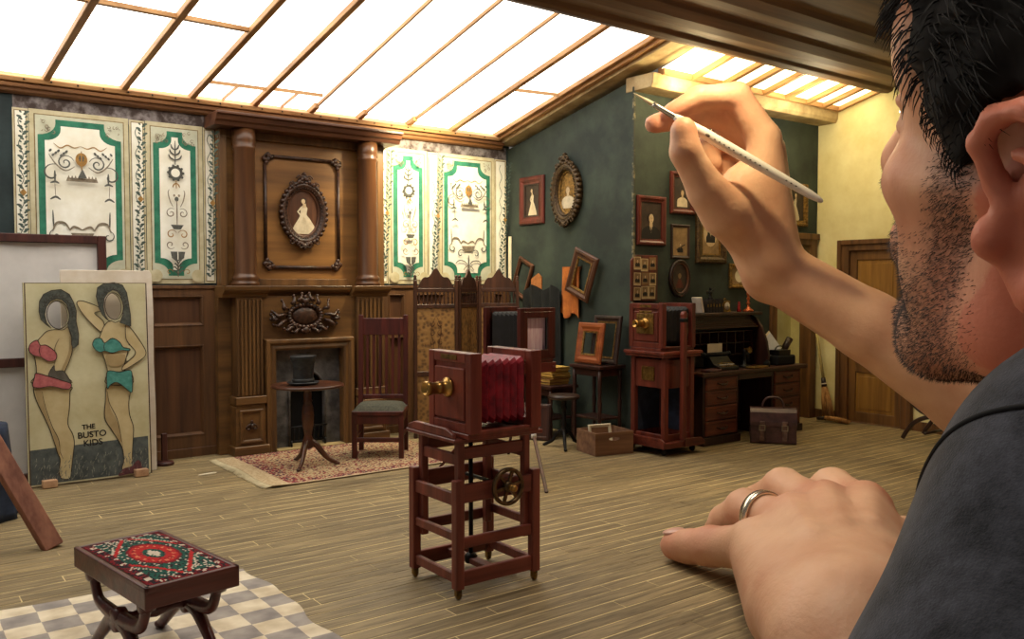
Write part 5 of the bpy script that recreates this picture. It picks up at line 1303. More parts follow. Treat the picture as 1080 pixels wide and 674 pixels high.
# low table with a pile of yellow books
four_leg_table('low_table', 'low dark table behind the round stool with a pile of yellowed books on it', 5.34, 5.71, 6.50, 6.96, .53, M_dt, .2)
M_ybk = mat('yellowed_paper_books', (206, 170, 84), .8, dark=(150, 112, 50), scale=30, stretch=(.3, .3, 6))
M_ybc = mat('brown_book_boards', (150, 104, 56), .7, var=.3)
zz = .533
names = ['bottom book of', 'second book from the bottom of', 'third book from the bottom of', 'third book from the top of', 'second book from the top of', 'topmost book of']
for i in range(6):
    th = .026 + .006 * (i % 2); w, d = .115 + .012 * rr.random(), .155 + .012 * rr.random()
    t = thing('book', names[i] + ' the yellowed pile on the low dark table', 'book', (5.545 + rr.uniform(-.012, .012), 6.735 + rr.uniform(-.012, .012), zz), rr.uniform(-.16, .16), 'yellowed books piled on the low table')
    mb = MB(); mb.box(-w + .006, w - .006, -d + .006, d, .004, th - .004); mb.build('pages', M_ybk, t)
    mb = MB(); mb.box(-w, w, -d, d, 0, .004); mb.box(-w, w, -d, d, th - .004, th); mb.box(-w, w, d, d + .004, 0, th); mb.build('cover', M_ybk if i > 2 else M_ybc, t)
    zz += th + .0008
# low wooden box, dark panel
t = thing('low_box', 'low orange-brown wooden box on the floor behind the round stool', 'box', (5.49, 7.13, .001))
mb = MB(); mb.box(-.18, .18, -.10, .10, 0, .18); mb.build('box_body', M_oak, t, bevel=.004); mb = MB(); mb.box(-.19, .19, -.11, .11, .181, .205); mb.build('lid', M_oakz, t, bevel=.004)
mb = MB(); mb.box(-.16, .16, -.012, .012, 0, .36); mb.ring([(x, z + .18, a, b) for x, z, a, b in rect_path(.24, .28)], [(0, -.012), (0, -.02), (.03, -.02), (.03, -.012)])
o = mb.build('leaning_panel', M_dt, None, bevel=.003); tag(o, 'small dark wooden panel leaning against the low table behind the round stool', 'panel', loc=(5.245, 6.62, .002), rot=(math.radians(-6), 0, math.radians(-60)))
# round revolving stool
t = thing('round_stool', 'dark round stool on a turned iron pedestal with three splayed feet', 'stool', (5.225, 6.155, .001))
mb = MB(); mb.lathe([(.02, .462), (.135, .462), (.15, .472), (.152, .488), (.142, .50), (.01, .506)], 28); mb.build('seat', M_ebony, t)
mb = MB(); mb.lathe([(.03, .12), (.045, .14), (.03, .17), (.022, .20), (.032, .23), (.022, .26), (.018, .36), (.03, .38), (.02, .40), (.024, .44), (.05, .462)], 16); mb.build('pedestal', M_iron, t)
for a in (-2.2, -.1, 2.0):
    c, s = math.cos(a), math.sin(a); P = smoothpts([(c * .02, s * .02, .16), (c * .07, s * .07, .13), (c * .12, s * .12, .06), (c * .18, s * .18, .025), (c * .205, s * .205, .014)], 5)
    mb = MB(); mb.tube(P, [.02 - .008 * i / len(P) for i in range(len(P))], 8); mb.ell((c * .205, s * .205, .013), (.018, .018, .012)); mb.build('foot', M_iron, t)
# crate with a cream frame in it
M_crate = wood('worn_grey_brown_crate', (150, 112, 84), (100, 70, 54), 'x', .7)
t = thing('crate', 'worn wooden crate with a cut-out hand hole, a cream frame inside it', 'crate', (5.395, 5.775, .001), math.radians(-12))
mb = MB(); w, d, h = .20, .17, .205; hx, hz = .05, .018
front = [(-w, 0), (w, 0), (w, h), (-w, h)]; c0 = (.0, .145)
hole = [(c0[0] + .055 * math.cos(2 * pi * i / 18) * (1 + .12 * math.cos(4 * pi * i / 18)), c0[1] + .016 * math.sin(2 * pi * i / 18)) for i in range(18)]
holed(mb, [front, hole], -d, -d + .014); mb.m = [0] * len(mb.m)
mb.box(-w, w, d - .014, d, 0, h); mb.box(-w, -w + .014, -d + .014, d - .014, 0, h); mb.box(w - .014, w, -d + .014, d - .014, 0, h); mb.box(-w + .014, w - .014, -d + .014, d - .014, .004, .018)
mb.build('crate_body', M_crate, t)
rect_frame('empty_frame', 'small cream empty frame standing in the worn crate', 'picture frame', .24, .20, .03, (5.36, 5.80, .155), 0, M_cream, None, rot=(math.radians(-14), 0, math.radians(-12)), depth=.02)

# ---------------------------------------------------------------- third camera on its tall cabinet stand
t = thing('camera_cabinet_stand', 'tall red mahogany cabinet stand on casters, left of the roll-top desk', 'camera stand', (5.87, 5.51, .001))
mb = MB(); mb.box(-.25, .25, -.27, .27, .07, .12); mb.prism([(-.27, .07), (-.27, .13), (-.22, .16), (.22, .16), (.25, .13), (.25, .07)], -.26, -.235, 'x'); mb.build('plinth', M_mahogx, t, bevel=.006, seg=2)
mb = MB(); mb.prism([(.0, .07), (.27, .07), (.275, .10), (.22, .14), (0.0, .15)], -.285, -.27, 'y'); mb.build('plinth_scroll', M_mahogx, t, bevel=.004)
for ax in (-1, 1):
    for ay in (-1, 1): mb = MB(); mb.lathe([(.008, -.012), (.03, -.010), (.034, 0), (.03, .010), (.008, .012)], 14, (ax * .19, ay * .2, .034), 'x'); mb.box(ax * .19 - .014, ax * .19 + .014, ay * .2 - .012, ay * .2 + .012, .05, .072); mb.build('caster', M_iron, t)
mb = MB()
for ax in (-1, 1):
    for ay in (-1, 1): mb.box(ax * .17 - .025, ax * .17 + .025, ay * .19 - .025, ay * .19 + .025, .12, .88)
for s in (-1, 1):
    mb.box(-.145, .145, s * .19 - .014, s * .19 + .014, .60, .86); mb.box(s * .17 - .014, s * .17 + .014, -.165, .165, .60, .86); mb.box(-.145, .145, s * .19 - .012, s * .19 + .012, .12, .18); mb.box(s * .17 - .012, s * .17 + .012, -.165, .165, .12, .18)
mb.build('cabinet_frame', M_mahog, t, bevel=.004)
mb = MB(); mb.box(.15, .158, -.165, .165, .18, .60); mb.box(-.145, .145, .172, .18, .18, .60); mb.build('blue_back_panel', mat('dark_blue_cloth_panel', (46, 56, 78), .85, dark=(26, 32, 46), scale=8), t)
mb = MB(); mb.box(-.188, -.184, -.075, .075, .665, .79); mb.ring([(y, z + .7275, a, b) for y, z, a, b in rect_path(.13, .10)], [(0, -.0), (0, -.004), (.012, -.004), (.012, 0)], T=Matrix.Translation((-.19, 0, 0)) @ Matrix.Rotation(-pi / 2, 4, 'Z')); mb.build('brass_name_plate', M_brassd, t)
mb = MB(); mb.box(-.24, .25, -.245, .245, .88, .905); mb.box(-.255, .265, -.255, .255, .905, .935); mb.build('shelf', M_mahogx, t, bevel=.007, seg=2)
mb = MB(); mb.prism([(-.025, .14), (.025, .14), (.025, 1.27), (.015, 1.295), (-.015, 1.295), (-.025, 1.27)], -.30, -.255, 'y', T=Matrix.Translation((-.03, -.005, 0))); mb.build('guide_post', M_mahog, t, bevel=.006, seg=2)
mb = MB(); mb.box(-.06, .0, -.309, -.255, 1.20, 1.235); mb.build('iron_collar', M_iron, t, bevel=.004)
studio_camera('stand_camera', 'dark red box camera with square brass lens plate, on the tall cabinet stand', (5.88, 5.525, .9365), 0, .44, .42, .43, M_mahog, M_bel2, M_ebony, plate=.05, th=.05)

# ---------------------------------------------------------------- roll-top desk and what lies on it
M_desk = wood('desk_dark_walnut', (78, 44, 32), (40, 22, 18), 'x', .4)
M_deskz = wood('desk_dark_walnut_side', (64, 36, 28), (32, 18, 15), 'z', .42)
t = thing('roll_top_desk', 'dark walnut roll-top desk with carved drawer handles against the alcove wall', 'desk', (0, 0, 0.001))
dy = 5.40
for x0, x1, hd in ((6.31, 6.83, 'l'), (7.36, 7.85, 'r')):
    mb = MB(); mb.box(x0, x1, dy, 5.84, .05, .66); mb.box(x0 - .015, x1 + .02, dy - .02, 5.84, 0, .075); ped = mb.build('pedestal', M_deskz, t, bevel=.004)
    for z0, z1 in ((.09, .225), (.235, .37), (.38, .515), (.525, .645)):
        mb = MB(); mb.box(x0 + .03, x1 - .03, dy - .012, dy + .01, z0, z1); mb.ring([(x + (x0 + x1) / 2, z + (z0 + z1) / 2, a, b) for x, z, a, b in rect_path(x1 - x0 - .10, z1 - z0 - .04)], [(0, dy - .012), (0, dy - .018), (.012, dy - .018), (.012, dy - .012)])
        dr = mb.build('drawer', wood('desk_drawer_front', (124, 66, 46), (72, 37, 28), 'x', .4), ped, bevel=.003)
        mb = MB(); xc = (x0 + x1) / 2; zc = (z0 + z1) / 2
        mb.tube(smoothpts([(xc - .075, dy - .016, zc + .008), (xc - .05, dy - .034, zc - .004), (xc, dy - .038, zc - .012), (xc + .05, dy - .034, zc - .004), (xc + .075, dy - .016, zc + .008)], 4), [.008] * 17, 6); mb.ell((xc, dy - .03, zc - .008), (.045, .012, .013)); mb.build('carved_handle', M_carve, dr)
mb = MB(); mb.box(6.83, 7.36, 5.79, 5.82, .10, .66); mb.build('modesty_panel', M_deskz, t)
mb = MB(); mb.box(6.26, 7.92, dy - .04, 5.845, .66, .70); mb.box(6.83, 7.36, dy - .005, dy + .012, .60, .66); mb.build('desk_top', M_desk, t, bevel=.008, seg=2)
mb = MB(); side = [(5.845, .70), (5.50, .70), (5.49, .80), (5.52, .95), (5.58, 1.10), (5.66, 1.20), (5.74, 1.225), (5.845, 1.225)]
for x in (6.27, 7.42): mb.prism(side, x, x + .035, 'x')
mb.box(6.26, 7.47, 5.60, 5.848, 1.225, 1.255); mb.box(6.305, 7.42, 5.83, 5.845, .70, 1.225); mb.build('roll_case', M_deskz, t, bevel=.004)
mb = MB()
for k in range(7):
    f = k / 6; a = .35 + f * 1.0; mb.box(6.306, 7.419, 5.62 + .018 * k - .006, 5.62 + .018 * k + .012, 1.10 + .017 * k, 1.115 + .0175 * k)
mb.build('roll_slats', M_desk, t)
mb = MB()
for k in range(9): x = 6.32 + k * (1.08 / 8); mb.box(x - .004, x + .004, 5.68, 5.83, .82, 1.06)
for z in (.82, .94, 1.06): mb.box(6.306, 7.419, 5.68, 5.83, z - .004, z + .004)
mb.build('pigeonholes', M_desk, t)
DT = .7015
# on top of the roll case
ZT = 1.2565
M_ldg = mat('dark_ledger_cloth', (50, 44, 46), .7, var=.4, scale=20)
M_wht = mat('white_page_edge', (222, 212, 196), .85, var=.1)
nm = ['leftmost', 'second from left of', 'third from left of', 'third from right of', 'second from right of', 'rightmost']
nm = [n + ('' if ' of' in n else ' of') for n in nm]
for i in range(6):
    t = thing('ledger', nm[i] + ' the six dark ledgers in the row on the desk top', 'ledger', (6.70 + i * .044, 5.73, ZT), 0, 'dark ledgers on the roll-top desk')
    mb = MB(); h = .12 + .008 * ((i * 7) % 3); mb.box(-.019, .019, -.05, .05, .0, h); mb.box(-.0195, .0195, -.0512, -.05, .02, .03); mb.box(-.0195, .0195, -.0512, -.05, h - .03, h - .02); mb.build('cover', M_ldg, t, bevel=.004)
    mb = MB(); mb.box(-.008, .008, -.0518, -.0505, h * .45, h * .7); mb.build('spine_label', M_brassd, t)
o = MB(); o.box(-.012, .012, -.06, .06, 0, .155); o = o.build('book', M_wht, None, bevel=.003); tag(o, 'thin white book leaning against the ledgers at the left end of the desk top', 'book', loc=(6.625, 5.73, ZT + .004), rot=(0, math.radians(-14), 0))
t = thing('desk_clock', 'small square brass clock with round white dial on the desk top', 'clock', (7.03, 5.74, ZT))
mb = MB(); mb.box(-.05, .05, -.03, .03, 0, .115); mb.box(-.058, .058, -.036, .036, 0, .012); mb.tube(smoothpts([(-.03, 0, .115), (0, 0, .14), (.03, 0, .115)], 5), .005, 6); mb.build('case', M_brassd, t, bevel=.004)
mb = MB(); mb.lathe([(.04, -.032), (.04, -.030)], 24, (0, 0, .062), 'y'); mb.build('dial', M_wht, t)
F = Flat(.004, -.0325); F.line([(0, .062), (0, .09)], .005, 0, False); F.line([(0, .062), (.018, .05)], .006, 0, False)
for k in range(12): F.oval((.033 * math.cos(k * pi / 6), .062 + .033 * math.sin(k * pi / 6)), .003, .003, 0, 6)
F.build('hands', [M_black], t)
t = thing('candlestick', 'orange copper candlestick at the right end of the desk top', 'candlestick', (7.395, 5.73, ZT))
M_cop = mat('orange_copper', (206, 104, 56), .35, metal=.4, var=.3, scale=20)
mb = MB(); mb.lathe([(.055, 0), (.056, .012), (.03, .03), (.014, .05), (.012, .07), (.022, .085), (.012, .1), (.012, .12), (.02, .135), (.011, .15), (.012, .165), (.02, .178), (.02, .20), (.012, .202)], 18); mb.build('stem', M_cop, t)
mb = MB(); mb.tube([(0, 0, .20), (0, 0, .235)], [.010, .008], 8); mb.build('candle_stub', M_cream, t)
mb = MB(); mb.lathe([(.022, 0), (.024, .01), (.015, .03), (.017, .06), (.012, .07), (.012, .10), (.008, .105)], 14); o = mb.build('red_bottle', mat('red_glass', (150, 32, 30), .2, var=.2), None); tag(o, 'small red bottle between clock and candlestick on the desk top', 'bottle', loc=(7.255, 5.74, ZT))
t = thing('small_statuette', 'dark little bronze statuette standing on the ledgers', 'statuette', (6.80, 5.735, ZT + .137))
mb = MB(); mb.lathe([(.03, 0), (.03, .012), (.015, .018), (.018, .05), (.024, .07), (.012, .085)], 12); mb.ell((0, 0, .10), (.014, .014, .017)); mb.tube([(-.02, 0, .07), (-.05, 0, .05), (-.055, 0, .09)], .006, 6); mb.tube([(.02, 0, .07), (.045, 0, .085), (.05, 0, .11)], .006, 6); mb.build('figure', M_iron, t)
# on the writing surface
t = thing('typewriter', 'black typewriter in the open roll-top desk', 'typewriter', (6.72, 5.535, DT))
mb = MB(); mb.prism([(-.12, 0), (.10, 0), (.10, .12), (.02, .125), (-.03, .06), (-.12, .03)], -.14, .14, 'x'); mb.build('body', M_iron, t, bevel=.006, seg=2)
mb = MB(); mb.tube([(-.18, .055, .145), (.18, .055, .145)], .02, 14); mb.tube([(-.20, .055, .145), (-.18, .055, .145)], .026, 12); mb.tube([(.18, .055, .145), (.20, .055, .145)], .026, 12); mb.build('platen', M_black, t)
for r in range(3):
    mb = MB()
    for k in range(9): mb.lathe([(.009, 0), (.010, .004), (.009, .008)], 8, (-.10 + k * .025 + r * .006, -.10 + r * .024, .036 + r * .012))
    mb.build('key_row', M_wht if r == 1 else M_brassd, t)
mb = MB(); mb.box(-.11, .11, .07, .074, .15, .25); mb.build('paper_sheet', M_cream, t)
t = thing('desk_telephone', 'black and brass desk instrument with a horn, centre of the open desk', 'telephone', (7.10, 5.54, DT))
mb = MB(); mb.lathe([(.06, 0), (.06, .015), (.02, .03), (.014, .10), (.02, .12), (.014, .16), (.02, .18)], 16); mb.build('stand', M_iron, t)
mb = MB(); mb.lathe([(.012, 0), (.014, -.03), (.03, -.06), (.036, -.065), (.03, -.06)], 16, (0, 0, .18), 'y'); mb.build('mouthpiece', M_brassd, t)
mb = MB(); mb.tube([(.05, 0, .06), (.05, 0, .15)], [.022, .014], 12); mb.tube([(0, 0, .13), (.05, 0, .14)], .005, 6); mb.build('receiver', M_black, t)
mb = MB(); mb.box(-.13, .13, -.05, .05, 0, .018); o = mb.build('pen_tray', M_brassd, None, bevel=.005); tag(o, 'flat brass pen tray at the front edge of the desk', 'tray', loc=(7.14, 5.415, DT), rz=.05)
mb = MB(); mb.box(-.10, .10, -.06, .06, 0, .022); o = mb.build('closed_album', mat('plum_leather', (84, 44, 48), .5, var=.4), None, bevel=.005); tag(o, 'plum leather album lying at the left front of the desk', 'album', loc=(6.46, 5.435, DT), rz=.1)
mb = MB(); mb.lathe([(.03, 0), (.034, .02), (.03, .045), (.012, .055), (.014, .065)], 14); o = mb.build('ink_bottle', M_black, None); tag(o, 'black ink bottle beside the brass pen tray on the desk', 'bottle', loc=(7.345, 5.45, DT))
t = thing('sheet_of_paper', 'white sheets propped upright at the right end of the desk', 'paper', (7.66, 5.62, DT + .165), 0, rot=(math.radians(-20), math.radians(-32), .1))
mb = MB(); mb.box(-.11, .11, -.003, .003, -.08, .13); mb.build('sheet', mat('cool_white_paper', (220, 222, 230), .85, var=.08), t)
mb = MB(); mb.box(-.05, .12, .006, .010, -.06, .15); mb.build('sheet', M_cream, t)
t = thing('bellows_case', 'black folded bellows case piled at the right end of the desk', 'case', (7.66, 5.50, DT))
mb = MB(); mb.box(-.16, .15, -.07, .06, 0, .10); mb.build('case_body', M_black, t, bevel=.02, seg=3)
mb = MB(); mb.box(-.13, .07, -.06, .06, .101, .155); mb.tube(smoothpts([(-.12, 0, .15), (-.08, 0, .19), (0, 0, .19), (.04, 0, .15)], 5), .008, 6); mb.build('lid', M_iron, t, bevel=.012, seg=2)
t = thing('telescope', 'short dark telescope slanting upward at the right end of the desk', 'telescope', (7.875, 5.62, DT), 0)
mb = MB(); mb.lathe([(.04, 0), (.042, .012), (.012, .02), (.010, .10)], 12); mb.build('foot', M_iron, t)
mb = MB(); d = Vector((.5, -.1, .75)).normalized(); c = Vector((0, 0, .15)); mb.tube([c - d * .11, c + d * .0, c + d * .01, c + d * .13], [.028, .028, .036, .036], 14); mb.build('tube', M_ebony, t)

# satchel in front of the desk
M_sat = mat('plum_brown_leather', (96, 66, 66), .38, dark=(62, 42, 44), scale=11, bump=.12, spec=.55)
t = thing('leather_satchel', 'plum-brown leather satchel with two buckled straps on the floor before the desk', 'satchel', (7.03, 5.14, .002), math.radians(-50))
mb = MB(); mb.prism([(-.10, .01), (-.09, 0), (.09, 0), (.10, .01), (.095, .20), (.075, .30), (.05, .325), (-.05, .325), (-.085, .29), (-.10, .2)], -.215, .215, 'x'); mb.build('bag_body', M_sat, t, bevel=.015, seg=3)
mb = MB(); mb.prism([(-.108, .165), (-.101, .165), (-.100, .205), (-.082, .297), (-.048, .330), (.055, .330), (.055, .337), (-.052, .337), (-.09, .302), (-.108, .21)], -.219, .219, 'x'); mb.build('flap', M_sat, t, bevel=.004)
for x in (-.105, .105):
    mb = MB(); mb.box(x - .024, x + .024, -.118, -.110, .03, .22); st = mb.build('strap', mat('worn_strap_leather', (140, 112, 100), .5, dark=(90, 66, 60), scale=22), t, bevel=.004)
    mb = MB(); mb.ring([(u + x, z + .155, a, b) for u, z, a, b in rect_path(.044, .04)], [(0, -.118), (0, -.124), (.008, -.124), (.008, -.118)]); mb.build('buckle', mat('pale_metal_buckle', (170, 160, 140), .35, metal=.8, var=.2), st)
mb = MB(); mb.tube(smoothpts([(-.10, 0, .325), (-.095, -.005, .38), (-.05, -.008, .435), (.05, -.008, .435), (.095, -.005, .38), (.10, 0, .325)], 6), .011, 8, flat=(1, 1.3)); mb.build('handle', M_sat, t)

# broom and hand brush by the yellow wall
M_straw = mat('broom_straw', (206, 158, 100), .9, dark=(142, 98, 56), scale=40, stretch=(1, 1, .15))
t = thing('broom', 'straw broom leaning in the corner between the doorway and the yellow-wall door', 'broom', (0, 0, 0))
b0 = Vector((8.66, 5.58, .02)); b1 = Vector((8.70, 5.785, 1.02)); d = (b1 - b0)
mb = MB(); mb.tube([b0 + d * .33, b1], .016, 8); mb.build('handle', mat('pale_broom_stick', (186, 168, 104), .6, var=.25, scale=12), t)
mb = MB(); rr = random.Random(9); ax = Vector((d.y, -d.x, 0)).normalized(); s0 = b0 + d * .40
for k in range(90):
    a = rr.random() * 2 * pi; r = .02 + .0 * rr.random(); r1 = .075 * math.sqrt(rr.random())
    off = Vector((math.cos(a) * r, math.sin(a) * r, 0)); o1 = Vector((math.cos(a) * r1 * .6, math.sin(a) * r1, 0))
    e = b0 + o1; e.z = max(.006, .008 + .02 * rr.random()); m_ = s0 * .5 + e * .5 + off * .9
    mb.tube([s0 + off, m_, e], [.006, .006, .003], 5)
br = mb.build('bristles', M_straw, t); br['kind'] = 'stuff'
mb = MB(); mb.tube([b0 + d * .36, b0 + d * .46], [.032, .024], 12); mb.build('binding', M_ebony, t)
mb = MB(); mb.tube([b0 + d * .385, b0 + d * .40], [.034, .033], 12); mb.build('white_tie', M_wht, t)
t = thing('hand_brush', 'small straw hand brush lying on the floor in front of the yellow-wall door', 'brush', (8.58, 5.50, .03), math.radians(-78))
mb = MB(); mb.tube([(-.16, 0, .0), (-.06, 0, .012)], [.018, .024], 10); mb.build('handle', M_ebony, t)
mb = MB()
for k in range(60):
    a = rr.random() * 2 * pi; r = .022 * math.sqrt(rr.random()); r1 = .045 * math.sqrt(rr.random())
    mb.tube([(-.07, math.cos(a) * r, .012 + math.sin(a) * r), (.06, math.cos(a) * r1, .01 + math.sin(a) * r1 * .6), (.17 + .04 * rr.random(), math.cos(a) * r1 * 1.1, max(-.024, math.sin(a) * r1 * .5 - .004))], [.006, .005, .003], 5)
hb = mb.build('bristles', M_straw, t); hb['kind'] = 'stuff'
# bentwood rocker on the right
M_bent = wood('black_bentwood', (58, 34, 28), (28, 18, 16), 'z', .3, spec=.6)
t = thing('bentwood_rocker', 'black bentwood rocking chair with curled runners by the yellow wall, mostly behind the arm', 'rocking chair', (8.32, 3.92, .002), 0)
for s in (-1, 1):
    mb = MB(); x = s * .20
    mb.tube([(x, y, z) for y, z in smoothpts([(.50, .03), (.46, .10), (.38, .20), (.24, .265), (.08, .27), (-.10, .24), (-.30, .16), (-.50, .06), (-.72, .024), (-.9, .06)], 6)], .022, 8); mb.build('curled_leg', M_bent, t)
    mb = MB()
    mb.tube([(x, y, z) for y, z in smoothpts([(.50, .56), (.44, .42), (.34, .32), (.22, .285), (.06, .30), (-.05, .38), (-.04, .50), (.10, .60), (.30, .64), (.44, .62), (.50, .56)], 6)], .018, 8); mb.build('arm_loop', M_bent, t)
    mb = MB(); mb.tube([(x, y, z) for y, z in spiral((-.05, .13), .10, .02, .4, 8, 30)], .018, 8); mb.build('scroll', M_bent, t)
mb = MB(); mb.box(-.20, .20, -.22, .24, .275, .30); mb.build('seat', M_bent, t, bevel=.012, seg=2)
mb = MB(); mb.tube([(x, -.22 - .25 * (z - .3), z) for x, z in smoothpts([(-.19, .30), (-.20, .7), (-.12, .98), (0, 1.05), (.12, .98), (.20, .7), (.19, .30)], 6)], .018, 8); mb.build('back_hoop', M_bent, t)
for z in (.10, .2):
    mb = MB(); mb.tube([(-.2, .38 - z, z), (.2, .38 - z, z)], .014, 8); mb.build('cross_stay', M_bent, t)
# loose wood chip near the rug
mb = MB(); mb.prism([(-.07, -.012), (.05, -.018), (.08, -.002), (.06, .014), (-.06, .012), (-.08, 0)], 0, .012, 'z'); o = mb.build('wood_chip', M_cream, None, bevel=.003)
tag(o, 'small pale splinter of wood on the bare floor left of the rug', 'wood chip', loc=(2.16, 6.985, .001), rz=.15)
# ---------------------------------------------------------------- the model maker (one continuous body)
PS = 11.5
_phi, _pit, _rol = HEAD_POSE
HC = np.array(HEAD_C)
_f = np.array([math.sin(_phi), math.cos(_phi), 0.0]); _l = np.array([-math.cos(_phi), math.sin(_phi), 0.0]); _u = np.array([0, 0, 1.0])
_f2 = math.cos(_pit) * _f + math.sin(_pit) * _u; _u2 = -math.sin(_pit) * _f + math.cos(_pit) * _u
_l2 = math.cos(_rol) * _l + math.sin(_rol) * _u2; _u3 = -math.sin(_rol) * _l + math.cos(_rol) * _u2
HM = np.stack([_f2, _l2, _u3])          # rows: forward, left, up
def hd(a, b, h): return HC + PS * (a * _f2 + b * _l2 + h * _u3)
class Field:
    """smooth union of tapered limbs and ellipsoids, meshed by surface nets"""
    def __init__(s, lo, hi, d):
        s.d = d; s.lo = np.array(lo, float); s.n = np.ceil((np.array(hi) - s.lo) / d).astype(int) + 1
        s.F = np.full(s.n, 0.9, np.float32)
    def _win(s, lo, hi, m):
        a = np.maximum(np.floor((lo - m - s.lo) / s.d).astype(int), 0); b = np.minimum(np.ceil((hi + m - s.lo) / s.d).astype(int) + 1, s.n)
        if (b <= a).any(): return None
        ax = [s.lo[i] + s.d * np.arange(a[i], b[i], dtype=np.float32) for i in range(3)]
        return tuple(slice(a[i], b[i]) for i in range(3)), np.meshgrid(*ax, indexing='ij', sparse=True)
    def _join(s, sl, D, k, sub=False):
        F = s.F[sl]; k = max(k, 1e-4)
        if sub:
            h = np.clip(.5 - .5 * (F + D) / k, 0, 1); s.F[sl] = F * (1 - h) + (-D) * h + k * h * (1 - h)
        else:
            h = np.clip(.5 + .5 * (D - F) / k, 0, 1); s.F[sl] = D * (1 - h) + F * h - k * h * (1 - h)
    def cap(s, p, q, r1, r2, k=.05, flat=None):
        """tapered limb; flat=(axis, factor) squashes the section along an axis"""
        p = np.array(p, float); q = np.array(q, float); R_ = max(r1, r2)
        w = s._win(np.minimum(p, q) - R_, np.maximum(p, q) + R_, .3)
        if w is None: return s
        sl, (X, Y, Z) = w; d = q - p; L2 = max(d @ d, 1e-9)
        t = np.clip(((X - p[0]) * d[0] + (Y - p[1]) * d[1] + (Z - p[2]) * d[2]) / L2, 0, 1)
        vx, vy, vz = X - p[0] - t * d[0], Y - p[1] - t * d[1], Z - p[2] - t * d[2]
        if flat is not None:
            a = np.array(flat[0], float); a /= np.linalg.norm(a); c = vx * a[0] + vy * a[1] + vz * a[2]; g = c * (1 / flat[1] - 1)
            vx, vy, vz = vx + g * a[0], vy + g * a[1], vz + g * a[2]
        D = np.sqrt(vx * vx + vy * vy + vz * vz) - (r1 + (r2 - r1) * t)
        s._join(sl, D.astype(np.float32), k); return s
    def ell(s, c, r, k=.05, M=None, sub=False):
        c = np.array(c, float); r = np.array(r, float); R_ = r.max()
        w = s._win(c - R_, c + R_, .3)
        if w is None: return s
        sl, (X, Y, Z) = w; A = np.eye(3) if M is None else M
        v = [A[i][0] * (X - c[0]) + A[i][1] * (Y - c[1]) + A[i][2] * (Z - c[2]) for i in range(3)]
        k0 = np.sqrt(sum((v[i] / r[i]) ** 2 for i in range(3))); k1 = np.sqrt(sum((v[i] / r[i] ** 2) ** 2 for i in range(3))) + 1e-6
        s._join(sl, (k0 * (k0 - 1) / k1).astype(np.float32), k, sub); return s
    def chain(s, P, Rr, k=.04, flat=None):
        for i in range(len(P) - 1): s.cap(P[i], P[i + 1], Rr[i], Rr[i + 1], k if i == 0 else min(k, .03), flat)
        return s
    def mesh(s):
        F = s.F; n = F.shape
        S_ = F < 0
        c = np.zeros(tuple(v - 1 for v in n), np.int8)
        for i in (0, 1):
            for j in (0, 1):
                for k in (0, 1): c += S_[i:n[0] - 1 + i, j:n[1] - 1 + j, k:n[2] - 1 + k]
        act = (c > 0) & (c < 8); idx = np.full(c.shape, -1, np.int64); cells = np.argwhere(act); idx[act] = np.arange(len(cells))
        acc = np.zeros((len(cells), 3)); cnt = np.zeros(len(cells))
        off = [np.array(v) for v in ((0, 0, 0), (1, 0, 0), (0, 1, 0), (0, 0, 1), (1, 1, 0), (1, 0, 1), (0, 1, 1), (1, 1, 1))]
        g = lambda o: F[cells[:, 0] + o[0], cells[:, 1] + o[1], cells[:, 2] + o[2]]
        for a, b in ((0, 1), (0, 2), (0, 3), (1, 4), (1, 5), (2, 4), (2, 6), (3, 5), (3, 6), (4, 7), (5, 7), (6, 7)):
            fa, fb = g(off[a]), g(off[b]); m = (fa < 0) != (fb < 0); t = np.where(m, fa / np.where(fa - fb == 0, 1, fa - fb), 0)
            acc += np.where(m[:, None], off[a] + t[:, None] * (off[b] - off[a]), 0); cnt += m
        V = s.lo + s.d * (cells + acc / cnt[:, None])
        faces = []
        for ax in range(3):
            o = [0, 0, 0]; o[ax] = 1; u, v = [(1, 2), (2, 0), (0, 1)][ax]
            A = S_[tuple(slice(0, n[i] - o[i]) for i in range(3))]; B = S_[tuple(slice(o[i], n[i]) for i in range(3))]
            e = np.argwhere(A != B); e = e[(e[:, u] > 0) & (e[:, v] > 0) & (e[:, u] < n[u] - 1) & (e[:, v] < n[v] - 1)]
            ins = A[e[:, 0], e[:, 1], e[:, 2]]
            q = []
            for du, dv in ((-1, -1), (0, -1), (0, 0), (-1, 0)):
                w = e.copy(); w[:, u] += du; w[:, v] += dv; q.append(idx[w[:, 0], w[:, 1], w[:, 2]])
            q = np.stack(q, 1); q[~ins] = q[~ins][:, ::-1]; faces.append(q)
        Q = np.concatenate(faces); Q = Q[(Q >= 0).all(1)]
        return V, Q
def mesh_np(name, V, Q, m, parent=None, smooth_it=0):
    me = bpy.data.meshes.new(name); nq = len(Q); k = Q.shape[1]
    me.vertices.add(len(V)); me.vertices.foreach_set('co', V.astype(np.float32).ravel())
    me.loops.add(nq * k); me.loops.foreach_set('vertex_index', Q.astype(np.int32).ravel())
    me.polygons.add(nq); me.polygons.foreach_set('loop_start', np.arange(0, nq * k, k, dtype=np.int32)); me.polygons.foreach_set('loop_total', np.full(nq, k, np.int32))
    me.polygons.foreach_set('use_smooth', np.ones(nq, bool)); me.update(calc_edges=True); me.validate()
    for q in (m if isinstance(m, (list, tuple)) else [m]): me.materials.append(q)
    o = bpy.data.objects.new(name, me); COL.objects.link(o)
    if parent is not None: o.parent = parent
    return o
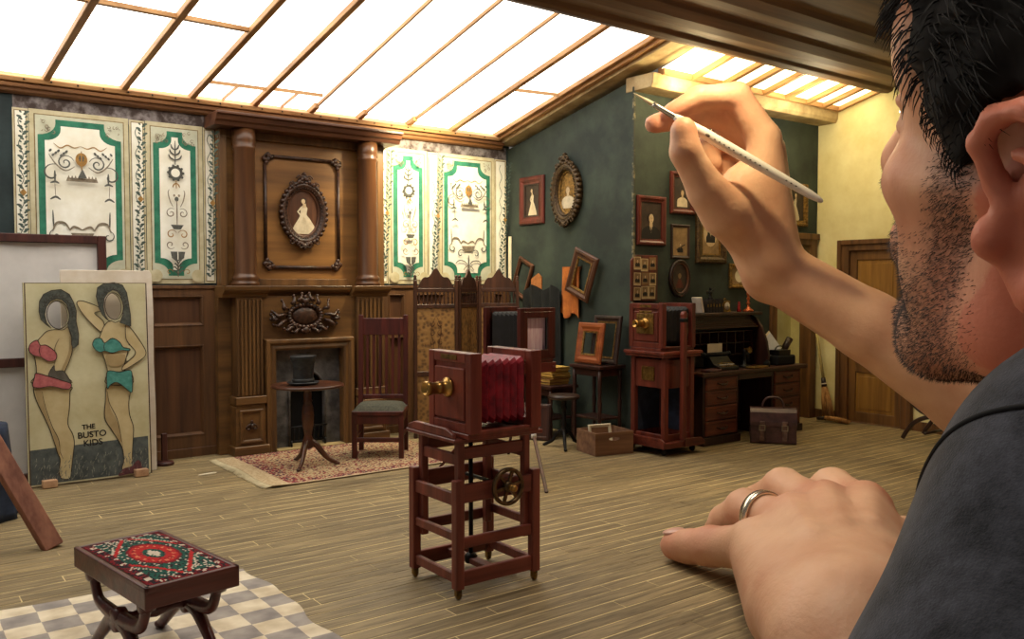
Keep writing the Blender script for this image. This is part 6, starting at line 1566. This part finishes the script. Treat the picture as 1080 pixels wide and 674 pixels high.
def relax(V, Q, it, lam=.5):
    e = np.concatenate([Q[:, [i, (i + 1) % 4]] for i in range(4)])
    for _ in range(it):
        A = np.zeros_like(V); c = np.zeros(len(V)); np.add.at(A, e[:, 0], V[e[:, 1]]); np.add.at(c, e[:, 0], 1); np.add.at(A, e[:, 1], V[e[:, 0]]); np.add.at(c, e[:, 1], 1)
        V = V + lam * (A / np.maximum(c, 1)[:, None] - V)
    return V

SHL, ELL_, WRL = np.array([3.46, 1.0, .70]), np.array([1.35, .75, -1.3]), np.array([2.98, 1.80, .25])
SHR, ELR, WRR = np.array([6.75, .55, .95]), np.array([7.15, 2.32, .02]), np.array([5.69, 4.18, 1.66])
NECK = np.array([5.0, .75, .95])
def head_prims(B):
    e = lambda c, r, k=.12, sub=False: B.ell(hd(*c), np.array(r) * PS, k, HM, sub)
    cp = lambda p, q, r1, r2, k=.1: B.cap(hd(*p), hd(*q), r1 * PS, r2 * PS, k)
    e((-.012, 0, .045), (.098, .076, .086), .05); e((.040, 0, .012), (.056, .061, .078), .2); e((.040, 0, -.056), (.042, .048, .056), .2)
    for s in (-1, 1):
        cp((-.004, s * .056, -.062), (.044, s * .036, -.097), .017, .016, .2); cp((.044, s * .036, -.097), (.071, s * .012, -.104), .016, .015, .15)
        cp((-.002, s * .060, .0), (-.004, s * .056, -.062), .014, .017, .2)
        e((.062, s * .044, -.020), (.020, .016, .017), .15); cp((.058, s * .051, -.014), (.012, s * .066, -.004), .012, .010, .12)
        e((.026, s * .053, -.05), (.034, .011, .032), .2)
        cp((.086, s * .008, .032), (.066, s * .046, .030), .013, .011, .12); e((.05, s * .056, .05), (.03, .014, .03), .15)
    cp((.088, 0, .026), (.112, 0, -.028), .008, .011, .08); e((.110, 0, -.033), (.011, .011, .009), .05)
    for s in (-1, 1): e((.101, s * .013, -.037), (.011, .007, .008), .04)
    e((.085, 0, -.065), (.016, .026, .020), .1); e((.094, 0, -.0605), (.008, .021, .0055), .03); e((.091, 0, -.0735), (.008, .018, .006), .03)
    e((.072, 0, -.101), (.016, .022, .014), .1)
    for s in (-1, 1):
        e((.094, s * .033, .010), (.017, .019, .011), .08, True); e((.0735, s * .033, .010), (.013, .013, .0125), .02)
        cp((.084, s * .019, .0165), (.080, s * .046, .0155), .0042, .0038, .02); cp((.084, s * .020, .003), (.079, s * .045, .004), .0032, .0032, .02)
    # ears
    for s in (-1, 1):
        ce, se = math.cos(EAR_ROT), math.sin(EAR_ROT)
        B_ = lambda a, h, d=0.0: (EAR_A + a * ce + h * se, s * (.0785 + d), EAR_H - a * se + h * ce)
        e(B_(-.014, .005, .002), (.019, .006, .033), .03)
        rim = [(.004, .000, .006), (.010, .014, .004), (.011, .031, .008), (.001, .039, .011), (-.014, .039, .014), (-.026, .029, .016), (-.031, .014, .017), (-.029, -.002, .015), (-.023, -.016, .011), (-.014, -.026, .007)]
        for i in range(len(rim) - 1): cp(B_(*rim[i]), B_(*rim[i + 1]), .0048, .0048, .03)
        anti = [(-.004, .024, .008), (-.016, .020, .012), (-.020, .006, .012), (-.015, -.008, .009), (-.006, -.014, .007)]
        for i in range(len(anti) - 1): cp(B_(*anti[i]), B_(*anti[i + 1]), .0038, .0038, .03)
        e(B_(-.004, -.029, .004), (.0125, .007, .0115), .05); e(B_(.014, -.005, .006), (.008, .008, .010), .04); cp(B_(.014, -.012, .0), B_(.006, -.03, .002), .006, .006, .05)
        e(B_(-.003, -.001, .017), (.0115, .0125, .0135), .04, True); e(B_(-.002, .014, .013), (.010, .007, .008), .03, True); e(B_(-.012, .031, .016), (.011, .005, .004), .02, True)
def body_field():
    B = Field((.7, -1.2, -3.2), (8.3, 5.2, 4.0), .032)
    head_prims(B)
    # neck and trunk
    B.cap(hd(-.030, 0, -.03), NECK + [-.02, .08, -.05], .62, .70, .25); B.cap(hd(.01, 0, -.085), NECK + [0, .35, -.25], .38, .42, .3)
    for s, sh in ((-1, SHL), (1, SHR)): B.cap(NECK + [0, 0, -.15], sh, .55, .55, .4); B.cap(hd(-.03, -s * .02, -.05), (NECK + sh) / 2 + [0, -.05, .0], .40, .36, .4)
    B.ell(NECK + [0, -.15, -1.3], (1.75, 1.02, 1.5), .5); B.ell(NECK + [.05, -.55, -2.9], (1.5, .95, 1.4), .5)
    # left arm to the hand on the boards
    B.cap(SHL, ELL_, .46, .40, .2); B.cap(ELL_, ELL_ * .6 + WRL * .4, .38, .40, .1); B.cap(ELL_ * .6 + WRL * .4, WRL, .38, .245, .1)
    mc = dict(p=(3.49, 2.64, .235), r=(3.72, 2.60, .315), m=(3.99, 2.585, .345), i=(4.23, 2.50, .325))
    for kx, r in (('p', .135), ('r', .14), ('m', .145), ('i', .145)):
        B.cap(WRL + (np.array(mc[kx]) - np.array(mc['m'])) * .38, mc[kx], .20, r, .09)
        B.ell(np.array(mc[kx]) + (0, 0, .035), (.115, .12, .105), .05)
    for kx in 'rmi':
        q = np.array(mc[kx]); w0 = WRL + (q - np.array(mc['m'])) * .4
        B.cap(w0 * .55 + q * .45 + [0, 0, .175], q + [0, 0, .10], .035, .055, .07)
    B.cap((3.02, 2.14, .15), (3.42, 2.52, .16), .15, .14, .08)
    B.chain([mc['p'], (3.535, 2.96, .150), (3.535, 3.11, .115), (3.545, 3.225, .092)], [.122, .102, .094, .080], .03)
    B.ell((3.535, 2.96, .155), (.105, .105, .103), .03); B.ell((3.545, 3.21, .088), (.083, .09, .078), .03)
    B.chain([mc['r'], (3.83, 2.97, .300), (3.90, 3.16, .18), (3.955, 3.27, .09)], [.125, .108, .098, .082], .03); B.ell((3.83, 2.97, .30), (.112, .112, .112), .03)
    B.chain([mc['m'], (4.17, 2.97, .365), (4.235, 3.20, .23), (4.26, 3.35, .092)], [.13, .115, .10, .084], .03); B.ell((4.17, 2.97, .365), (.118, .118, .118), .03)
    B.chain([mc['i'], (4.47, 2.85, .35), (4.56, 3.07, .23), (4.60, 3.22, .092)], [.13, .115, .10, .084], .03); B.ell((4.47, 2.85, .35), (.118, .118, .118), .03)
    B.chain([(3.45, 2.08, .20), (4.22, 2.26, .18), (4.58, 2.46, .135), (4.76, 2.72, .10)], [.17, .135, .112, .09], .08)
    # right arm and the hand that holds the brush
    FA = ELR * .62 + WRR * .38
    B.cap(SHR, ELR, .5, .42, .3); B.cap(ELR, FA + [0, 0, .07], .38, .345, .06); B.cap(FA + [0, 0, .07], ELR * .3 + WRR * .7 + [0, 0, .05], .345, .265, .06); B.cap(ELR * .3 + WRR * .7 + [0, 0, .05], WRR, .265, .235, .06)
    I, Mm, Rr_, Pp = (5.573, 4.185, 2.66), (5.76, 4.29, 2.61), (5.90, 4.42, 2.49), (6.01, 4.515, 2.35)
    for q, r in ((I, .135), (Mm, .14), (Rr_, .14), (Pp, .13)): B.cap(WRR + (np.array(q) - np.array(Mm)) * .40 + np.array([0, 0, .04]), q, .215, r, .07)
    B.cap((5.55, 4.23, 1.86), (5.206, 4.255, 2.085), .20, .175, .14); B.cap((5.206, 4.255, 2.085), (5.05, 4.28, 2.22), .175, .14, .05); B.ell((5.46, 4.29, 2.22), (.22, .18, .26), .12)
    B.chain([(5.206, 4.255, 2.085), (5.017, 4.28, 2.243), (4.815, 4.306, 2.508), (4.80, 4.313, 2.675)], [.18, .142, .112, .088], .05)
    B.ell((4.815, 4.306, 2.51), (.118, .112, .12), .03); B.ell((4.80, 4.312, 2.64), (.105, .09, .11), .03)
    B.chain([I, (5.378, 4.296, 2.986), (5.119, 4.44, 2.97), (4.921, 4.556, 2.85)], [.128, .106, .088, .068], .025); B.ell((5.378, 4.296, 2.983), (.112, .11, .11), .02); B.ell((5.119, 4.44, 2.97), (.092, .09, .09), .02)
    B.chain([Mm, (5.427, 4.454, 2.862), (5.099, 4.573, 2.832), (4.87, 4.675, 2.771)], [.125, .102, .088, .077], .02); B.ell((5.427, 4.454, 2.865), (.106, .104, .104), .02)
    B.chain([Rr_, (5.572, 4.552, 2.735), (5.367, 4.611, 2.617), (5.425, 4.563, 2.505)], [.132, .11, .096, .08], .025)
    B.chain([Pp, (5.738, 4.568, 2.565), (5.561, 4.598, 2.49), (5.58, 4.554, 2.40)], [.12, .10, .086, .074], .025)
    return B
def skin_mat():
    m, nt, b = _new('skin'); N = nt.nodes; L = nt.links
    tc = N.new('ShaderNodeTexCoord'); at = N.new('ShaderNodeVertexColor'); at.layer_name = 'tint'; sp = N.new('ShaderNodeSeparateColor'); L.new(at.outputs['Color'], sp.inputs['Color'])
    n1 = N.new('ShaderNodeTexNoise'); n1.inputs['Scale'].default_value = 2.6; n1.inputs['Detail'].default_value = 6; L.new(tc.outputs['Object'], n1.inputs['Vector'])
    cr = N.new('ShaderNodeValToRGB'); cr.color_ramp.elements[0].position = .32; cr.color_ramp.elements[1].position = .68; cr.color_ramp.elements[0].color = lin(204, 150, 118); cr.color_ramp.elements[1].color = lin(226, 182, 148); L.new(n1.outputs['Fac'], cr.inputs['Fac'])
    red = N.new('ShaderNodeMix'); red.data_type = 'RGBA'; L.new(sp.outputs['Green'], red.inputs['Factor']); L.new(cr.outputs['Color'], red.inputs['A']); red.inputs['B'].default_value = lin(196, 104, 84)
    n2 = N.new('ShaderNodeTexNoise'); n2.inputs['Scale'].default_value = 40; n2.inputs['Detail'].default_value = 3; L.new(tc.outputs['Object'], n2.inputs['Vector'])
    mr = N.new('ShaderNodeMapRange'); mr.inputs['From Min'].default_value = .22; mr.inputs['From Max'].default_value = .68; L.new(n2.outputs['Fac'], mr.inputs['Value'])
    mu = N.new('ShaderNodeMath'); mu.operation = 'MULTIPLY'; L.new(mr.outputs['Result'], mu.inputs[0]); L.new(sp.outputs['Red'], mu.inputs[1])
    st = N.new('ShaderNodeMix'); st.data_type = 'RGBA'; L.new(mu.outputs['Value'], st.inputs['Factor']); L.new(red.outputs['Result'], st.inputs['A']); st.inputs['B'].default_value = lin(74, 54, 46)
    L.new(st.outputs['Result'], b.inputs['Base Color']); b.inputs['Roughness'].default_value = .52; b.inputs['Specular IOR Level'].default_value = .35
    b.inputs['Subsurface Weight'].default_value = .12; b.inputs['Subsurface Radius'].default_value = (.14, .05, .03); b.inputs['Subsurface Scale'].default_value = .6
    n3 = N.new('ShaderNodeTexNoise'); n3.inputs['Scale'].default_value = 34; n3.inputs['Detail'].default_value = 4; L.new(tc.outputs['Object'], n3.inputs['Vector'])
    bp = N.new('ShaderNodeBump'); bp.inputs['Strength'].default_value = .16; bp.inputs['Distance'].default_value = .02; L.new(n3.outputs['Fac'], bp.inputs['Height']); L.new(bp.outputs['Normal'], b.inputs['Normal'])
    return m
BF = body_field(); V, Q = BF.mesh(); V = relax(V, Q, 2, .4)
HL = ((V - HC) @ HM.T) / PS
a_, b_, h_ = HL[:, 0], np.abs(HL[:, 1]), HL[:, 2]
sm = lambda x, lo, hi: np.clip((x - lo) / (hi - lo), 0, 1) ** 2 * (3 - 2 * np.clip((x - lo) / (hi - lo), 0, 1))
near = (np.linalg.norm(HL, axis=1) < .172) & (V[:, 2] > .75)
face = near & (a_ > -.03)
jawline = sm(-h_, .022 - .2 * np.clip(.05 - a_, 0, .1) * 0, .075) * sm(a_, -.012, .03)
must = sm(a_, .074, .084) * sm(-h_, .034, .042) * (1 - sm(b_, .026, .036))
side = sm(-h_, -.022, -.004) * sm(a_, .010, .020) * (1 - sm(a_, .034, .048)) * 1.1
stub = np.where(face, np.clip(np.maximum(np.maximum(jawline, must), side * .9), 0, 1), 0) * (1 - sm(-h_, .125, .16))
lips = near & (a_ > .090) & (b_ < .021) & (h_ < -.057) & (h_ > -.079); stub[lips] *= .1
brow = np.where(face, sm(a_, .07, .076) * (1 - sm(np.abs(h_ - .032 + .1 * np.clip(b_ - .03, 0, 1)), .004, .008)) * (1 - sm(b_, .046, .052)), 0)
ear = near & (b_ > .0735) & (a_ < .012) & (a_ > -.05)
red = np.where(lips, .3, 0) + np.where(ear, .35, 0) + np.where(face, .18, 0) + np.where(face, .22 * (1 - sm(a_, .02, .05)) * sm(b_, .05, .06), 0)
fing = np.zeros(len(V))
for c in ((3.545, 3.22, .1), (4.85, 4.62, 2.765), (4.905, 4.52, 2.83), (4.868, 4.365, 2.70), (5.36, 4.26, 2.96), (3.72, 2.6, .36), (4.0, 2.58, .39), (4.24, 2.5, .37), (3.535, 2.98, .17)): fing = np.maximum(fing, .5 * np.exp(-(np.linalg.norm(V - np.array(c), axis=1) / .16) ** 2))
red = np.clip(red + fing, 0, 1)
M_skin = skin_mat()
pers = mesh_np('person', V, Q, M_skin)
ca = pers.data.color_attributes.new('tint', 'FLOAT_COLOR', 'POINT'); arr = np.ones((len(V), 4), np.float32); arr[:, 0] = np.clip(np.maximum(stub * .62, brow * 1.0), 0, 1); arr[:, 1] = red; arr[:, 2] = 0
ca.data.foreach_set('color', arr.ravel())
pers['label'] = 'man in charcoal t-shirt leaning in with raised brush, ring hand on the floorboards'; pers['category'] = 'person'
# --- shirt
SF = Field((.4, -1.6, -3.4), (8.4, 3.0, 2.4), .05)
for s, sh in ((-1, SHL), (1, SHR)): SF.cap(NECK + [0, -.1, -.42], sh + [0, 0, -.02], .55, .62, .3)
SF.ell(NECK + [0, -.15, -1.3], (1.9, 1.16, 1.62), .5); SF.ell(NECK + [.05, -.55, -2.9], (1.66, 1.1, 1.5), .5)
sl_end = SHL + (ELL_ - SHL) * .72
SF.cap(SHL, sl_end, SLEEVE[0], SLEEVE[1], .35); SF.cap(SHR, SHR + (ELR - SHR) * .8, .70, .66, .35)
for c, r in SHIRT_FILL: SF.ell(c, r, .4)
g = [SF.lo[i] + SF.d * np.arange(SF.n[i]) for i in range(3)]; X, Y, Z = np.meshgrid(*g, indexing='ij')
SF.F += (.020 * np.sin(X * 3.1 + Y * 4.2 - Z * 2.2) * np.sin(Y * 2.3 + Z * 3.7) + .012 * np.sin(5.1 * X - 6.3 * Z + 2 * Y)).astype(np.float32)
nd = hd(-.02, 0, -.10) - NECK; nd /= np.linalg.norm(nd)
tn = (X - NECK[0]) * nd[0] + (Y - NECK[1]) * nd[1] + (Z - NECK[2]) * nd[2]
cut = np.where((X - NECK[0]) ** 2 + (Y - NECK[1]) ** 2 + (Z - NECK[2]) ** 2 - tn ** 2 < 1.0, tn - .16, -1)          # neckline
ed = (ELL_ - SHL) / np.linalg.norm(ELL_ - SHL); tL = (X - SHL[0]) * ed[0] + (Y - SHL[1]) * ed[1] + (Z - SHL[2]) * ed[2]
dL = np.sqrt(np.maximum((X - SHL[0]) ** 2 + (Y - SHL[1]) ** 2 + (Z - SHL[2]) ** 2 - tL ** 2, 0))
hem = np.where(dL < 1.2, tL - np.linalg.norm(sl_end - SHL), -1)
SF.F = np.maximum(np.maximum(SF.F, cut), hem).astype(np.float32)
SV, SQ = SF.mesh(); SV = relax(SV, SQ, 4)
def knit_mat():
    m, nt, b = _new('charcoal_melange_jersey'); N = nt.nodes; L = nt.links; tc = N.new('ShaderNodeTexCoord')
    n1 = N.new('ShaderNodeTexNoise'); n1.inputs['Scale'].default_value = 4.5; n1.inputs['Detail'].default_value = 9; n1.inputs['Roughness'].default_value = .75; L.new(tc.outputs['Object'], n1.inputs['Vector'])
    cr = N.new('ShaderNodeValToRGB'); cr.color_ramp.elements[0].position = .38; cr.color_ramp.elements[1].position = .64; cr.color_ramp.elements[0].color = lin(28, 30, 37); cr.color_ramp.elements[1].color = lin(66, 68, 78); L.new(n1.outputs['Fac'], cr.inputs['Fac']); L.new(cr.outputs['Color'], b.inputs['Base Color'])
    b.inputs['Roughness'].default_value = .95; b.inputs['Specular IOR Level'].default_value = .1; b.inputs['Sheen Weight'].default_value = .2
    n2 = N.new('ShaderNodeTexNoise'); n2.inputs['Scale'].default_value = 110; L.new(tc.outputs['Object'], n2.inputs['Vector']); bp = N.new('ShaderNodeBump'); bp.inputs['Strength'].default_value = .2; bp.inputs['Distance'].default_value = .02; L.new(n2.outputs['Fac'], bp.inputs['Height']); L.new(bp.outputs['Normal'], b.inputs['Normal'])
    return m
shirt = mesh_np('tee_shirt', SV, SQ, knit_mat(), pers); shirt['label'] = 'charcoal melange short-sleeved t-shirt'
# sleeve seam: a cord lying on the cloth round the armhole
from mathutils.bvhtree import BVHTree
sb = BVHTree.FromPolygons([tuple(v) for v in SV], [tuple(int(i) for i in q) for q in SQ])
sc0 = SHL + ed * .16; o1 = np.cross(ed, [0, 0, 1.0]); o1 /= np.linalg.norm(o1); o2 = np.cross(ed, o1); pts = []
for k in range(72):
    t = 2 * pi * k / 72; dr = o1 * math.cos(t) + o2 * math.sin(t) - ed * .10
    dr /= np.linalg.norm(dr)
    if dr @ np.array([-.75, -.1, .65]) < .12: continue
    hit = sb.ray_cast(Vector(sc0 + dr * 1.6), Vector(-dr))
    if hit[0] is not None and (hit[0] - Vector(sc0)).length < .95: pts.append((t, hit[0] + Vector(dr) * .002))
gap = max(range(len(pts)), key=lambda i: (pts[i][0] - pts[i - 1][0]) % (2 * pi)) if pts else 0
pts = [p for t, p in pts[gap:] + pts[:gap]]
if len(pts) > 8:
    mb = MB(); mb.tube(smoothpts([tuple(p) for p in pts], 2), .010, 6); mb.build('sleeve_seam', mat('black_seam', (22, 22, 26), .95), shirt)
# --- hair: a solid cap plus loose locks
def hairline(a, b):
    """lowest height at which hair grows, for a point a forward and b to the side of the head centre"""
    return np.interp(a, [-.2, -.06, -.035, -.022, -.004, .012, .018, .034, .044, .056, .066, .076, .2], [-.075, -.065, -.04, .034, .042, .036, .010, .006, .020, .034, .046, .056, .062])
d = .03
HF = Field(HC - 1.75, HC + 1.75, d)
HF.ell(hd(-.012, 0, .047), np.array((.112, .0875, .099)) * PS, .02, HM); HF.ell(hd(.050, 0, .048), np.array((.053, .067, .064)) * PS, .15, HM); HF.ell(hd(-.065, 0, -.01), np.array((.04, .06, .06)) * PS, .3, HM)
for s in (-1, 1): HF.ell(hd(.026, s * .064, .028), np.array((.014, .012, .035)) * PS, .08, HM)
g = [HF.lo[i] + HF.d * np.arange(HF.n[i]) for i in range(3)]; X, Y, Z = np.meshgrid(*g, indexing='ij')
P = np.stack([X - HC[0], Y - HC[1], Z - HC[2]], -1) @ HM.T / PS
nz_ = .004 * np.sin(P[..., 0] * 210 + P[..., 1] * 90) * np.sin(P[..., 2] * 160)
cutf = (hairline(P[..., 0], P[..., 1]) - P[..., 2] + nz_) * PS * .75
HF.F = np.maximum(HF.F + (.5 * nz_ * PS).astype(np.float32), cutf).astype(np.float32)
HV, HQ = HF.mesh(); HV = relax(HV, HQ, 1, .4)
M_hair = mat('black_hair', (20, 16, 16), .7, dark=(12, 10, 10), scale=30, spec=.18, stretch=(1, 1, .3))
hair = mesh_np('hair', HV, HQ, M_hair, pers); hair['label'] = 'short black hair with sideburn'
rg = np.random.default_rng(3)
hl = ((HV - HC) @ HM.T) / PS; ctr = np.array([-.012, 0, .03]); sel = rg.permutation(len(HV))[:9000]
mb = MB()
for i in sel:
    p = hl[i]; nrm = p - ctr; nrm = nrm / np.linalg.norm(nrm); front = p[0] > .05
    sideb = (p[2] < .03 and p[0] > .005)
    flow = np.array([-.9, 0, -.35]) if not front else np.array([.15 if p[2] > .07 else -.5, .25 * np.sign(p[1]), -.6])
    if sideb: flow = np.array([-.15, 0, -1.0])
    flow = flow + rg.normal(0, .12, 3); flow -= nrm * (flow @ nrm) * .9; flow /= np.linalg.norm(flow)
    Ls = (.009 if sideb else .022 if not front else .017) * (.7 + .6 * rg.random())
    q = [p - nrm * .004, p + nrm * .0012 + flow * Ls * .35, p + nrm * (.0018 if not front else .003) + flow * Ls * .75, p + nrm * (.0008 if not front else .003) + flow * Ls]
    if -.05 < p[0] < .018 and p[2] < .062 and abs(p[1]) > .055: continue
    w = .0048 if not sideb else .0035
    mb.tube([tuple(hd(*c)) for c in q], [w, w * .9, w * .6, w * .15], 4)
lk = mb.build('hair_locks', M_hair, hair, recalc=False); lk['kind'] = 'stuff'
# --- stubble: short bristles standing on the jaw, lip and chin
tri = Q; ctrs = V[Q].mean(1); sd = stub[Q].mean(1); e1 = V[Q[:, 2]] - V[Q[:, 0]]; e2 = V[Q[:, 3]] - V[Q[:, 1]]; nr = np.cross(e1, e2); ar = np.linalg.norm(nr, axis=1) + 1e-9; nr = nr / ar[:, None]
cand = np.where((sd > .12) & (HL[Q].mean(1)[:, 1] > -.055))[0]; pr = (sd * ar)[cand]; pr /= pr.sum()
pick = rg.choice(cand, 13000, p=pr); mb = MB()
dn = -_u3 * .55 + _f2 * .25
for k in pick:
    uv = rg.random(2); q = V[Q[k]]; p = q[0] * (1 - uv[0]) * (1 - uv[1]) + q[1] * uv[0] * (1 - uv[1]) + q[2] * uv[0] * uv[1] + q[3] * (1 - uv[0]) * uv[1]
    dr = nr[k] * .7 + dn + rg.normal(0, .25, 3); dr /= np.linalg.norm(dr); L_ = (.014 + .018 * rg.random()) * (.6 + .6 * sd[k]); r = .0026
    s1 = np.cross(dr, [.3, .5, .8]); s1 /= np.linalg.norm(s1); s2 = np.cross(dr, s1)
    b0 = p - dr * .006
    mb.add([tuple(b0 + s1 * r), tuple(b0 - s1 * r * .5 + s2 * r * .87), tuple(b0 - s1 * r * .5 - s2 * r * .87), tuple(p + dr * L_)], [(0, 1, 3), (1, 2, 3), (2, 0, 3)])
bd2 = mb.build('stubble_beard', mat('dark_stubble', (62, 46, 40), .6, var=.4, scale=20), pers, recalc=False); bd2['kind'] = 'stuff'
# --- eyes, nails, ring
M_eye = mat('eye_white', (226, 220, 210), .15, var=.05); M_iris = mat('dark_iris', (40, 26, 20), .1)
for s in (-1, 1):
    mb = MB(); c = hd(.0745, s * .033, .010); mb.ell(tuple(c), .0125 * PS, 18, 12); ey = mb.build('eye', M_eye, pers)
    mb = MB(); dr = (_f2 + .1 * _u3); dr /= np.linalg.norm(dr); c2 = c + dr * .0112 * PS; mb.ell(tuple(c2), .0045 * PS, 12, 8); mb.build('iris', M_iris, ey)
def nail(c, n, d, w, l):
    n = Vector(n).normalized(); d = Vector(d); d = (d - n * d.dot(n)).normalized(); s = n.cross(d)
    T = Matrix((( s.x, d.x, n.x, c[0]), (s.y, d.y, n.y, c[1]), (s.z, d.z, n.z, c[2]), (0, 0, 0, 1)))
    mb = MB(); mb.ell((0, 0, 0), (w, l, .016), 14, 8, T=T); return mb.build('fingernail', mat('pink_nail', (226, 176, 156), .3, var=.08, spec=.6), pers)
nail((3.545, 3.235, .168), (-.1, .25, 1), (0, 1, -.2), .058, .068)
mb = MB(); rc = Vector((3.783, 2.82, .306)); rd = Vector((.11, .37, -.015)).normalized(); ux = rd.orthogonal().normalized(); uy = rd.cross(ux)
T = Matrix(((ux.x, uy.x, rd.x, rc.x), (ux.y, uy.y, rd.y, rc.y), (ux.z, uy.z, rd.z, rc.z), (0, 0, 0, 1)))
mb.lathe([(.118, -.028), (.134, -.024), (.137, 0), (.134, .024), (.118, .028), (.115, 0)], 32, T=T, closed=True)
mb.build('wedding_ring', mat('pale_gold_ring', (232, 222, 200), .25, metal=.95, var=.08), pers)
# --- the paintbrush
t = thing('paintbrush', 'fine white-handled paintbrush held in the raised right hand', 'paintbrush', BR0)
a0 = Vector((0, 0, 0)); d = (Vector(BR1) - Vector(BR0)); Lb = d.length; dn_ = d.normalized()
rot = dn_.to_track_quat('X', 'Z').to_euler(); t.rotation_euler = rot
M_bh = mat('white_lacquer_handle', (236, 232, 224), .3, var=.04)
mb = MB(); mb.lathe([(.024, .36), (.034, .42), (.042, .60), (.041, .9), (.037, 1.2), (.031, 1.5), (.024, Lb - .05), (.016, Lb - .01), (.003, Lb)], 14, axis='x'); mb.build('handle', M_bh, t)
mb = MB(); mb.lathe([(.018, .17), (.021, .19), (.020, .21), (.023, .36), (.024, .365), (.022, .38)], 14, axis='x'); mb.build('ferrule', mat('silver_ferrule', (200, 196, 188), .25, metal=.9, var=.1), t)
mb = MB(); mb.lathe([(.002, 0), (.008, .05), (.015, .12), (.018, .18)], 12, axis='x'); mb.build('bristle_tip', mat('pale_bristle', (226, 210, 178), .6, var=.15), t)
nl = rot.to_matrix().inverted() @ Vector((-.75, -.65, -.1)); nl.x = 0; nl.normalize(); mb = MB()
for x in (.64, .70, .74, .78, .82, .86, .92, .96, 1.0, 1.04, 1.08, 1.14, 1.30, 1.34, 1.38):
    r = .0415 - .0105 * max(0, x - .75); hw2 = .009 if x > .65 else .02
    mb.ell(tuple(Vector((x, 0, 0)) + nl * r), (hw2, .004 if x > .65 else .012, .005 if x > .65 else .012), 7, 5)
mb.build('printed_marks', mat('grey_print', (120, 114, 108), .5), t)
# ---------------------------------------------------------------- light, camera
wd = bpy.data.worlds.new('studio_air'); SC.world = wd; wd.use_nodes = True
wd.node_tree.nodes['Background'].inputs['Color'].default_value = WORLD_COL
wd.node_tree.nodes['Background'].inputs['Strength'].default_value = WORLD
def area(name, loc, target, size, power, col, sy=None):
    l = bpy.data.lights.new(name, 'AREA'); l.energy = power; l.color = col; l.size = size
    if sy: l.shape = 'RECTANGLE'; l.size_y = sy
    o = bpy.data.objects.new(name, l); COL.objects.link(o); o.location = loc
    d = Vector(target) - Vector(loc); o.rotation_euler = d.to_track_quat('-Z', 'Y').to_euler(); return o
def point(name, loc, power, col, r):
    l = bpy.data.lights.new(name, 'POINT'); l.energy = power; l.color = col; l.shadow_soft_size = r
    o = bpy.data.objects.new(name, l); COL.objects.link(o); o.location = loc; return o
def spot(name, loc, target, power, col, deg):
    l = bpy.data.lights.new(name, 'SPOT'); l.energy = power; l.color = col; l.spot_size = math.radians(deg); l.spot_blend = .8; l.shadow_soft_size = .08
    o = bpy.data.objects.new(name, l); COL.objects.link(o); o.location = loc
    o.rotation_euler = (Vector(target) - Vector(loc)).to_track_quat('-Z', 'Y').to_euler(); return o
LIGHTS()
cd = bpy.data.cameras.new('camera'); cam = bpy.data.objects.new('camera', cd); COL.objects.link(cam)
cam.location = (0, 0, 1.53)
yaw = math.radians(36.85); pitch = math.atan(36 / 906.0)
cam.rotation_euler = (pi / 2 - pitch, 0, -yaw)
cd.sensor_fit = 'HORIZONTAL'; cd.sensor_width = 36.0; cd.lens = 36.0 * 906.0 / 1080.0
cd.clip_start = 0.05; cd.clip_end = 100
SC.camera = cam
vs = SC.view_settings; vs.view_transform = 'Standard'; vs.look = 'None'; vs.gamma = 1.0; vs.exposure = EXPOSURE; vs.use_curve_mapping = False
